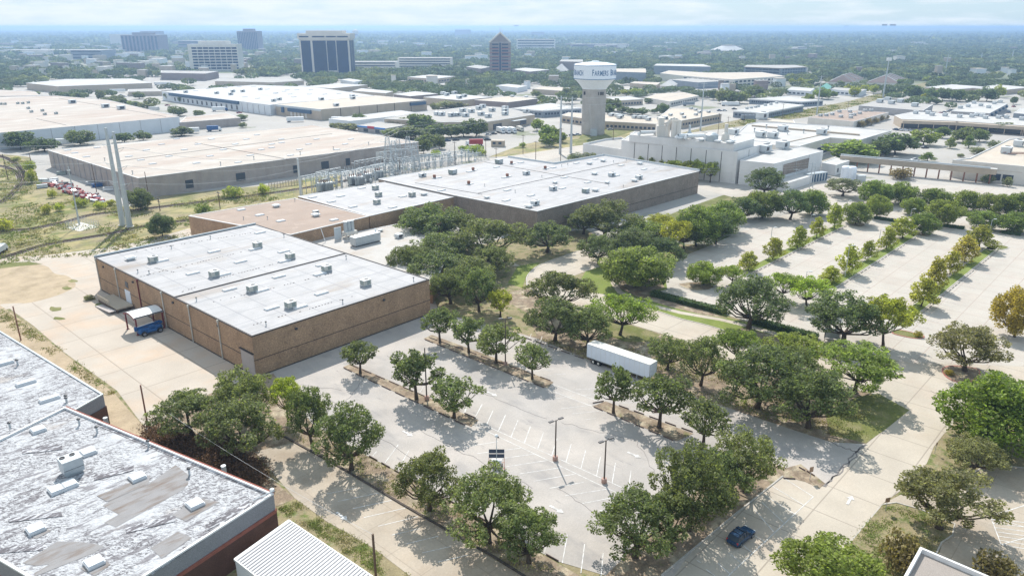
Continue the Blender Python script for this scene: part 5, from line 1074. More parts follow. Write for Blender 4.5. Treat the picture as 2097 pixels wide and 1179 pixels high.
# brick tower with gabled crown
(r, P), h = tower('brick_office_tower', 'reddish brick tower with a pale peaked crown', 1003, 1046, 87, 152, 28, 'tower_brick')
wall_boxes(P, 0, [(.5, h * .5, 2.4, h * .98)], .7).build('stair_strip', MATS['tower_glass'], r)
for s, t in ((-1, .27), (1, .73)): windows(r, P, 0, [6 + k * (h - 9) / 8 for k in range(9)], 1, edge(P, 0)[4] * .3, 2.0, 'tower_glass', t - .2, t + .2)
wall_boxes(P, 0, [(.5, 7 + 5.6 * k, edge(P, 0)[4] * .99, 1.1) for k in range(int(h / 5.6) - 1)], .3).build('brick_band', MATS['red_brick'], r)
windows(r, P, 3, [6 + k * (h - 9) / 8 for k in range(9)], 2, 6, 2.0, 'tower_glass')
b = MB(); z_ = lambda p, z: (p.x, p.y, z); m01 = (P[0] + P[1]) / 2; m32 = (P[3] + P[2]) / 2; hz = h + 13
b.face([z_(P[0], h), z_(P[1], h), z_(m01, hz)]); b.face([z_(P[2], h), z_(P[3], h), z_(m32, hz)]); b.build('gable', MATS['tower_brick'], r)
b = MB()
for (p, q) in ((P[1], P[2]), (P[3], P[0])):
    m0, m1_ = (m01, m32) if p is P[1] else (m32, m01)
    b.face([z_(p, h - .5), z_(q, h - .5), z_(m1_, hz), z_(m0, hz)])
b.build('crown_roof', MATS['tower_stone'], r)
b = MB()
for s in (-1, 1):
    p0 = P[0] if s < 0 else P[1]; b.tube(z_(p0, h), z_(m01, hz), 1.3, n=4)
b.tube(z_(m01, hz), z_(m01, hz + 7), .4); b.tube((m01.x + 3, m01.y, hz), (m01.x + 3, m01.y, hz + 5), .3); b.build('crown_edge', MATS['tower_stone'], r)
FT = [('grey_violet_tower', 'wide violet-grey ribbed tower in the haze', 252, 327, 72, 108, 60, 'far_tower_wall', 10), ('pale_tower', 'pale narrow tower edging left of the wide violet-grey one', 227, 250, 71, 94, 60, 'tower_stone', 0),
      ('hazy_tower', 'hazy tower with a stepped top behind the wide violet-grey one', 290, 328, 64, 88, 50, 'far_tower_wall', 0), ('dark_low_office', 'dark low glass office left of the hazy towers', 147, 211, 103, 122, 60, 'blue_grey_wall', 3),
      ('hazy_office', 'hazy office block just left of the white-windowed tower', 366, 409, 84, 101, 50, 'far_tower_wall', 3), ('slim_violet_tower', 'slim violet-brown tower right of the white-windowed tower', 489, 530, 64, 105, 45, 'far_tower_wall', 12),
      ('hospital', 'pale hospital block with brick ends right of the brick tower', 1058, 1137, 81, 103, 40, 'cream_wall', 4), ('hazy_office', 'faint bluish twin block left of the brick tower', 932, 964, 61, 76, 60, 'far_tower_wall', 0),
      ('hazy_office', 'faint blue block above the hospital', 1088, 1115, 66, 78, 50, 'far_tower_wall', 0), ('horizon_tower', 'tiny rounded tower on the horizon', 1053, 1062, 52, 60, 60, 'far_tower_wall', 0),
      ('horizon_tower', 'tiny flat block on the horizon right of the black tower', 880, 893, 56, 61, 60, 'far_tower_wall', 0), ('horizon_tower', 'tiny dark block alone near the right horizon', 1730, 1735, 53, 65, 60, 'far_tower_wall', 0),
      ('apartment_block', 'grey apartment block beyond the hospital', 1170, 1240, 91, 100, 50, 'far_tower_wall', 2), ('apartment_block', 'paler apartment block right of the grey one', 1241, 1288, 91, 100, 50, 'tower_stone', 2),
      ('apartment_block', 'long cream apartment block right of the black glass tower', 815, 925, 119, 139, 30, 'cream_wall', 4), ('apartment_block', 'nearer cream apartment block beside the black glass tower', 720, 812, 127, 144, 30, 'cream_wall', 3),
      ('brick_hall', 'distant low white factory with dark edge far left', 0, 235, 103, 110, 60, 'tower_stone', 0), ('white_block', 'small white stepped office in the far forest', 1632, 1652, 97, 106, 40, 'cream_wall', 3),
      ('horizon_tower', 'left one of two low blocks on the right horizon', 1806, 1816, 50, 57, 60, 'far_tower_wall', 0), ('horizon_tower', 'right one of two low blocks on the right horizon', 1822, 1834, 50, 57, 60, 'far_tower_wall', 0)]
for nm, lab, x0, x1, yt, yb, dep, wl, fl in FT:
    (r, P), h = tower(nm, lab, x0, x1, yt, yb, dep, wl)
    if fl:
        if fl >= 10:
            n = fl; wall_boxes(P, 0, [((k + .5) / n, h * .5, edge(P, 0)[4] / n * .5, h * .86) for k in range(n)], .8).build('window_strip', MATS['tower_glass'], r)
            b = MB(); c_ = sum(P, Vector((0,0,0))) / 4; b.prism([c_ + (p - c_) * .5 for p in P], h, h + 6); b.build('penthouse', MATS[wl], r)
        else: wall_boxes(P, 0, [(.5, h * (k + .55) / fl, edge(P, 0)[4] * .94, h / fl * .4) for k in range(fl)], .6).build('window_strip', MATS['office_glass'], r)
for x in (817, 848, 868):
    pass
# far water tower and fluted dome
g0 = G(729, 84); s = 1; e = root('water_tower', tuple(g0), 'small pale water tower far behind the black glass tower', 'water tower'); k = mpp(g0)
b = MB(); b.lathe((0, 0, 0), [(4.2 * k, 0), (4.2 * k, 14 * k)], 14); b.build('shaft', MATS['far_tower_wall'], e, world=False)
b = MB(); b.lathe((0, 0, 0), [(4.2 * k, 13 * k), (6.4 * k, 16 * k), (6.4 * k, 20 * k), (0, 22.5 * k)], 18); b.build('tank', MATS['tower_stone'], e, world=False)
g0 = G(1490, 108); k = mpp(g0); e = root('domed_arena', tuple(g0), 'low white dome with a flat cap in the forest', 'arena')
b = MB(); b.lathe((0, 0, 0), [(35 * k, 0), (35 * k, 4.4 * k), (33 * k, 5.5 * k), (14 * k, 13 * k)], 36); b.build('dome', MATS['white_roof'], e, world=False)
b = MB(); b.lathe((0, 0, 0), [(14 * k, 12.8 * k), (14 * k, 14.4 * k), (0, 14.8 * k)], 30); b.build('cap', MATS['tan_roof'], e, world=False); FOOT.append([(g0.x + 36 * k * math.cos(t), g0.y + 36 * k * math.sin(t)) for t in [q * .5 for q in range(12)]])
# ---- the water tower ----
g0 = G(1214, 274); wt = root('water_tower', tuple(g0), 'big white water tower with blue lettering on a fluted grey shaft', 'water tower')
kk = mpp(Vector((g0.x, g0.y, 32)))
b = MB(); n = 48; prof = [(0, 0), (0, 28)]
for k in range(n):
    for rr in (0,):
        t0_, t1_, t2_ = (2 * math.pi * (k + q) / n for q in (0, .5, 1.0)); r0, r1 = 7.45, 7.2
        p = [(r0 * math.cos(t0_), r0 * math.sin(t0_)), (r0 * math.cos(t1_), r0 * math.sin(t1_)), (r1 * math.cos(t1_ + .005), r1 * math.sin(t1_ + .005)), (r1 * math.cos(t2_ - .005), r1 * math.sin(t2_ - .005)), (r0 * math.cos(t2_), r0 * math.sin(t2_))]
        for a, c in zip(p[:-1], p[1:]): b.face([(a[0], a[1], -.2), (c[0], c[1], -.2), (c[0], c[1], 28.3), (a[0], a[1], 28.3)])
b.build('shaft', MATS['fluted_concrete'], wt, world=False)
b = MB()
for z in (7.2, 13.2, 18.8): b.lathe((0, 0, z), [(7.47, 0), (7.5, .1), (7.5, .25), (7.47, .35)], 48)
b.build('shaft_band', MATS['fluted_concrete'], wt, world=False)
b = MB(); b.lathe((0, 0, 0), [(7.3, 28.2), (7.6, 28.0), (7.8, 28.5), (9.2, 30.3), (11.2, 32.6), (13.2, 34.4), (13.2, 42.6), (12.6, 43.0), (7, 43.9), (2.2, 44.3), (2.2, 44.9), (0, 45.0)], 64)
b.build('tank', MATS['tank_white'], wt, world=False, smooth=False)
b = MB()
for z in (34.2, 42.3): b.lathe((0, 0, z), [(13.2, 0), (13.32, 0), (13.32, .35), (13.2, .35)], 64)
b.build('tank_band', MATS['tank_blue'], wt, world=False)
def glyphs(word, first, rest):
    res = []; x = 0.0
    for ci, ch in enumerate(word):
        cu = bpy.data.curves.new('lettering', 'FONT'); cu.body = ch; cu.size = first if ci == 0 else rest; cu.extrude = .03; cu.offset = .05
        o = bpy.data.objects.new('lettering', cu); me = bpy.data.meshes.new_from_object(o); bpy.data.objects.remove(o)
        x0 = min(v.co.x for v in me.vertices); x1 = max(v.co.x for v in me.vertices)
        res.append(([tuple(p.vertices) for p in me.polygons], [(v.co.x - x0 + x, v.co.y, v.co.z) for v in me.vertices])); x += x1 - x0 + .55
    return res, x - .55
f = MB(); Zt = 36.6; view_a = math.atan2(-g0.y, -g0.x)
for rep in range(3):
    for word, a0, span in (('FARMERS', -7.0, 45.0), ('BRANCH', 46.0, 41.0)):
        gl, L = glyphs(word, 5.2, 4.3); kx = R(span) * 13.24 / L
        for faces, vs in gl:
            i = len(f.v)
            for x, y, z in vs: a = view_a + R(a0 + 120 * rep) + x * kx / 13.24; rr = 13.25 + max(z, 0) + .02; f.v.append((rr * math.cos(a), rr * math.sin(a), Zt + y))
            f.f += [tuple(k + i for k in q) for q in faces]; f.m += [0] * len(faces)
f.build('lettering', MATS['lettering'], wt, world=False)
for k, a in enumerate((-55, -48, 30, 38, 46, 20)):
    t = view_a + R(a); b = MB(); b.box((7.8 * math.cos(t), 7.8 * math.sin(t), 25.6), (.4, .4, 2.0), t); b.tube((7.3 * math.cos(t), 7.3 * math.sin(t), 25.6), (7.8 * math.cos(t), 7.8 * math.sin(t), 25.6), .12); b.build('antenna_panel', MATS['dark_metal'], wt, world=False)
b = MB(); b.box((-.5, -9, 2), (4, 3, 4)); b.build('equipment_hut', MATS['galv'], wt, world=False)
FOOT.append([(g0.x + 14 * math.cos(t), g0.y + 14 * math.sin(t)) for t in [q * .8 for q in range(8)]])
# ---------------- trees ----------------
def leaf_mesh(name, pts, size, rng, up=.35):
    n = len(pts); nr = rng.normal(size=(n, 3)); nr[:, 2] = np.abs(nr[:, 2]) + up; nr /= np.linalg.norm(nr, axis=1)[:, None]
    t = rng.normal(size=(n, 3)); t -= (t * nr).sum(1)[:, None] * nr; t /= np.linalg.norm(t, axis=1)[:, None]; b = np.cross(nr, t)
    s = (size * rng.uniform(.6, 1.35, n))[:, None]; w_ = s * .62
    V_ = np.empty((n, 4, 3)); V_[:, 0] = pts - t * s; V_[:, 1] = pts - b * w_ + nr * s * .15; V_[:, 2] = pts + t * s; V_[:, 3] = pts + b * w_ + nr * s * .15
    me = bpy.data.meshes.new(name); me.vertices.add(n * 4); me.vertices.foreach_set('co', V_.reshape(-1).astype(np.float32))
    me.loops.add(n * 4); me.loops.foreach_set('vertex_index', np.arange(n * 4, dtype=np.int32))
    me.polygons.add(n); me.polygons.foreach_set('loop_start', np.arange(0, n * 4, 4, dtype=np.int32)); me.polygons.foreach_set('loop_total', np.full(n, 4, dtype=np.int32))
    me.update(); me.validate(); return me
def make_tree(name, kw_asp, seed, n_lobe, lobe_r, n_leaf, leaf, ch=.60, hz=.36, fork=.28, shape='round', low=1.6, gap=.42, trunk_r=.045, limb=.5, flat_=.8):
    """unit tree: height 1, crown radius 1 (scaled per tree); returns (trunk mesh builder, leaf points)."""
    rng = np.random.default_rng(seed); rnd = random.Random(seed)
    lobes = []
    for i in range(n_lobe):
        t = (i + .5) / n_lobe; zz = 1 - low * t; a = i * 2.39996 + rnd.uniform(-.4, .4)
        rr = math.sqrt(max(0, 1 - zz * zz)) if zz > -.98 else .3
        k = rnd.uniform(.45, .92)
        if shape == 'cone': 
            f = 1 - t * .0; z = ch + hz * (1 - 2 * t); rad = (.16 + .84 * t ** .8) * k if t < .85 else .7 * k
            lobes.append((rad * math.cos(a), rad * math.sin(a), z, lobe_r * rnd.uniform(.8, 1.2) * (.55 + .6 * t)))
        else:
            lobes.append((rr * k * math.cos(a), rr * k * math.sin(a), ch + hz * zz * rnd.uniform(.55, .95) - .02, lobe_r * rnd.uniform(.75, 1.25)))
    for i in range(max(2, n_lobe // 6)): 
        a = rnd.uniform(0, 6.28); lobes.append((.25 * math.cos(a), .25 * math.sin(a), ch + hz * rnd.uniform(.1, .6), lobe_r * 1.1))
    L = np.array(lobes); pts = []
    per = np.maximum((n_leaf * (L[:, 3] ** 2) / (L[:, 3] ** 2).sum()).astype(int), 20)
    zr = kw_asp
    for (x, y, z, r), m in zip(lobes, per):
        m2 = int(m * 4.5); v = rng.normal(size=(m2, 3)); v /= np.linalg.norm(v, axis=1)[:, None]
        d = rng.uniform(.25, 1, m2) ** .45
        # sub-clumps: keep leaves near random sub centres, leaving gaps
        sc = rng.normal(size=(9, 3)); sc /= np.linalg.norm(sc, axis=1)[:, None]
        dot = (v @ sc.T).max(1); keep = (dot > rng.uniform(gap, .98, m2)) | (rng.random(m2) < .03)
        v = v[keep]; d = d[keep] * (1 + .18 * (dot[keep] - .8)); v = v[:m]; d = d[:m]
        p = v * d[:, None]; P_ = np.empty_like(p); P_[:, 0] = x + p[:, 0] * r; P_[:, 1] = y + p[:, 1] * r; P_[:, 2] = z + p[:, 2] * r * zr * flat_
        pts.append(P_)
    pts = np.concatenate(pts); pts = pts[pts[:, 2] > .10]
    tb = MB(); fz = fork
    lean = Vector((rnd.uniform(-.06, .06), rnd.uniform(-.06, .06), 0))
    p0 = Vector((0, 0, 0)); p1 = lean * .5 + Vector((0, 0, fz * .5)); p2 = lean + Vector((0, 0, fz))
    tr = trunk_r
    return tb, pts, lobes, (p0, p1, p2, tr), rnd
TREES = {}
def build_proto(key, Rr, Ht, **kw):
    """real-size prototype: crown radius Rr, height Ht"""
    leaf = kw['leaf']; tb, pts, lobes, (p0, p1, p2, tr), rnd = make_tree(key, Rr / Ht, **kw)
    S = Vector((Rr, Rr, Ht)); sc = lambda p: Vector((p[0] * S.x, p[1] * S.y, p[2] * S.z))
    R0 = tr * Ht * .9
    tb.tube(Vector((0, 0, -.3)), Vector((0, 0, .25)), R0 * 1.35, R0 * 1.1, 8, False); tb.tube(Vector((0, 0, .25)), sc(p1), R0 * 1.1, R0 * .85, 8, False); tb.tube(sc(p1), sc(p2), R0 * .85, R0 * .75, 8, False)
    ls = sorted(lobes, key=lambda l: l[2])[: 16]
    for (x, y, z, r) in ls:
        e = Vector((x, y, z)); m_ = p2.lerp(e, .45) + Vector((x * .12, y * .12, -.03 + rnd.uniform(-.02, .02))); a, b, c = sc(p2), sc(m_), sc(e)
        tb.tube(a, b, R0 * .50, R0 * .30, 5, False); tb.tube(b, c, R0 * .30, R0 * .13, 5, False)
        for _ in range(3):
            q = c + Vector((rnd.uniform(-1, 1) * r * Rr, rnd.uniform(-1, 1) * r * Rr, rnd.uniform(-.2, 1) * r * Ht * .35)); tb.tube(b.lerp(c, rnd.uniform(.3, .9)), q, R0 * .13, R0 * .04, 4, False)
    r = root('tree', (0, 0, 0), 'x', 'tree')
    tb.build('trunk', MATS['bark'], r)
    P_ = pts * np.array([Rr, Rr, Ht]); rng = np.random.default_rng(hash(key) % 999 if False else kw['seed'] + 50)
    me = leaf_mesh('crown', P_, leaf, rng); me.materials.append(MATS['leaf'])
    o = bpy.data.objects.new('crown', me); COL.objects.link(o); o.parent = r
    return r
KD = {
 'oak':   [dict(Rr=5, Ht=8.5, n_lobe=34, lobe_r=.235, n_leaf=10500, leaf=.145, ch=.57, hz=.37, fork=.2, gap=.76, trunk_r=.042, flat_=.8)] * 5,
 'oaks':  [dict(Rr=3.2, Ht=6.5, n_lobe=24, lobe_r=.25, n_leaf=4000, leaf=.145, ch=.60, hz=.34, fork=.28, gap=.76, trunk_r=.034, flat_=.85)] * 3,
 'round': [dict(Rr=5, Ht=9, n_lobe=30, lobe_r=.30, n_leaf=16000, leaf=.18, ch=.50, hz=.40, fork=.14, gap=.5, trunk_r=.03, low=1.95, flat_=.9)] * 2,
 'elm':   [dict(Rr=5, Ht=8, n_lobe=18, lobe_r=.28, n_leaf=8500, leaf=.155, ch=.68, hz=.22, fork=.24, gap=.74, trunk_r=.034, flat_=.8)] * 2,
 'young': [dict(Rr=2.4, Ht=6, n_lobe=18, lobe_r=.34, n_leaf=2600, leaf=.165, ch=.56, hz=.36, fork=.25, gap=.55, trunk_r=.02, shape='cone', flat_=.9)] * 3,
 'mid':   [dict(Rr=5, Ht=8.5, n_lobe=16, lobe_r=.34, n_leaf=2200, leaf=.42, ch=.52, hz=.36, fork=.16, gap=.5, trunk_r=.03, low=1.85)] * 4,
 'bush':  [dict(Rr=2, Ht=2.4, n_lobe=10, lobe_r=.45, n_leaf=1500, leaf=.16, ch=.45, hz=.38, fork=.08, gap=.4, trunk_r=.03)] * 2,
}
TINT = {'oak': (0.192, 0.22, 0.093), 'dark': (0.153, 0.192, 0.085), 'green': (0.22, 0.271, 0.07), 'bright': (0.235, 0.3, 0.06), 'yellow': (0.31, 0.34, 0.06), 'olive': (0.249, 0.249, 0.124), 'grey': (0.215, 0.237, 0.147), 'gold': (0.42, 0.39, 0.08), 'orange': (0.4, 0.33, 0.07), 'lime': (0.3, 0.37, 0.07), 'rust': (0.24, 0.19, 0.09), 'yolive': (0.362, 0.384, 0.062)}
LOOKT = {'oak': 'dark green oak', 'dark': 'deep green tree', 'green': 'leafy green tree', 'bright': 'bright green tree', 'yellow': 'yellow-green tree', 'olive': 'dull olive tree', 'grey': 'greyish green tree', 'gold': 'golden brown tree', 'orange': 'orange-yellow tree', 'lime': 'lime green tree', 'rust': 'reddish brown bush', 'yolive': 'yellowish olive tree'}
TL = []
def T_(kind, tint, lst, where, cat='tree'):
    for bx, by, top, w_ in lst: TL.append((kind, tint, bx, by, top, w_, where, cat))
# near, from the front
T_('oak', 'oak', [(395, 893, 792, 150), (505, 870, 748, 130), (497, 939, 812, 178), (640, 915, 782, 98), (720, 962, 824, 146)], 'between the yard and the car park')
T_('elm', 'yellow', [(590, 862, 768, 72)], 'among the oaks left of the car park')
T_('oak', 'oak', [(880, 1045, 917, 150), (1000, 1110, 962, 205), (1083, 1152, 1036, 128)], 'on the near kerb below the solar mast')
T_('oak', 'oak', [(1300, 1140, 1003, 190), (1410, 1085, 905, 175), (1375, 1120, 985, 130), (1525, 1006, 878, 150), (1465, 1040, 925, 140)], 'in the planter left of the blue car')
T_('oaks', 'oak', [(738, 765, 690, 80), (853, 818, 705, 115), (930, 856, 765, 110)], 'on the island nearest the brown hall')
T_('oaks', 'oak', [(901, 702, 622, 78), (960, 722, 640, 84), (1016, 744, 656, 98), (1090, 777, 697, 82)], 'on the middle car park island')
T_('oaks', 'oak', [(1256, 846, 742, 94), (1350, 876, 756, 122), (1440, 915, 812, 115)], 'on the island before the white trailer')
T_('oak', 'oak', [(1137, 698, 604, 125), (1203, 712, 622, 108), (1145, 640, 546, 130)], 'behind the rear end of the white trailer')
T_('elm', 'bright', [(1270, 686, 600, 128)], 'right behind the white trailer roof')
T_('oak', 'oak', [(1367, 757, 683, 88), (1435, 790, 682, 100), (1550, 836, 702, 190), (1655, 876, 748, 170), (1620, 800, 700, 100)], 'in the strip right of the white trailer')
T_('elm', 'green', [(1505, 745, 670, 90), (1620, 760, 680, 120), (1750, 805, 706, 175)], 'along the curved drive beyond the strip')
T_('oak', 'oak', [(923, 622, 545, 100), (981, 638, 541, 92), (895, 585, 510, 125), (830, 572, 497, 80), (1002, 535, 436, 150), (925, 520, 478, 100), (885, 500, 413, 140), (945, 500, 430, 100), (868, 560, 500, 100), (962, 592, 520, 110), (900, 548, 470, 120), (850, 482, 425, 95), (1010, 565, 500, 95), (855, 530, 505, 70)], 'between the pale annex and the dry lawn')
T_('oaks', 'yolive', [(1025, 650, 586, 64)], 'beside the oaks at the brown hall corner')
T_('oak', 'oak', [(1121, 517, 449, 112), (1240, 492, 404, 140), (1195, 480, 425, 80)], 'against the largest hall corner')
T_('oak', 'dark', [(1225, 540, 478, 90), (1290, 530, 462, 110), (1360, 545, 480, 90)], 'in the grove above the curved footpath')
T_('round', 'green', [(1303, 588, 500, 142), (1310, 500, 445, 100)], 'in the grove above the curved footpath')
T_('elm', 'yolive', [(1385, 520, 446, 80), (1350, 480, 436, 70)], 'in the grove above the curved footpath')
T_('round', 'green', [(1425, 505, 415, 92), (1478, 478, 405, 90), (1560, 447, 385, 78), (1662, 440, 382, 64)], 'along the near edge of the wide car park')
T_('oak', 'dark', [(1465, 500, 430, 82), (1525, 452, 400, 80), (1618, 450, 383, 80), (1400, 510, 440, 70)], 'along the near edge of the wide car park')
T_('oak', 'dark', [(1533, 672, 557, 165), (1727, 704, 595, 160)], 'behind the long clipped hedge')
T_('elm', 'lime', [(1600, 615, 556, 80), (1652, 630, 564, 92), (1497, 585, 541, 54)], 'behind the dark oaks by the hedge')
T_('round', 'bright', [(1440, 584, 533, 66)], 'on the little island left in the wide car park')
T_('elm', 'yellow', [(1808, 709, 600, 105)], 'at the foot of the wide car park')
T_('young', 'yolive', [(1532, 555, 512, 46), (1582, 532, 482, 46), (1632, 508, 460, 46), (1672, 488, 440, 36), (1708, 468, 413, 40)], 'in the first car park strip')
T_('young', 'yolive', [(1697, 578, 543, 50), (1737, 560, 497, 54), (1777, 534, 490, 38), (1814, 511, 463, 42), (1848, 489, 440, 56)], 'in the second car park strip')
T_('young', 'gold', [(1886, 628, 563, 64), (1911, 592, 522, 52), (1945, 562, 510, 48), (1975, 537, 480, 58), (2005, 510, 456, 62)], 'in the third car park strip')
T_('round', 'green', [(1752, 459, 408, 60), (1795, 446, 395, 50), (1888, 479, 430, 56), (1928, 463, 404, 66), (1870, 440, 400, 50), (2010, 468, 428, 56), (2073, 476, 430, 68)], 'in the front row atop the car park')
T_('round', 'green', [(1790, 418, 364, 64), (1843, 418, 368, 66), (1912, 425, 382, 60), (1978, 432, 385, 60), (2030, 440, 392, 66), (2080, 445, 388, 66)], 'in the back row atop the car park')
T_('oak', 'grey', [(1725, 402, 362, 78)], 'beside the twin white tanks')
T_('oak', 'dark', [(1566, 402, 338, 88)], 'in front of the white factory wing')
T_('round', 'orange', [(2077, 690, 578, 92)], 'at the right edge past the wide car park')
T_('oak', 'olive', [(1975, 760, 660, 150)], 'on the red-kerbed island at the crossing')
T_('round', 'bright', [(2035, 915, 757, 205)], 'beside the road at the right edge')
T_('oak', 'olive', [(1990, 968, 892, 115)], 'beneath the big bright tree on the right')
T_('oak', 'olive', [(1923, 1082, 957, 195)], 'on the lawn above the pebbled roof corner')
T_('bush', 'rust', [(1843, 1165, 1096, 80), (2040, 1188, 1137, 90)], 'beside the pebbled roof corner')
T_('round', 'green', [(1690, 1225, 1108, 180)], 'at the bottom edge beside the road')
T_('bush', 'orange', [(1880, 690, 678, 16), (1944, 768, 757, 18)], 'on a kerbed island in the wide car park')
# left field and beyond
T_('round', 'dark', [(333, 484, 433, 50), (288, 431, 382, 50)], 'in the grass by the twin steel masts')
T_('bush', 'green', [(418, 440, 417, 28), (400, 400, 0, 0)][:1], 'behind the brown roof')
T_('bush', 'yolive', [(478, 404, 380, 40), (540, 398, 376, 22), (66, 375, 345, 22), (62, 352, 330, 26), (35, 330, 320, 16), (97, 438, 418, 18), (122, 432, 415, 20), (8, 474, 448, 34), (165, 424, 405, 28), (205, 428, 412, 24), (228, 420, 408, 20), (108, 405, 388, 16)], 'in the rough grass by the rails')
T_('bush', 'olive', [(183, 614, 604, 20), (0, 0, 0, 0)][:1], 'at the yard edge by the brown wall')
T_('mid', 'dark', [(43, 306, 265, 66), (92, 311, 280, 58), (165, 297, 264, 60), (256, 274, 247, 48), (255, 292, 270, 38), (293, 288, 267, 34), (372, 279, 258, 46)], 'in front of the white warehouse wall')
T_('mid', 'oak', [(207, 205, 182, 22), (135, 203, 187, 24), (160, 205, 188, 26), (225, 213, 197, 34), (250, 218, 200, 30), (275, 222, 205, 30), (300, 226, 208, 34), (240, 208, 194, 26), (352, 206, 188, 28), (378, 210, 191, 24), (285, 203, 187, 24), (365, 238, 218, 34), (408, 241, 224, 26), (495, 247, 233, 26), (498, 262, 250, 16)], 'between the left warehouses')
T_('mid', 'dark', [(735, 252, 231, 30), (860, 270, 229, 60), (840, 285, 255, 70), (820, 262, 240, 50), (810, 280, 262, 54), (895, 282, 250, 50), (925, 282, 252, 44), (950, 280, 246, 48), (975, 280, 240, 52), (875, 300, 270, 50), (868, 315, 282, 34), (900, 305, 275, 28), (905, 305, 284, 16)], 'in front of the busy grey roof')
T_('mid', 'olive', [(715, 268, 252, 50), (690, 265, 250, 34), (890, 228, 210, 20), (915, 222, 206, 46), (935, 223, 207, 40)], 'between the ribbed warehouse and the busy roof')
T_('bush', 'lime', [(893, 320, 307, 20), (972, 312, 296, 36), (950, 308, 298, 24), (985, 318, 306, 22), (1070, 302, 292, 14)], 'beside the substation road')
T_('mid', 'green', [(1118, 292, 250, 32), (1135, 288, 256, 26), (1125, 300, 270, 40), (1148, 292, 268, 28), (1100, 268, 240, 26)], 'left of the water tower foot')
T_('mid', 'dark', [(1245, 235, 212, 34), (1255, 228, 200, 36), (1275, 232, 216, 26), (1295, 235, 220, 30), (1315, 236, 220, 26), (1358, 236, 210, 30), (1328, 212, 200, 22), (1340, 232, 222, 18)], 'right of the water tower shaft')
T_('mid', 'yellow', [(1282, 197, 183, 32), (1303, 197, 180, 30), (1318, 196, 186, 22)], 'right of the water tower bowl')
T_('young', 'yellow', [(1312, 352, 316, 30), (1333, 355, 320, 26), (1352, 358, 326, 20)], 'along the white factory wall, left end')
T_('oaks', 'yolive', [(1378, 366, 322, 42), (1406, 370, 324, 44), (1426, 370, 322, 38), (1454, 374, 326, 38)], 'along the white factory wall, right end')
T_('bush', 'grey', [(1178, 330, 312, 34), (1205, 325, 312, 30)], 'behind the far corner of the largest hall')
T_('mid', 'green', [(1745, 332, 283, 104), (1890, 297, 262, 58)], 'beside the covered bridge')
T_('mid', 'dark', [(1833, 316, 270, 80), (1803, 320, 284, 50), (1930, 283, 257, 28)], 'beside the covered bridge')
T_('mid', 'oak', [(1972, 292, 258, 48), (2005, 290, 262, 36), (2050, 272, 248, 50)], 'in front of the strip mall')
T_('young', 'green', [(1945, 304, 280, 24), (1983, 303, 275, 26), (1899, 330, 310, 30)], 'in front of the strip mall')
T_('bush', 'grey', [(2003, 316, 300, 30), (2035, 305, 287, 26), (1967, 322, 314, 14), (2062, 382, 362, 18), (2020, 374, 358, 24)], 'around the cream-walled building')
T_('bush', 'rust', [(1843, 366, 344, 46), (1762, 262, 246, 20), (1775, 257, 242, 22), (1788, 252, 240, 22), (1801, 248, 237, 20), (1812, 244, 234, 18)], 'beside walls on the right')
T_('mid', 'oak', [(1172, 205, 188, 26), (1150, 203, 186, 22), (1195, 200, 185, 26), (1160, 196, 178, 20), (1110, 210, 192, 20), (1098, 200, 184, 20)], 'left of the water tower bowl')
T_('mid', 'oak', [(1480, 212, 178, 32), (1495, 214, 182, 34), (1515, 212, 185, 30), (1530, 206, 178, 30), (1545, 200, 172, 30), (1461, 205, 180, 26), (1448, 200, 182, 20), (1360, 193, 178, 16), (1380, 190, 178, 16), (1400, 190, 180, 16)], 'around the bus park')
T_('mid', 'dark', [(1868, 202, 171, 40), (1905, 206, 178, 32), (1930, 206, 178, 34), (1958, 208, 180, 36), (1985, 208, 182, 30), (2020, 208, 176, 40), (1902, 214, 198, 16), (1918, 214, 201, 20), (2075, 214, 196, 16)], 'along the street past the workshops')
T_('mid', 'yolive', [(2045, 200, 172, 22), (1750, 198, 175, 24), (1788, 192, 172, 20), (1770, 190, 172, 18), (1735, 190, 172, 16), (1895, 206, 190, 18), (1640, 178, 158, 16), (1655, 180, 160, 20), (1622, 176, 160, 16)], 'beyond the grass corridor')
T_('mid', 'green', [(1683, 203, 178, 40), (1655, 212, 190, 26), (1608, 226, 212, 14), (1706, 200, 186, 18), (1820, 172, 158, 22), (1845, 176, 160, 24), (1860, 174, 160, 20), (1720, 175, 164, 18), (1905, 170, 155, 30), (1930, 172, 154, 34)], 'around the green-roofed pavilion')
groups = {}
for i, t in enumerate(TL): groups.setdefault((t[1], t[6], t[7]), []).append(i)
meta = {}
BUSHK = {'bush'}
for (tint, where, cat), idx in groups.items():
    idx = sorted(idx, key=lambda i: TL[i][2]); n = len(idx)
    for j, i in enumerate(idx):
        where = where.replace(' of the car park', ' of the car park')
        look = LOOKT[tint]
        if TL[i][0] == 'bush': look = look.replace(' tree', ' bush').replace('leafy green bush', 'leafy green bush').replace('-leaved bush', '-leaved bush')
        if n == 1: meta[i] = ('%s %s' % (look, where), None)
        else: meta[i] = ('%s, %s from the left %s' % (look, ordinal(j), where), '%s %s' % (look + 's', where))
cnt = {}
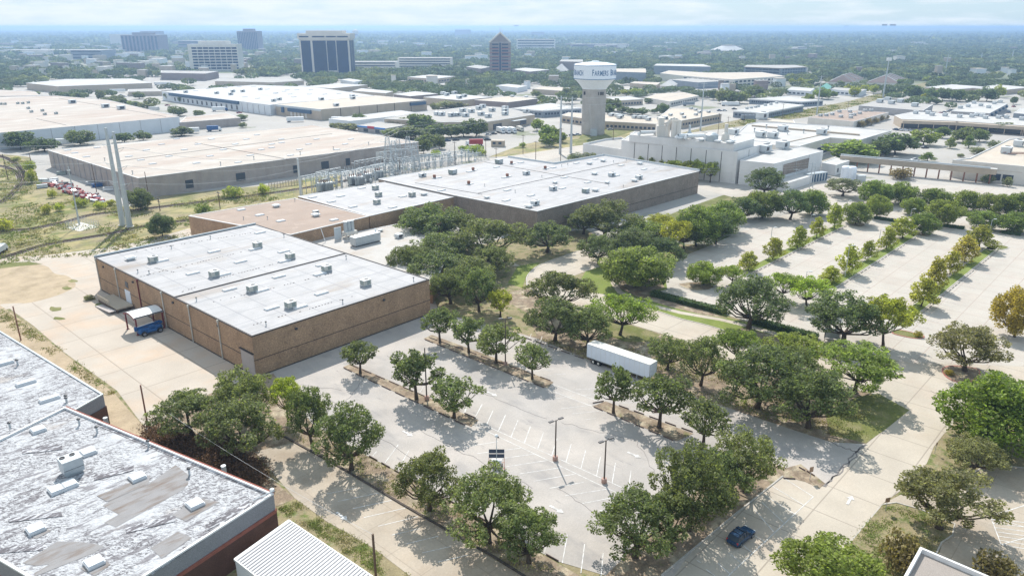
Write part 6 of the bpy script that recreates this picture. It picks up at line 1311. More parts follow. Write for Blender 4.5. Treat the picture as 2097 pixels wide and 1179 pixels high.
for i, (kind, tint, bx, by, top, w_, where, cat) in enumerate(TL):
    g = G(bx, by); h = max(1.2, zat(bx, by, top)); rad = w_ / 2 * mpp(Vector((g.x, g.y, h * .6))); h = max(.9, h * .97)
    kk = kind; c = cnt.get(kk, 0); cnt[kk] = c + 1; n_ = len(KD[kk]); v = c % n_
    key = (kk, v); cfg = dict(KD[kk][v])
    if key not in TREES:
        cfg['seed'] = sum(map(ord, kk)) * 7 + v * 13; TREES[key] = build_proto('%s%d' % key, **cfg); o = TREES[key]; fresh = True
    else: o = copy_tree(TREES[key], (0, 0, 0)); fresh = False
    o.location = (g.x, g.y, .05); o.rotation_euler = (0, 0, random.uniform(0, 6.28)); q_ = random.uniform(.90, 1.12); rad *= 1.14 if kind == 'young' else 1.06; o.scale = (rad / cfg['Rr'] * q_, rad / cfg['Rr'] / q_, h / cfg['Ht'])
    o.name = 'bush' if kind == 'bush' else 'tree'; lab, gr = meta[i]; o['label'] = lab; o['category'] = 'bush' if kind == 'bush' else 'tree'
    if gr: o['group'] = gr
    elif 'group' in o: del o['group']
    tc_ = TINT[tint]; f = random.uniform(.86, 1.16)
    for ch in o.children:
        if ch.name.startswith('crown'): ch.color = (tc_[0] * f * random.uniform(.93, 1.08), tc_[1] * f, tc_[2] * f, 1)
# hedges
def hedge(lab, a, b_, wd, ht):
    A, B = G(*a), G(*b_); d = B - A; r = root('hedge', tuple((A + B) / 2), lab, 'hedge', rz=math.atan2(d.y, d.x)); L = d.length; rng = np.random.default_rng(int(a[0]))
    n = int(L * (wd + 2 * ht) * 26); p = np.empty((n, 3)); f = rng.random(n); p[:, 0] = rng.uniform(-L/2, L/2, n); p[:, 1] = rng.uniform(-wd/2, wd/2, n); p[:, 2] = rng.uniform(.1, ht, n)
    s = rng.random(n); p[s < .4, 2] = ht + rng.normal(0, .06, (s < .4).sum()); m_ = (s > .4) & (s < .7); p[m_, 1] = -wd/2; m_ = s > .7; p[m_, 1] = wd/2
    me = leaf_mesh('foliage', p, .17, rng); me.materials.append(MATS['leaf']); o = bpy.data.objects.new('foliage', me); COL.objects.link(o); o.parent = r; o.color = (.085, .13, .04, 1)
    b = MB(); b.box((0, 0, ht * .45), (L - .3, wd - .3, ht * .9)); b.build('inner_wood', MATS['hedge_green'], r, world=False)
hedge('long clipped dark hedge along the footpath', (1334, 605), (1487, 644), 2.0, 1.3)
hedge('second clipped dark hedge under the big oaks', (1538, 660), (1674, 696), 2.0, 1.3)
for k, (a, b_) in enumerate((((1700, 441), (1722, 446)), ((1790, 448), (1835, 455)), ((1930, 464), (1975, 470)), ((2050, 478), (2090, 483)), ((1860, 427), (1885, 430)), ((1960, 440), (1990, 444)))): hedge('short dark hedge, %s from the left between the rows of far car park trees' % ordinal([0, 1, 3, 5, 2, 4][k]), a, b_, 1.4, 1.0)
# dry brush on the bank under the front-left oaks
rng = np.random.default_rng(3); cs = []
for _ in range(420):
    t = rng.random(); x = 312 + 215 * t + rng.normal(0, 13); y = 888 + 95 * t + rng.normal(0, 14); g = G(x, y); m_ = 60
    cs.append(np.array([g.x, g.y, .35]) + rng.normal(size=(m_, 3)) * np.array([.8, .8, .35]))
p = np.concatenate(cs); p[:, 2] = np.abs(p[:, 2]); me = leaf_mesh('dry_brush', p, .16, rng); me.materials.append(MATS['dry_brush']); o = bpy.data.objects.new('undergrowth', me); COL.objects.link(o); tag(o, 'brown dry brush heaped under the front left oaks', 'undergrowth', kind='stuff')

# weeds and tufts
def weeds(name, lab, px_, n, hh, wd, seed, leaf=.14, m='weeds', sc=.06, thr=.0, per=9):
    rng = np.random.default_rng(seed); P = [G(x, y) for x, y in px_]; xs = [p.x for p in P]; ys = [p.y for p in P]; pts = []; cnt = 0; tries = 0
    poly = [(p.x, p.y) for p in P]
    while cnt < n and tries < n * 30:
        tries += 1; x, y = rng.uniform(min(xs), max(xs)), rng.uniform(min(ys), max(ys)); ins = False
        for i in range(len(poly)):
            x0, y0 = poly[i]; x1, y1 = poly[i-1]
            if (y0 > y) != (y1 > y) and x < (x1-x0) * (y-y0) / (y1-y0) + x0: ins = not ins
        if not ins or mnoise.noise((x * sc, y * sc, seed)) < thr + rng.uniform(-.15, .15): continue
        k = rng.uniform(.5, 1.4); q = rng.normal(size=(per, 3)) * np.array([wd * k * .5, wd * k * .5, hh * k * .4]); q[:, 2] = np.abs(q[:, 2]) + .08; pts.append(q + np.array([x, y, 0])); cnt += 1
    me = leaf_mesh(name, np.concatenate(pts), leaf, rng, up=.1); me.materials.append(MATS[m]); o = bpy.data.objects.new(name, me); COL.objects.link(o); tag(o, lab, 'weeds', kind='stuff')
weeds('weeds', 'rough weeds and tufts over the railway field', [(-60, 480), (10, 330), (60, 330), (85, 375), (200, 410), (280, 430), (560, 385), (640, 400), (500, 460), (220, 520), (-40, 545)], 2600, .5, 1.3, 5, .26)
weeds('weeds', 'sparse weeds on the dirt strip left of the yard', [(0, 630), (60, 670), (135, 722), (235, 806), (225, 812), (150, 760), (70, 700), (0, 660)], 420, .25, .6, 6, .12, thr=-.1, sc=.2)
weeds('weeds', 'tufts of grass between the shed and the low drive', [(565, 1015), (604, 1022), (670, 1070), (765, 1124), (840, 1179), (780, 1179), (600, 1062), (568, 1040)], 500, .12, .5, 7, .09, thr=-.05, sc=.3)
weeds('weeds', 'leaf litter and tufts under the oaks right of the trailer', [(1100, 695), (1300, 700), (1480, 745), (1600, 785), (1760, 812), (1780, 890), (1700, 900), (1600, 868), (1500, 834), (1350, 788), (1200, 732)], 1500, .12, .9, 8, .12, thr=-.05, sc=.2)
weeds('weeds', 'tufts along the planter kerb by the low drive', [(575, 880), (650, 880), (750, 935), (810, 968), (900, 1014), (1100, 1131), (1140, 1170), (1069, 1172), (926, 1088), (822, 1028), (700, 955)], 500, .12, .6, 9, .1, thr=-.1, sc=.3)
weeds('weeds', 'dry tufts on the lawn beside the road', [(1740, 1112), (1808, 1036), (1880, 1046), (1950, 1075), (1925, 1108), (1860, 1179), (1700, 1179)], 700, .12, .6, 10, .09, thr=-.05, sc=.3)
weeds('weeds', 'tufts in the grass corridor', [(1480, 262), (1600, 247), (1655, 239), (1770, 212), (1860, 186), (1845, 182), (1740, 208), (1640, 227), (1520, 243)], 500, .5, 3.0, 11, .6, thr=-.05, sc=.05)
# ---------------- vehicles and street furniture ----------------
def rotm(a): return Matrix.Rotation(a, 3, 'Z')
def hull(sections, mb):                    # list of (x, [(y,z)...]) rings -> skin
    i0 = len(mb.v); n = len(sections[0][1])
    for x, ring in sections:
        for y, z in ring: mb.v.append((x, y, z))
    for k in range(len(sections) - 1):
        for j in range(n):
            a = i0 + k*n + j; b = i0 + k*n + (j+1) % n; mb.f.append((a, b, b + n, a + n)); mb.m.append(mb.cm)
    mb.f.append(tuple(i0 + j for j in range(n))[::-1]); mb.m.append(mb.cm); mb.f.append(tuple(i0 + (len(sections)-1)*n + j for j in range(n))); mb.m.append(mb.cm)
def ring(w_, z0, z1, c=.12): return [(-w_, z0 + c), (-w_, z1 - c), (-w_ + c, z1), (w_ - c, z1), (w_, z1 - c), (w_, z0 + c), (w_ - c, z0), (-w_ + c, z0)]
def make_car(name, lab, loc, rz, paint, L=4.6, W=1.85, Hh=1.7, suv=True, detail=True):
    r = root(name, loc, lab, 'car', rz=rz); h = L / 2; b = MB(); w_ = W / 2; bz = Hh * .58
    hull([(-h, ring(w_*.86, .42, bz*.9)), (-h + .12, ring(w_*.96, .28, bz)), (-h + .8, ring(w_, .24, bz+.02)), (h*.35, ring(w_, .24, bz)), (h*.72, ring(w_*.98, .24, bz*.90)), (h - .15, ring(w_*.93, .28, bz*.76)), (h, ring(w_*.78, .36, bz*.62))], b)
    b.build('body', MATS[paint], r, world=False)
    top = Hh; b = MB()
    xs = (-h + .10, -h + .38, h*.05, h*.42) if suv else (-h + .75, -h + 1.45, h*.0, h*.42)
    def cab(x, zt, k): return (x, [(-w_*.93, bz - .03), (-w_*k, zt), (w_*k, zt), (w_*.93, bz - .03)])
    hull([cab(xs[0], bz + .02, .92), cab(xs[1], top - .06, .78), cab(xs[2], top - .05, .76), cab(xs[3], bz + .02, .9)], b)
    b.build('windows', MATS['glass'], r, world=False)
    b = MB(); x0, x1 = xs[1] + .02, xs[2] + .05; b.prism([(x0, -w_*.77), (x1, -w_*.75), (x1, w_*.75), (x0, w_*.77)], top - .10, top); rf = b.build('roof', MATS[paint], r, world=False)
    if detail:
        b = MB()
        for s in (-1, 1): b.box(((x0+x1)/2, s*w_*.68, top + .05), (x1 - x0 - .1, .05, .06))
        for q in (.3, .75): b.box((x0 + (x1-x0)*q, 0, top + .05), (.07, w_*1.36, .05))
        b.build('roof_rack', MATS['black_paint'], r, world=False)
        for s in (-1, 1):
            b = MB(); b.box((-h + .10, s*w_*.84, bz*.86), (.16, .18, .32)); b.build('tail_light', MATS['red_lamp'], r, world=False)
            b = MB(); b.box((h - .12, s*w_*.70, bz*.66), (.2, .32, .16)); b.build('headlight', MATS['white_metal'], r, world=False)
            b = MB(); b.box((h*.32, s*(w_ + .1), bz + .05), (.18, .2, .14)); b.build('mirror', MATS[paint], r, world=False)
            for q in (-.28, -.02): 
                b = MB(); b.box((h*q, s*(w_*.90), (bz+top)/2 - .03), (.06, .08, top - bz - .1)); b.build('door_pillar', MATS[paint], r, world=False)
        b = MB(); b.box((-h + .02, 0, bz*.62), (.04, .5, .13)); b.build('number_plate', MATS['plate'], r, world=False)
    for sx in (-1, 1):
        for sy in (-1, 1):
            b = MB(); c = Vector((sx * h * .62, sy * (w_ - .1), .34)); b.tube(c - Vector((0, .11, 0)), c + Vector((0, .11, 0)), .34, n=14); wh = b.build('wheel', MATS['tyre'], r, world=False)
            if detail: b = MB(); b.tube(c + Vector((0, sy*.10, 0)), c + Vector((0, sy*.13, 0)), .2, n=10); g = b.build('rim', MATS['rim_grey'], None); g.parent = wh
    return r
A, B = G(1503, 1111), G(1538, 1083); c = (G(1497, 1108) + G(1545, 1100)) / 2
make_car('parked_car', 'dark blue estate car with roof bars parked across the slanted bays', tuple(G(1517, 1104)), math.atan2(B.y - A.y, B.x - A.x), 'navy_paint')
# telescopic boom machine
bm = root('boom_lift', tuple(A0 + d0 * 39.4 + n0 * 4.1)[:2] + (0,), 'bright blue telescopic boom machine parked beside the canopy', 'boom lift'); a_, b_ = G(291, 688), G(331, 676); bm.rotation_euler = (0, 0, math.atan2(-n0.y, -n0.x))
b = MB(); hull([(-2.6, ring(.7, .7, 1.35)), (-2.2, ring(1.0, .55, 1.75)), (-1.0, ring(1.0, .55, 1.6)), (.6, ring(.95, .55, 1.45)), (2.0, ring(1.0, .6, 1.7)), (2.5, ring(.8, .7, 1.5))], b); b.build('body', MATS['blue_paint'], bm, world=False)
b = MB(); b.tube((-.9, -1.12, .95), (1.0, -1.12, .95), .33, n=14); b.build('fuel_tank', MATS['blue_paint'], bm, world=False)
b = MB(); b.box((-.2, .35, 1.98), (5.6, .42, .42), 0, Matrix.Rotation(R(-3), 3, 'Y')); b.box((-2.9, .35, 1.7), (.5, .5, .9)); b.build('boom', MATS['blue_paint'], bm, world=False)
b = MB(); b.box((-.6, .35, 2.21), (3.8, .40, .03), 0, Matrix.Rotation(R(-3), 3, 'Y')); b.build('boom_label_strip', MATS['white_paint'], bm, world=False)
b = MB(); b.box((.3, -.55, 1.75), (1.3, .8, .5)); b.build('engine_cover', MATS['blue_paint'], bm, world=False)
b = MB(); b.box((2.6, .35, 1.9), (.6, .9, .5)); b.build('counterweight', MATS['blue_paint'], bm, world=False)
for sx in (-1.75, 1.75):
    for sy in (-1, 1):
        b = MB(); q = Vector((sx, sy * 1.15, .58)); b.tube(q - Vector((0, .22, 0)), q + Vector((0, .22, 0)), .58, n=18); wh = b.build('wheel', MATS['tyre'], bm, world=False)
        b = MB(); b.tube(q + Vector((0, sy*.2, 0)), q + Vector((0, sy*.25, 0)), .32, n=14); g = b.build('rim', MATS['rim_grey'], None); g.parent = wh
        b = MB(); b.tube(q + Vector((0, sy*.25, 0)), q + Vector((0, sy*.28, 0)), .12, n=10); g = b.build('hub', MATS['blue_paint'], None); g.parent = wh
# white box trailer
A, B = G(1203, 707, 4.1), G(1330, 748, 4.1); A = G(1202.5, 703.5, 4.1); B = G(1331, 747, 4.1); d = (B - A); Lt = d.length; d.normalize(); n_ = Vector((-d.y, d.x, 0)); c = (A + B) / 2 + n_ * 1.3
tr_ = root('box_trailer', (c.x, c.y, 0), 'long white box trailer parked along the tree strip', 'trailer', rz=math.atan2(d.y, d.x)); h = Lt / 2
b = MB(); b.box((0, 0, 2.62), (Lt, 2.6, 2.9)); b.build('box', MATS['trailer_white'], tr_, world=False)
b = MB()
for k in range(1, 13): b.box((-h + Lt * k / 13, -1.302, 2.62), (.05, .03, 2.7)); b.box((-h + Lt * k / 13, 1.302, 2.62), (.05, .03, 2.7))
b.build('side_seam', MATS['pale_metal'], tr_, world=False)
b = MB(); b.box((0, 0, 4.09), (Lt - .12, 2.5, .05)); b.build('roof', MATS['cream_wall'], tr_, world=False)
b = MB()
for s in (-1, 1): b.box((0, s * 1.3, 4.06), (Lt + .03, .07, .1)); b.box((0, s * 1.3, 1.22), (Lt + .03, .07, .14)); b.box((h, s * 1.27, 2.6), (.07, .09, 2.9)); b.box((-h, s * 1.27, 2.6), (.07, .09, 2.9))
b.box((h, 0, 4.06), (.07, 2.6, .1)); b.box((-h, 0, 4.06), (.07, 2.6, .1)); b.build('edge_rail', MATS['galv'], tr_, world=False)
b = MB(); b.box((0, 0, 1.0), (Lt - 1, 1.0, .3)); b.box((-h + 2.3, 0, .85), (3.6, 1.9, .3)); b.build('chassis', MATS['dark_metal'], tr_, world=False)
for s in (-1, 1):
    b = MB(); b.box((h - 3.1, s * .75, .55), (.16, .16, 1.1)); b.box((h - 3.1, s * .75, .04), (.4, .3, .08)); b.build('landing_leg', MATS['galv'], tr_, world=False)
for x in (-h + 1.6, -h + 2.9):
    for sy in (-1, 1):
        b = MB(); q = Vector((x, sy * 1.0, .52)); b.tube(q - Vector((0, .27, 0)), q + Vector((0, .27, 0)), .52, n=16); wh = b.build('wheel', MATS['tyre'], tr_, world=False)
        b = MB(); b.tube(q + Vector((0, sy*.24, 0)), q + Vector((0, sy*.29, 0)), .27, n=12); g = b.build('rim', MATS['cream_wall'], None); g.parent = wh
# solar camera trailer
p = G(1017, 955); st = root('solar_trailer', tuple(p), 'mobile mast trailer with four dark solar panels in the empty bays', 'mast trailer')
b = MB(); b.prism([(-.9, -.9), (.9, -.9), (.95, .9), (-.95, .9)], .45, 1.15); b.box((-.45, -.2, 1.3), (.75, .9, .35)); b.box((.5, -.2, 1.3), (.75, .9, .35)); b.build('body', MATS['white_metal'], st, world=False)
b = MB(); b.box((-.45, -.91, .95), (.7, .04, .3)); b.box((.45, -.91, .95), (.7, .04, .3)); b.build('hatch', MATS['dark_metal'], st, world=False)
for s in (-1, 1):
    b = MB(); q = Vector((s * 1.08, 0, .33)); b.tube(q - Vector((.1, 0, 0)), q + Vector((.1, 0, 0)), .33, n=14); b.build('wheel', MATS['tyre'], st, world=False)
    b = MB(); b.box((s * 1.5, .1, 1.0), (.08, .08, 1.7)); b.box((s * 1.5, -.8, .9), (.08, .08, 1.7)); b.box((s * 1.3, .1, .8), (.5, .06, .06)); b.box((s * 1.5, -.8, .04), (.3, .3, .06)); b.build('outrigger', MATS['orange_paint'], st, world=False)
b = MB(); b.tube((0, .4, 1.1), (0, .4, 4.0), .09); b.tube((0, .4, 4.0), (0, .4, 6.0), .06); b.build('mast', MATS['pale_metal'], st, world=False)
b = MB(); b.lathe((0, .4, 5.9), [(.35, 0), (.35, .2), (.15, .4), (0, .42)], 12); b.build('camera_dome', MATS['white_metal'], st, world=False); b = MB(); b.box((.35, .25, 5.85), (.35, .25, .22)); b.build('floodlight', MATS['dark_metal'], st, world=False)
for sx in (-.78, .78):
    for k, (y, z) in enumerate(((.3, 2.05), (.75, 2.75))):
        b = MB(); b.box((sx, y, z), (1.45, .06, .68), 0, Matrix.Rotation(R(-42), 3, 'X')); pn = b.build('solar_panel', MATS['solar'], st, world=False)
        f = MB(); f.box((sx, y + .02, z - .03), (1.5, .04, .73), 0, Matrix.Rotation(R(-42), 3, 'X')); g = f.build('frame', MATS['pale_metal'], None); g.parent = pn
st.scale = (.8, .8, .88)
# parking lot lamps
def lamp(x, y, top, lab, heads=2, pm_='lamp_pole', rr=.12, base=True, group=None, a0=.6):
    g = G(x, y); h = zat(x, y, top); r = root('street_lamp', tuple(g), lab, 'street lamp', group)
    if base: b = MB(); b.lathe((0, 0, 0), [(.42, 0), (.42, .75), (.36, .8), (0, .8)], 14); b.build('base', MATS['pink_base'], r, world=False)
    b = MB(); b.tube((0, 0, .1), (0, 0, h), rr * 1.15, rr * .8, 8); b.build('pole', MATS[pm_], r, world=False)
    for k in range(heads):
        a = a0 + math.pi * k; v = Vector((math.cos(a), math.sin(a), 0)); b = MB(); b.tube((0, 0, h - .1), tuple(v * .6 + Vector((0, 0, h + .05))), .05); q = v * .95 + Vector((0, 0, h + .05)); b.box(tuple(q), (.85, .4, .16), a); b.build('lamp_head', MATS['dark_metal' if pm_ != 'galv' else 'pale_metal'], r, world=False)
    return r
lamp(1137, 942, 860, 'twin-headed brown lamp on a pink base, nearer the solar mast'); lamp(1237, 988, 901, 'twin-headed brown lamp on a pink base, farther from the solar mast')
for k, (x, y, t, lab) in enumerate(((874, 818, 712, 'bare brown pole among the trees of the nearest-left island'), (1035, 748, 652, 'brown pole with pale arms on the middle island'))):
    lamp(x, y, t, lab, heads=2 if k else 0, a0=.2)
rl_ = sorted([(1574, 530, 466), (1640, 560, 505), (1720, 565, 503), (1806, 489, 454), (1864, 446, 427), (1962, 518, 487), (1908, 590, 536), (1648, 588, 558), (1648, 712, 612), (1480, 556, 536), (1650, 470, 438), (2025, 470, 450), (1731, 434, 410)][:0] + [(1574, 530, 466), (1730, 568, 503), (1911, 590, 537), (1970, 518, 488), (2026, 478, 449), (1864, 448, 428), (1658, 466, 440), (1733, 434, 411), (1648, 590, 556), (1800, 494, 470)])
for k, (x, y, t) in enumerate(rl_): lamp(x, y, t, 'slim pale lamp post, %s from the left in the wide car park' % ordinal(k), heads=1, pm_='galv', rr=.09, base=False, group='slim pale lamp posts in the wide car park', a0=0)
# wooden poles and steel masts
def pole(x, y, top, lab, m='wood_pole', r0=.17, r1=.11, arm=0, n=8, armz=.6, name='utility_pole', cat='utility pole', group=None, lean=0.0, aa=None):
    g = G(x, y); h = zat(x, y, top); r = root(name, tuple(g), lab, cat, group); r['h'] = h
    b = MB(); b.tube((0, 0, -.2), (lean, 0, h), r0, r1, n); b.build('pole', MATS[m], r, world=False)
    for k in range(arm):
        a = aa if aa is not None else GA + math.pi / 2; L = 1.4; z = h - armz - k * 1.1; v = Vector((math.cos(a), math.sin(a), 0)); b = MB(); b.box((0, 0, z), (2 * L, .14, .14), a)
        b.build('crossarm', MATS[m], r, world=False)
        for q in (-L + .15, -.5, .5, L - .15): b = MB(); b.lathe((v.x * q, v.y * q, z + .07), [(.06, 0), (.09, .1), (.05, .25), (0, .26)], 8); b.build('insulator', MATS['pale_metal'], r, world=False)
    return Vector((g.x, g.y, h)), r
pole(43, 697, 627, 'rust-coloured post at the yard edge on the left', 'rust_metal', .15, .13); pole(303, 872, 788, 'rust-coloured post between the yard and the front oaks', 'rust_metal', .15, .13)
t0_, _ = pole(770, 1183, 1093, 'thick brown post at the bottom edge by the shed', 'wood_pole', .17, .15)
tw = []
for k, (x, y, t, xt, lab) in enumerate(((252, 462, 262, 212, 'left one of the two tall leaning-looking steel masts in the grass'), (266, 465, 270, 228, 'right one of the two tall steel masts in the grass'))):
    g = G(x, y); h = 40.0; r = root('steel_mast', tuple(g), lab, 'transmission mast', 'twin steel masts in the grass'); h = zat(x, y, t) 
    b = MB(); b.tube((0, 0, 0), (0, 0, h), 1.0, .42, 16); b.build('shaft', MATS['galv'], r, world=False); b = MB(); b.lathe((0, 0, 0), [(1.5, -.1), (1.5, .35), (1.1, .4)], 16); b.build('foundation', MATS['kerb'], r, world=False)
    for z in (h * .45, h * .63, h * .82):
        b = MB(); b.lathe((0, 0, z), [(.95 - .55 * z / h, 0), (1.05 - .55 * z / h, .05), (1.05 - .55 * z / h, .3), (.9 - .55 * z / h, .35)], 16); b.build('collar', MATS['pale_metal'], r, world=False)
        b = MB(); b.tube((0, 0, z), (2.4 * (1 if k else -1), .6, z + .6), .12, .07); b.build('arm', MATS['pale_metal'], r, world=False); tw.append(Vector((g.x + 2.4 * (1 if k else -1), g.y + .6, z + .6)))
mp_, r = pole(163, 461, 341, 'slim grey mast inside the fenced gravel pad', 'galv', .32, .14, name='radio_mast', cat='mast')
b = MB(); b.lathe((0, 0, r['h'] - 1.5), [(.5, 0), (.5, .3), (0, .35)], 10); b.build('antenna', MATS['pale_metal'], r, world=False)
sheet('gravel_pad', [(136, 467), (165, 455), (203, 465), (162, 474)], .07, 'cream_wall')
def fence(lab, pts, h=2.0, step=2.6, m='galv', bars=3, name='fence', rr=.04):
    P = [G(x, y) for x, y in pts]; r = root(name, tuple(P[0]), lab, 'fence'); b = MB(); q = MB()
    for a, c in zip(P[:-1], P[1:]):
        n = max(1, int((c - a).length / step))
        for k in range(n + 1): p = a + (c - a) * (k / n); q.tube((p.x, p.y, 0), (p.x, p.y, h), rr * 1.3, n=5)
        for z in [h * (j + 1) / bars for j in range(bars)]: b.tube((a.x, a.y, z), (c.x, c.y, z), rr * .7, n=4)
    q.build('post', MATS[m], r, kind='stuff'); b.build('rail', MATS[m], r)
    return r
fence('square of chain-link fence round the grey mast', [(136, 467), (165, 455), (203, 465), (162, 474), (136, 467)], 2.2, 1.5)
fence('chain-link fence between the field and the substation', [(543, 388), (560, 395), (580, 402), (613, 398)], 2.4, 2)
fence('brown slatted screen fence along the substation edge', [(551, 386), (620, 377)], 2.4, 1.2, 'timber', 8, rr=.1)
fence('fence along the substation edge towards the water tower', [(842, 345), (940, 336), (1012, 326)], 2.4, 3)
poles = {}
for k, (x, y, t, arm, lab) in enumerate(((66, 344, 313, 0, 'wooden pole left of the wide gravel drive'), (17, 369, 316, 1, 'wooden pole inside the rail curve'), (198, 393, 336, 1, 'wooden pole on the gravel drive by the tan-roofed warehouse'), (275, 398, 362, 1, 'wooden pole before the warehouse corner'), (307, 418, 352, 0, 'bare wooden pole right of the conical tree'), (328, 432, 404, 2, 'wooden pole with arms in the field'), (451, 428, 392, 2, 'wooden pole with arms behind the brown roof'),
        (657, 340, 323, 2, 'wooden pole before the warehouse windows'), (784, 340, 316, 1, 'dark wooden pole at the substation'), (819, 358, 327, 1, 'dark wooden pole at the substation near the white roof'), (932, 338, 290, 1, 'wooden pole beyond the substation fence'), (995, 322, 283, 0, 'thin pole by the little guard hut'), (1016, 324, 303, 1, 'thin pole in front of the guard hut'), (1071, 316, 276, 1, 'thin pole on the verge left of the steel masts'), (1097, 328, 289, 1, 'thin pole beside the large hall corner'),
        (1148, 330, 262, 1, 'dark pole before the twin steel masts'), (1255, 303, 255, 0, 'thin pole in front of the water tower shaft'), (1470, 276, 232, 1, 'thin pole behind the tall white factory'), (1490, 262, 239, 1, 'second thin pole behind the tall white factory'), (1523, 257, 236, 1, 'third thin pole behind the white factory'), (1601, 246, 212, 1, 'thin pole in the grass corridor'), (1735, 230, 207, 1, 'thin pole at the end of the grass corridor'),
        (1627, 382, 345, 1, 'thin wooden pole beside the white service building'), (1657, 388, 333, 2, 'thicker grey pole with gear beside the factory'), (1664, 385, 340, 1, 'second grey pole with gear beside the factory'))):
    top, r = pole(x, y, t, lab, 'wood_pole' if k < 22 else 'galv', .17, .12, arm); poles[k] = top
sm = []
for k, (x, y, t, lab, r0) in enumerate(((1147, 316, 197, 'left of the two pale steel masts left of the water tower', .75), (1169, 314, 199, 'right of the two pale steel masts left of the water tower', .75), (1434, 268, 169, 'tall pale steel mast behind the white factory', .6), (1672, 236, 155, 'tall pale steel mast in the grass corridor', .6), (1935, 153, 112, 'distant steel mast before the forest', .9), (2008, 128, 108, 'faint distant steel mast in the forest', 1.2), (2072, 122, 104, 'faintest distant steel mast near the right edge', 1.2))):
    top, r = pole(x, y, t, lab, 'galv', r0, r0 * .45, 0, 12, name='steel_mast', cat='transmission mast'); sm.append(top); h = r['h']
    for z in (h - 1, h * .82, h * .64): b = MB(); b.tube((-2.2, 0, z), (2.2, 0, z + .3), .1, n=5); b.build('arm', MATS['pale_metal'], r, world=False)
top, r = pole(1808, 201, 119, 'tall tapering mobile-phone mast with a ring of white antennas', 'galv', .9, .4, 0, 12, name='phone_mast', cat='mast')
h = r['h']; b = MB(); b.lathe((0, 0, h - 2), [(1.9, 0), (2.1, .2), (1.9, .4)], 12); b.build('platform', MATS['galv'], r, world=False)
for k in range(9): a = k * .698; b = MB(); b.box((2.1 * math.cos(a), 2.1 * math.sin(a), h - 1.2), (.4, .9, 3.0), a); b.build('antenna_panel', MATS['white_metal'], r, world=False)
def wire(name, lab, pts, sag=1.5, rr=.05, m='cable', group=None, n=10):
    P = []
    for a, c in zip(pts[:-1], pts[1:]):
        a, c = Vector(a), Vector(c)
        for k in range(n): t = k / n; p = a.lerp(c, t); p.z -= sag * 4 * t * (1 - t); P.append(p)
    P.append(Vector(pts[-1])); b = MB(); b.path(P, rr, 4); o = b.build(name, MATS[m]); tag(o, lab, 'power line', group)
sg = G(618, 420); stop_ = Vector((G(618, 418).x, G(618, 418).y, zat(618, 418, 325)))
for k in range(3):
    a = tw[k]; c = tw[k + 3]; off = Vector((-260, -20, 4 - 2 * k))
    wire('power_line', 'pale wire from the twin masts to the substation, %s from the top' % ORD[2 - k], [a + Vector((-170, 22, 0)), a, c, stop_ + Vector((0, 0, -4 + 2.2 * k))], 2.4, .06, 'white_cable', 'pale wires from the twin masts')
for k in range(2):
    wire('power_line', 'pale wire over the wide tan warehouse roof, %s one' % ('upper' if k else 'lower'), [stop_ + Vector((0, 0, -.5 - k)), Vector((G(820, 330).x, G(820, 330).y, 17 - 2 * k)), sm[0] + Vector((0, 0, -4 * k - 1)), sm[2] + Vector((0, 0, -2 - 3*k)), sm[3] + Vector((0, 0, -2 - 3*k))], 2.2, .06, 'white_cable')
for k in range(3): wire('power_line', 'dark wire along the field poles, %s one' % ORD[k], [poles[1] + Vector((0, 0, -.5 * k)), poles[2] + Vector((0, 0, -.5 * k)), poles[3] + Vector((0, 0, -.5 * k)), poles[5] + Vector((0, 0, -.6 * k)), poles[6] + Vector((0, 0, -.6 * k)), poles[7] + Vector((0, 0, -.6 * k)), poles[8] + Vector((0, 0, -.6 * k)), poles[10] + Vector((0, 0, -.6 * k))], 1.0, .035, 'cable')
wire('power_line', 'wire from the front oaks over the peeling roof corner to the thick post', [G(345, 845, 7), t0_], .8, .016, 'white_cable', n=14)
for k in range(3): wire('power_line', 'wire crossing before the white factory, %s one' % ORD[k], [poles[23] + Vector((0, 0, -1.1 * k)), Vector((G(1350, 395).x, G(1350, 395).y, 10.5 - k)), poles[14] + Vector((0, 0, -.7 * k))], 1.2, .035, 'white_cable')
# ---- substation ----
def gantry(lab, x0, y0, x1, y1, ht, bays=3, dep=0, name='substation_gantry', post=.22):
    A, B = G(x0, y0), G(x1, y1); r = root(name, tuple(A), lab, 'gantry'); d = (B - A); n_ = Vector((-d.y, d.x, 0)).normalized()
    for k in range(bays + 1): p = A + d * (k / bays); b = MB(); b.box((p.x, p.y, ht / 2), (post, post, ht), math.atan2(d.y, d.x)); b.build('post', MATS['galv'], r)
    c = (A + B) / 2; b = MB(); b.box((c.x, c.y, ht), (d.length + .4, .28, .28), math.atan2(d.y, d.x)); b.build('beam', MATS['galv'], r)
    b = MB()
    for k in range(bays * 2 + 1): p = A + d * (k / bays / 2); b.tube((p.x - n_.x * 2.4, p.y - n_.y * 2.4, ht - .9), (p.x + n_.x * 2.4, p.y + n_.y * 2.4, ht - .9), .09, n=5); b.lathe((p.x, p.y, ht - .95), [(.14, 0), (.14, .8)], 6)
    b.build('busbar', MATS['galv'], r); return r
sub = [(620, 402, 676, 390, 8, 3), (650, 398, 700, 386, 9, 2), (628, 394, 690, 380, 6, 4), (660, 390, 715, 378, 6, 4), (700, 388, 745, 377, 7, 3), (735, 372, 790, 362, 6, 4), (760, 366, 810, 356, 6, 4), (728, 362, 790, 350, 7, 3), (790, 360, 850, 348, 6, 4), (815, 350, 880, 340, 6, 4), (850, 345, 920, 335, 5, 5), (780, 346, 850, 336, 8, 3), (870, 338, 960, 327, 5, 6), (905, 340, 985, 328, 4, 6), (860, 352, 930, 342, 4, 5)]
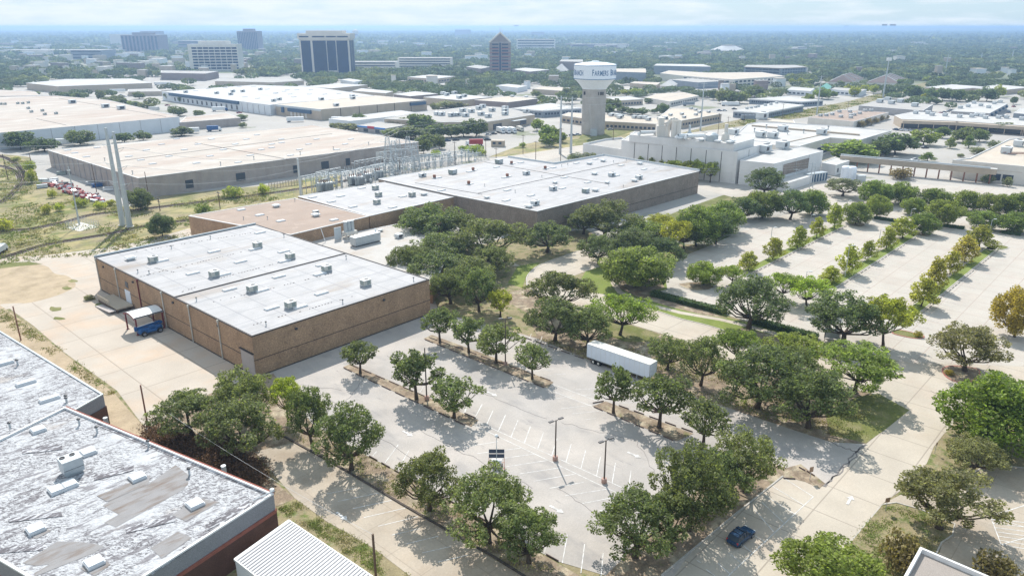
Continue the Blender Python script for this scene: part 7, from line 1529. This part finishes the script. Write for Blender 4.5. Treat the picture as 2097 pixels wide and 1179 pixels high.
for k, s in enumerate(sorted(sub)): gantry('steel gantry with busbars, %s from the left in the substation' % ordinal(k), *s)
def lattice(lab, x, y, top, wd=3.6):
    g = G(x, y); h = zat(x, y, top); r = root('lattice_tower', tuple(g), lab, 'lattice tower'); b = MB(); w0, w1 = wd / 2, wd / 7; lev = 7; pr = None
    c = lambda s, t, z: Vector((s * (w0 + (w1 - w0) * z), t * (w0 + (w1 - w0) * z), z * h))
    for k in range(lev + 1):
        z = k / lev; cs_ = [c(-1, -1, z), c(1, -1, z), c(1, 1, z), c(-1, 1, z)]
        for i in range(4):
            b.tube(cs_[i], cs_[(i+1) % 4], .07, n=4)
            if pr: b.tube(pr[i], cs_[i], .11, n=4); b.tube(pr[i], cs_[(i+1) % 4], .06, n=4); b.tube(pr[(i+1) % 4], cs_[i], .06, n=4)
        pr = cs_
    b.build('frame', MATS['galv'], r, world=False)
    for z in (.72, .88): b = MB(); b.tube((-3.2, 0, h * z), (3.2, 0, h * z), .12, n=4); b.build('crossarm', MATS['galv'], r, world=False)
lats = [(797, 362, 281), (818, 356, 285), (838, 352, 280), (808, 350, 288), (851, 347, 292)]
for k, (x, y, t) in enumerate(sorted(lats)): lattice('pale lattice tower, %s from the left over the substation' % ordinal(k), x, y, t, 5)
big_, r = pole(618, 418, 325, 'thick pale steel pole at the left end of the substation', 'pale_metal', .45, .35, 0, 12, name='steel_mast', cat='transmission mast')
for k, (x, y) in enumerate(((722, 378), (737, 379), (752, 372), (775, 366), (660, 392), (672, 391))):
    r = root('transformer', tuple(G(x, y)), 'grey transformer with cooling fins, %s nearest among the substation machines' % ORD[k], 'transformer', rz=GA)
    b = MB(); b.box((0, 0, 2.0), (3.6, 2.2, 3.4)); b.build('tank', MATS['galv'], r, world=False); b = MB()
    for q in range(9): b.box((-1.6 + .4 * q, -1.4, 1.9), (.12, .6, 2.8))
    b.build('radiator', MATS['galv'], r, world=False)
    for q in (-1, 0, 1): b = MB(); b.lathe((q, .2, 3.7), [(.2, 0), (.26, .2), (.16, .5), (.24, .7), (.1, 1.3), (0, 1.4)], 8); b.build('bushing', MATS['rust_metal'], r, world=False)
b = MB(); rnd = random.Random(5)
for _ in range(210):
    x = rnd.uniform(640, 980); y = 398 - (x - 640) * .19 + rnd.uniform(-22, 2); g = G(x, y); h = rnd.uniform(2, 4.5); b.tube((g.x, g.y, 0), (g.x, g.y, h), .1, n=4); b.lathe((g.x, g.y, h), [(.22, 0), (.12, .3), (.22, .6), (0, .9)], 6)
    if rnd.random() < .4: b.box((g.x, g.y, h * .6), (rnd.uniform(.6, 1.4), .6, 1.0), GA)
o = b.build('switchgear', MATS['galv']); tag(o, 'crowd of small insulators and switch posts filling the substation', 'switchgear', kind='stuff')
sheet('gravel_yard', [(613, 402), (760, 366), (840, 345), (1000, 324), (1010, 332), (860, 356), (770, 375), (640, 402)], .045, 'mid_pavement')
# ---- cars and lorries in the middle distance ----
CP = {}
def cars(lst, where, rz0):
    lst = sorted(lst); n = len(lst)
    NM = dict(white_paint='white', silver_paint='silver', navy_paint='dark blue', black_paint='black', red_paint='red')
    for k, (x, y, p) in enumerate(lst):
        lab = '%s car, %s from the left %s' % (NM[p], ordinal(k), where); g = G(x, y)
        if p not in CP: CP[p] = make_car('parked_car', lab, tuple(g), rz0, p, 4.6, 1.8, 1.45, False, False)
        else: copy_tree(CP[p], tuple(g), rz0 + random.uniform(-.05, .05), lab)
        
W7 = lambda X, Y: (1680 + .1989 * X, 120 + .1989 * Y)
cars([(*W7(*q[:2]), q[2]) for q in ((800,680,'white_paint'),(870,684,'white_paint'),(925,688,'white_paint'),(972,690,'silver_paint'),(1015,690,'black_paint'),(1072,695,'red_paint'),(1133,697,'white_paint'),(1197,702,'white_paint'),(1262,708,'silver_paint'),(1355,700,'black_paint'))], 'in front of the strip mall arcade', R(100))
cars([(*W7(*q[:2]), q[2]) for q in ((772,738,'navy_paint'),(818,742,'silver_paint'),(865,746,'white_paint'),(912,748,'silver_paint'),(1100,755,'white_paint'))], 'in the second row before the strip mall', R(100))
cars([(*W7(*q[:2]), q[2]) for q in ((962,888,'white_paint'),(1075,925,'black_paint'),(975,1052,'white_paint'))], 'around the big trees by the covered bridge', R(5))
cars([(*W7(*q[:2]), q[2]) for q in ((1240,568,'red_paint'),(1275,560,'black_paint'),(1310,550,'silver_paint'),(1340,540,'black_paint'),(1940,560,'navy_paint'),(1880,600,'silver_paint'),(1990,500,'red_paint'))], 'around the workshop with blue awnings', R(30))
cars([(*F2(*q[:2]), q[2]) for q in ((1270,1005,'navy_paint'),(1330,1000,'black_paint'),(1560,962,'white_paint'),(1600,955,'black_paint'),(1555,998,'black_paint'))], 'by the dark trees of the busy grey roof', R(20))
cars([(*F3(*q[:2]), q[2]) for q in ((1295,790,'navy_paint'),(1330,790,'white_paint'),(1400,778,'black_paint'),(250,965,'black_paint'),(290,962,'silver_paint'),(490,895,'white_paint'),(520,925,'silver_paint'))], 'around the water tower and the bus park', R(10))
cars([(*F1(*q[:2]), q[2]) for q in ((1190,752,'red_paint'),(1700,805,'red_paint'),(885,690,'white_paint'),(860,680,'silver_paint'))], 'between the left warehouses', R(20))
def lorry(lab, x, y, rz, L=9, col='white_metal', cab='white_paint', hh=3.6, hascab=True, name='lorry', cat='lorry'):
    r = root(name, tuple(G(x, y)), lab, cat, rz=rz); b = MB(); b.box((0, 0, .9 + (hh - .9) / 2), (L, 2.5, hh - .9)); b.build('box', MATS[col], r, world=False)
    if hascab: b = MB(); hull([(L/2 + .1, ring(1.15, .5, 2.6)), (L/2 + 1.2, ring(1.15, .5, 2.5)), (L/2 + 2.2, ring(1.1, .5, 1.5))], b); b.build('cab', MATS[cab], r, world=False); b = MB(); b.box((L/2 + 1.65, 0, 2.0), (.5, 1.9, .6), 0, Matrix.Rotation(R(-35), 3, 'Y')); b.build('windscreen', MATS['glass'], r, world=False)
    for x_ in (-L/2 + 1, -L/2 + 2.2) + ((L/2 + 1,) if hascab else ()):
        b = MB(); b.tube((x_, -1.2, .5), (x_, 1.2, .5), .5, n=12); b.build('wheel', MATS['tyre'], r, world=False)
    return r
lorry('white box trailer nearest to the ribbed tan warehouse', 605, 250, R(12), 12, hascab=False, name='box_trailer', cat='trailer')
lorry('white trailer left of the shop with the blue fascia', 697, 250, R(-15), 13, hascab=False, name='box_trailer', cat='trailer')
lorry('white lorry with a blue cab by the dark dock doors', 448, 228, R(20), 10, cab='blue_paint'); lorry('white lorry leftmost before the busy grey roof dock', 1024, 272, R(-65), 7)
lorry('white lorry in the middle before the busy grey roof dock', 1036, 272, R(-65), 7); lorry('white lorry rightmost before the busy grey roof dock', 1048, 272, R(-65), 7)
lorry('cream van beside the three white lorries', 1064, 268, R(-65), 5, 'cream_wall', 'cream_wall', 3.0); lorry('white and red lorry parked above the substation', 975, 298, R(185), 8, 'red_paint')
lorry('white trailer along the white warehouse wall', 140, 297, R(8), 13, hascab=False, name='box_trailer', cat='trailer'); lorry('short white trailer by the small grey block', 397, 273, R(12), 7, hascab=False, name='box_trailer', cat='trailer')
lorry('blue dumpster lorry by the small grey block', 436, 269, R(15), 7, 'blue_paint'); lorry('dark green coach in the bus park', 1410, 217, R(0), 10, 'blue_grey_wall', hascab=False, name='coach', cat='bus', hh=3.2)
lorry('long white container beside the grey glass office', 1495, 217, R(0), 15, hascab=False, name='container', cat='container', hh=3.4); lorry('dark green trailer behind the white factory', 1531, 246, R(0), 10, 'blue_grey_wall', hascab=False, name='box_trailer', cat='trailer')
lorry('white trailer between the left warehouses', 240, 190, R(10), 16, hascab=False, name='box_trailer', cat='trailer'); lorry('long white trailer far left behind the trees', 333, 175, R(5), 18, hascab=False, name='box_trailer', cat='trailer')
lorry('blue and white trailer near the left warehouse trees', 316, 228, R(-20), 9, 'silver_paint', hascab=False, name='box_trailer', cat='trailer')
lorry('white van at the left edge by the rails', -3, 520, R(100), 4, hh=2.4)
r = root('guard_hut', tuple(G(1020, 300)), 'little beige hut with two windows beside the white and red lorry', 'hut', rz=R(-8)); b = MB(); b.box((0, 0, 1.7), (7.5, 4, 3.4)); b.build('wall', MATS['tan_wall'], r, world=False); b = MB(); b.box((0, 0, 3.45), (7.9, 4.4, .2)); b.build('roof', MATS['sand_roof'], r, world=False)
for q in (-2, 1.4): b = MB(); b.box((q, -2.02, 2.1), (1.8, .1, 1.3)); b.build('window', MATS['glass'], r, world=False)
# signs
def sign(lab, x, y, top, wd=.75, ht=.75, a=.3, diamond=False):
    g = G(x, y); h = zat(x, y, top); r = root('road_sign', tuple(g), lab, 'sign', rz=a); b = MB(); b.box((0, 0, h / 2), (.07, .05, h)); b.build('post', MATS['galv'], r, world=False)
    b = MB(); b.box((0, -.05, h - ht / 2), (wd, .03, ht)); b.build('plate', MATS['sign_back'], r, world=False)
sign('brown sign back on a post at the lawn edge', 1813, 1046, 1018, .8, .75); sign('thin sign on a post beside the road', 1914, 928, 905, .3, .5); sign('pale sign on a post in the dirt by the wheel stops', 1658, 983, 955, .7, .9); sign('small white sign on a post beneath the oak', 1868, 1033, 1012, .3, .4, 1.4)
# glass shelter under the oak
r = root('smoking_shelter', tuple(G(1703, 697)), 'small glass shelter beneath the big oak at the car park foot', 'shelter', rz=R(-20)); b = MB()
for sx in (-1.5, 1.5):
    for sy in (-.8, .8): b.box((sx, sy, 1.2), (.1, .1, 2.4))
b.build('frame', MATS['dark_metal'], r, world=False); b = MB(); b.box((0, 0, 2.45), (3.3, 1.9, .12)); b.build('roof', MATS['white_metal'], r, world=False); b = MB(); b.box((0, .8, 1.2), (2.9, .04, 2)); b.build('glass_pane', MATS['galv'], r, world=False)
# scrap heap by the warehouse
rnd = random.Random(11)
C0 = lambda X, Y: (.2206 * X, 300 + .2206 * Y)
b = MB()
for k in range(230):
    t = rnd.random(); x = 500 + 440 * t + rnd.gauss(0, 18); y = 350 + 170 * t + rnd.gauss(0, 18); g = G(*C0(x, y)); s = rnd.uniform(.4, 1.3); b.cm = 0 if rnd.random() < .5 else (1 if rnd.random() < .5 else 2)
    b.box((g.x, g.y, s * .4 + rnd.random() * .6), (s * rnd.uniform(1, 2.4), s, s * .7), rnd.random() * 3, Matrix.Rotation(rnd.uniform(-.6, .6), 3, 'X'))
o = b.build('scrap_heap', [MATS['red_paint'], MATS['silver_paint'], MATS['scrap']]); tag(o, 'heap of red and grey scrap along the gravel drive', 'scrap', kind='stuff')
for k, (X, Y, c_) in enumerate(((415, 330, 'white_metal'), (495, 325, 'white_metal'), (440, 370, 'rust_metal'), (395, 385, 'pale_metal'), (590, 365, 'dark_metal'), (1010, 410, 'white_metal'), (905, 375, 'blue_paint'), (850, 355, 'galv'), (575, 262, 'green_metal'))):
    x, y = C0(X, Y); r = root('skip', tuple(G(x, y)), ('%s metal skip, %s from the left along the gravel drive' % ({'white_metal': 'white', 'rust_metal': 'rusty', 'pale_metal': 'grey', 'dark_metal': 'black', 'blue_paint': 'blue', 'galv': 'steel', 'green_metal': 'pale green'}[c_], ordinal([1, 3, 2, 0, 5, 8, 7, 6, 4][k]))), 'skip', rz=rnd.random())
    b = MB(); b.prism([(-2, -1), (2, -1), (2, 1), (-2, 1)], .2, 1.5, bottom=True); b.build('bin', MATS[c_], r, world=False); b = MB(); b.box((0, -1.02, 1.45), (4.1, .1, .15)); b.box((0, 1.02, 1.45), (4.1, .1, .15)); b.build('rim', MATS['dark_metal'], r, world=False)
# ---------------- far woods, far roofs, haze ----------------
def inpoly(X, Y, poly, m=0.0):
    if m:
        cx = sum(p[0] for p in poly) / len(poly); cy = sum(p[1] for p in poly) / len(poly)
        poly = [(cx + (p[0]-cx) * (1 + m / max(5, math.hypot(p[0]-cx, p[1]-cy))), cy + (p[1]-cy) * (1 + m / max(5, math.hypot(p[0]-cx, p[1]-cy)))) for p in poly]
    ins = np.zeros(len(X), bool); n = len(poly)
    for i in range(n):
        x0, y0 = poly[i]; x1, y1 = poly[(i+1) % n]
        if y0 == y1: continue
        c = ((y0 > Y) != (y1 > Y)) & (X < (x1-x0) * (Y-y0) / (y1-y0) + x0); ins ^= c
    return ins
rng = np.random.default_rng(21)
# scattered far roofs: small pale blocks among the trees
rn = random.Random(4); far_roofs = []
zones = [(0, 520, 84, 150, 86), (0, 330, 108, 160, 26), (520, 640, 90, 140, 8), (540, 1000, 80, 125, 34), (1060, 1500, 80, 125, 34), (1500, 2097, 70, 135, 20), (0, 700, 64, 86, 30), (700, 2097, 60, 84, 30), (650, 980, 165, 182, 6), (1060, 1170, 160, 200, 6), (1350, 1600, 176, 200, 6), (1960, 2097, 150, 160, 3), (1540, 2090, 148, 150, 3)]
ZN = ['around the hazy towers', 'left of the white-windowed tower', 'between the two tallest left towers', 'between the black and brick towers', 'around the fluted dome', 'in the right-hand forest', 'under the left horizon', 'under the right horizon', 'behind the ribbed tan warehouse', 'left of the water tower', 'around the bus park', 'near the right edge', 'below the right-hand forest']
for zi, (x0, x1, y0, y1, n) in enumerate(zones):
    for _ in range(n):
        x, y = rn.uniform(x0, x1), rn.uniform(y0, y1); g = G(x, y); k = mpp(g); w_ = rn.uniform(8, 26) * k * (1 if y > 100 else .9); d_ = w_ * rn.uniform(.5, 1.1)
        if any(inpoly(np.array([g.x]), np.array([g.y]), f, 18)[0] for f in FOOT): continue
        far_roofs.append((g, w_, d_, rn.uniform(6, 10) * (1 + .12 * k), rn.choice(['white_wall', 'tan_wall', 'cream_wall', 'tower_brick']), rn.choice(['white_roof', 'white_roof', 'sand_roof', 'grey_roof']), zi, x))
far_roofs.sort(key=lambda t: (t[6], t[7])); zc = {}
for g, w_, d_, h, wl, rf, zi, _x in far_roofs:
    zc[zi] = zc.get(zi, 0) + 1
    a = rn.choice([0, 0, R(8), GA]) + rn.uniform(-.05, .05); ca, sa = math.cos(a), math.sin(a)
    P = [Vector((g.x + u * ca - v * sa, g.y + u * sa + v * ca, 0)) for u, v in ((-w_/2, -d_/2), (w_/2, -d_/2), (w_/2, d_/2), (-w_/2, d_/2))]
    r = root('far_building', (g.x, g.y, 0), 'tiny flat-roofed building, %s from the left of those %s' % (ordinal(zc[zi] - 1), ZN[zi]), 'building', 'tiny flat roofs among the far trees')
    MB().prism(P, -.1, h, top=False).build('wall', MATS[wl], r); b = MB(); b.prism(inset(P, -.2), h, h + .4); b.build('roof', MATS[rf], r); FOOT.append([(p.x, p.y) for p in P])
# woods: thousands of leafy crowns; density follows the neighbourhoods seen in the photograph
def crowns(X, Y, Rr, Hh, nleaf, name, lab, tints=None):
    n = len(X); m = nleaf; v = rng.normal(size=(n, m, 3)); v /= np.linalg.norm(v, axis=2)[:, :, None]; v[:, :, 2] = v[:, :, 2] * .85 + .15
    lob = rng.normal(size=(n, 5, 3)); lob /= np.linalg.norm(lob, axis=2)[:, :, None]
    bump = np.einsum('nmk,nlk->nml', v, lob).max(2); rad = .78 + .26 * bump
    p = v * rad[:, :, None]; P = np.empty_like(p); P[:, :, 0] = X[:, None] + p[:, :, 0] * Rr[:, None]; P[:, :, 1] = Y[:, None] + p[:, :, 1] * Rr[:, None]; P[:, :, 2] = (Hh * .55)[:, None] + p[:, :, 2] * (Hh * .42)[:, None]
    pts = P.reshape(-1, 3); pts[:, 2] = np.maximum(pts[:, 2], .4); size = np.repeat(Rr, m) * (2.0 / math.sqrt(m))
    nr = v.reshape(-1, 3) + rng.normal(size=(n * m, 3)) * .55; nr /= np.linalg.norm(nr, axis=1)[:, None]; N_ = n * m
    t = rng.normal(size=(N_, 3)); t -= (t * nr).sum(1)[:, None] * nr; t /= np.linalg.norm(t, axis=1)[:, None]; b = np.cross(nr, t); s = (size * rng.uniform(.6, 1.3, N_))[:, None]
    V_ = np.empty((N_, 4, 3)); V_[:, 0] = pts - t * s; V_[:, 1] = pts - b * s * .8; V_[:, 2] = pts + t * s; V_[:, 3] = pts + b * s * .8
    me = bpy.data.meshes.new(name); me.vertices.add(N_ * 4); me.vertices.foreach_set('co', V_.reshape(-1).astype(np.float32)); me.loops.add(N_ * 4); me.loops.foreach_set('vertex_index', np.arange(N_ * 4, dtype=np.int32))
    me.polygons.add(N_); me.polygons.foreach_set('loop_start', np.arange(0, N_ * 4, 4, dtype=np.int32)); me.polygons.foreach_set('loop_total', np.full(N_, 4, dtype=np.int32)); me.update()
    me.materials.append(MATS['woods_leaf']); o = bpy.data.objects.new(name, me); COL.objects.link(o); tag(o, lab, 'woods', kind='stuff'); return o
def P2(X, Y):                              # world -> photo pixel for ground points (used to choose which neighbourhood a tree is in)
    dz = -H; fw = Y * CT - dz * ST; up = Y * ST + dz * CT; return CX + FPX * X / fw, CY - FPX * up / fw
def fill(y0, y1, spacing, jit=.5):
    xs = []; 
    ys = np.arange(y0, y1, spacing)
    for y in ys:
        hw = y * .74 + 60; x = np.arange(-hw, hw, spacing); xs.append(np.stack([x + rng.uniform(-jit, jit, len(x)) * spacing * 1.6, np.full(len(x), y) + rng.uniform(-jit, jit, len(x)) * spacing * 1.6], 1))
    return np.concatenate(xs)
def dens(px_, py_):
    d = np.full(len(px_), .62)
    d[(py_ > 150) & (px_ < 640)] = .17; d[(py_ > 120) & (py_ <= 150) & (px_ < 520)] = .36; d[(py_ <= 120) & (py_ > 84) & (px_ < 600)] = .36
    d[(py_ > 158) & (px_ >= 640)] = .30; d[(py_ > 140) & (py_ <= 158) & (px_ >= 500) & (px_ < 1700)] = .62
    d[(py_ > 84) & (py_ <= 140) & (px_ >= 600)] = .55; d[(px_ > 1640) & (py_ < 150) & (py_ > 80)] = .82; d[(px_ > 1640) & (py_ >= 150) & (py_ < 166)] = .45
    d[(px_ > 1100) & (px_ < 1340) & (py_ > 158) & (py_ < 195)] = .55; d[(px_ > 640) & (px_ < 1110) & (py_ > 150) & (py_ < 192)] = .8; d[(px_ > 1060) & (px_ < 1160) & (py_ > 175) & (py_ < 205)] = .5; d[(px_ > 1340) & (px_ < 1620) & (py_ > 168) & (py_ < 192)] = .5; d[(px_ < 90) & (py_ > 140) & (py_ < 178)] = .8; d[(px_ > 90) & (px_ < 330) & (py_ > 145) & (py_ < 160)] = .5; d[(px_ < 640) & (px_ > 500) & (py_ > 120) & (py_ < 158)] = .85
    d[(px_ > 1560) & (px_ < 1660) & (py_ > 150) & (py_ < 168)] = .7; d[(py_ < 84)] = .5; d[py_ > 205] = 0; d[(px_ > 1350) & (px_ < 1600) & (py_ > 150) & (py_ < 176)] = .3
    return d
def wood(y0, y1, sp, r0, r1, nleaf, lab):
    q = fill(y0, y1, sp); a, b_ = P2(q[:, 0], q[:, 1]); cl = np.array([mnoise.noise((x / 90, y / 90, 0)) for x, y in q]) * .55
    keep = rng.random(len(q)) < dens(a, b_) + cl * .8; keep &= (a > -250) & (a < 2350)
    for f in FOOT:
        dd = math.hypot(*f[0]); un = (f[0][0] / dd, f[0][1] / dd)
        for off in ((0,) if dd < 620 else (0, 14, 28, 42, 60)[: 3 if dd < 760 else (4 if dd < 1200 else 5)]): keep &= ~inpoly(q[:, 0] + un[0] * off, q[:, 1] + un[1] * off, f, 5 + sp * .3)
    q = q[keep]; n = len(q); Rr = rng.uniform(r0, r1, n); return crowns(q[:, 0], q[:, 1], Rr, np.minimum(Rr * rng.uniform(1.0, 1.5, n), rng.uniform(5, 9.5, n)) , nleaf, 'woods', lab)
wood(560, 1000, 12.5, 5.0, 9.0, 200, 'woods and garden trees behind the workshops')
wood(1000, 1700, 16, 6.5, 12, 90, 'far-off woods around the office towers')
wood(1700, 3000, 26, 10, 19, 34, 'far-off woods beyond the office towers')
wood(3000, 9500, 70, 24, 44, 16, 'hazy woods towards the horizon')
# gentle far ridges along the skyline
def ridge(name, y, h, seed, m='far_ground'):
    b = MB(); xs = np.linspace(-14000, 14000, 120); top = [h * (.45 + .55 * (mnoise.noise((x / 3200 + seed, seed, 0)) * .5 + .5)) for x in xs]
    for i in range(len(xs) - 1):
        b.face([(xs[i], y - 900, -1), (xs[i+1], y - 900, -1), (xs[i+1], y, top[i+1]), (xs[i], y, top[i])]); b.face([(xs[i], y, top[i]), (xs[i+1], y, top[i+1]), (xs[i+1], y + 1500, -1), (xs[i], y + 1500, -1)])
    b.build(name, MATS[m], kind='structure')
ridge('hills', 11000, 62, 3.3)
hz = MB(); hz.box((0, 6900, 34.0), (32200, 14500, 74.0)); o = hz.build('haze', None); o.data.materials.clear()
m = bpy.data.materials.new('haze_air'); m.use_nodes = True; t = m.node_tree; t.nodes.clear(); oo = N(t, 'ShaderNodeOutputMaterial'); pv = N(t, 'ShaderNodeVolumePrincipled')
pv.inputs['Color'].default_value = (.46, .68, 1.0, 1); pv.inputs['Density'].default_value = 2.15e-4; pv.inputs['Anisotropy'].default_value = .45
t.links.new(pv.outputs[0], oo.inputs['Volume']); o.data.materials.append(m); tag(o, 'thin bluish haze over the whole town', 'haze', kind='stuff')
# nothing but the prototypes' own first copies should remain at the origin
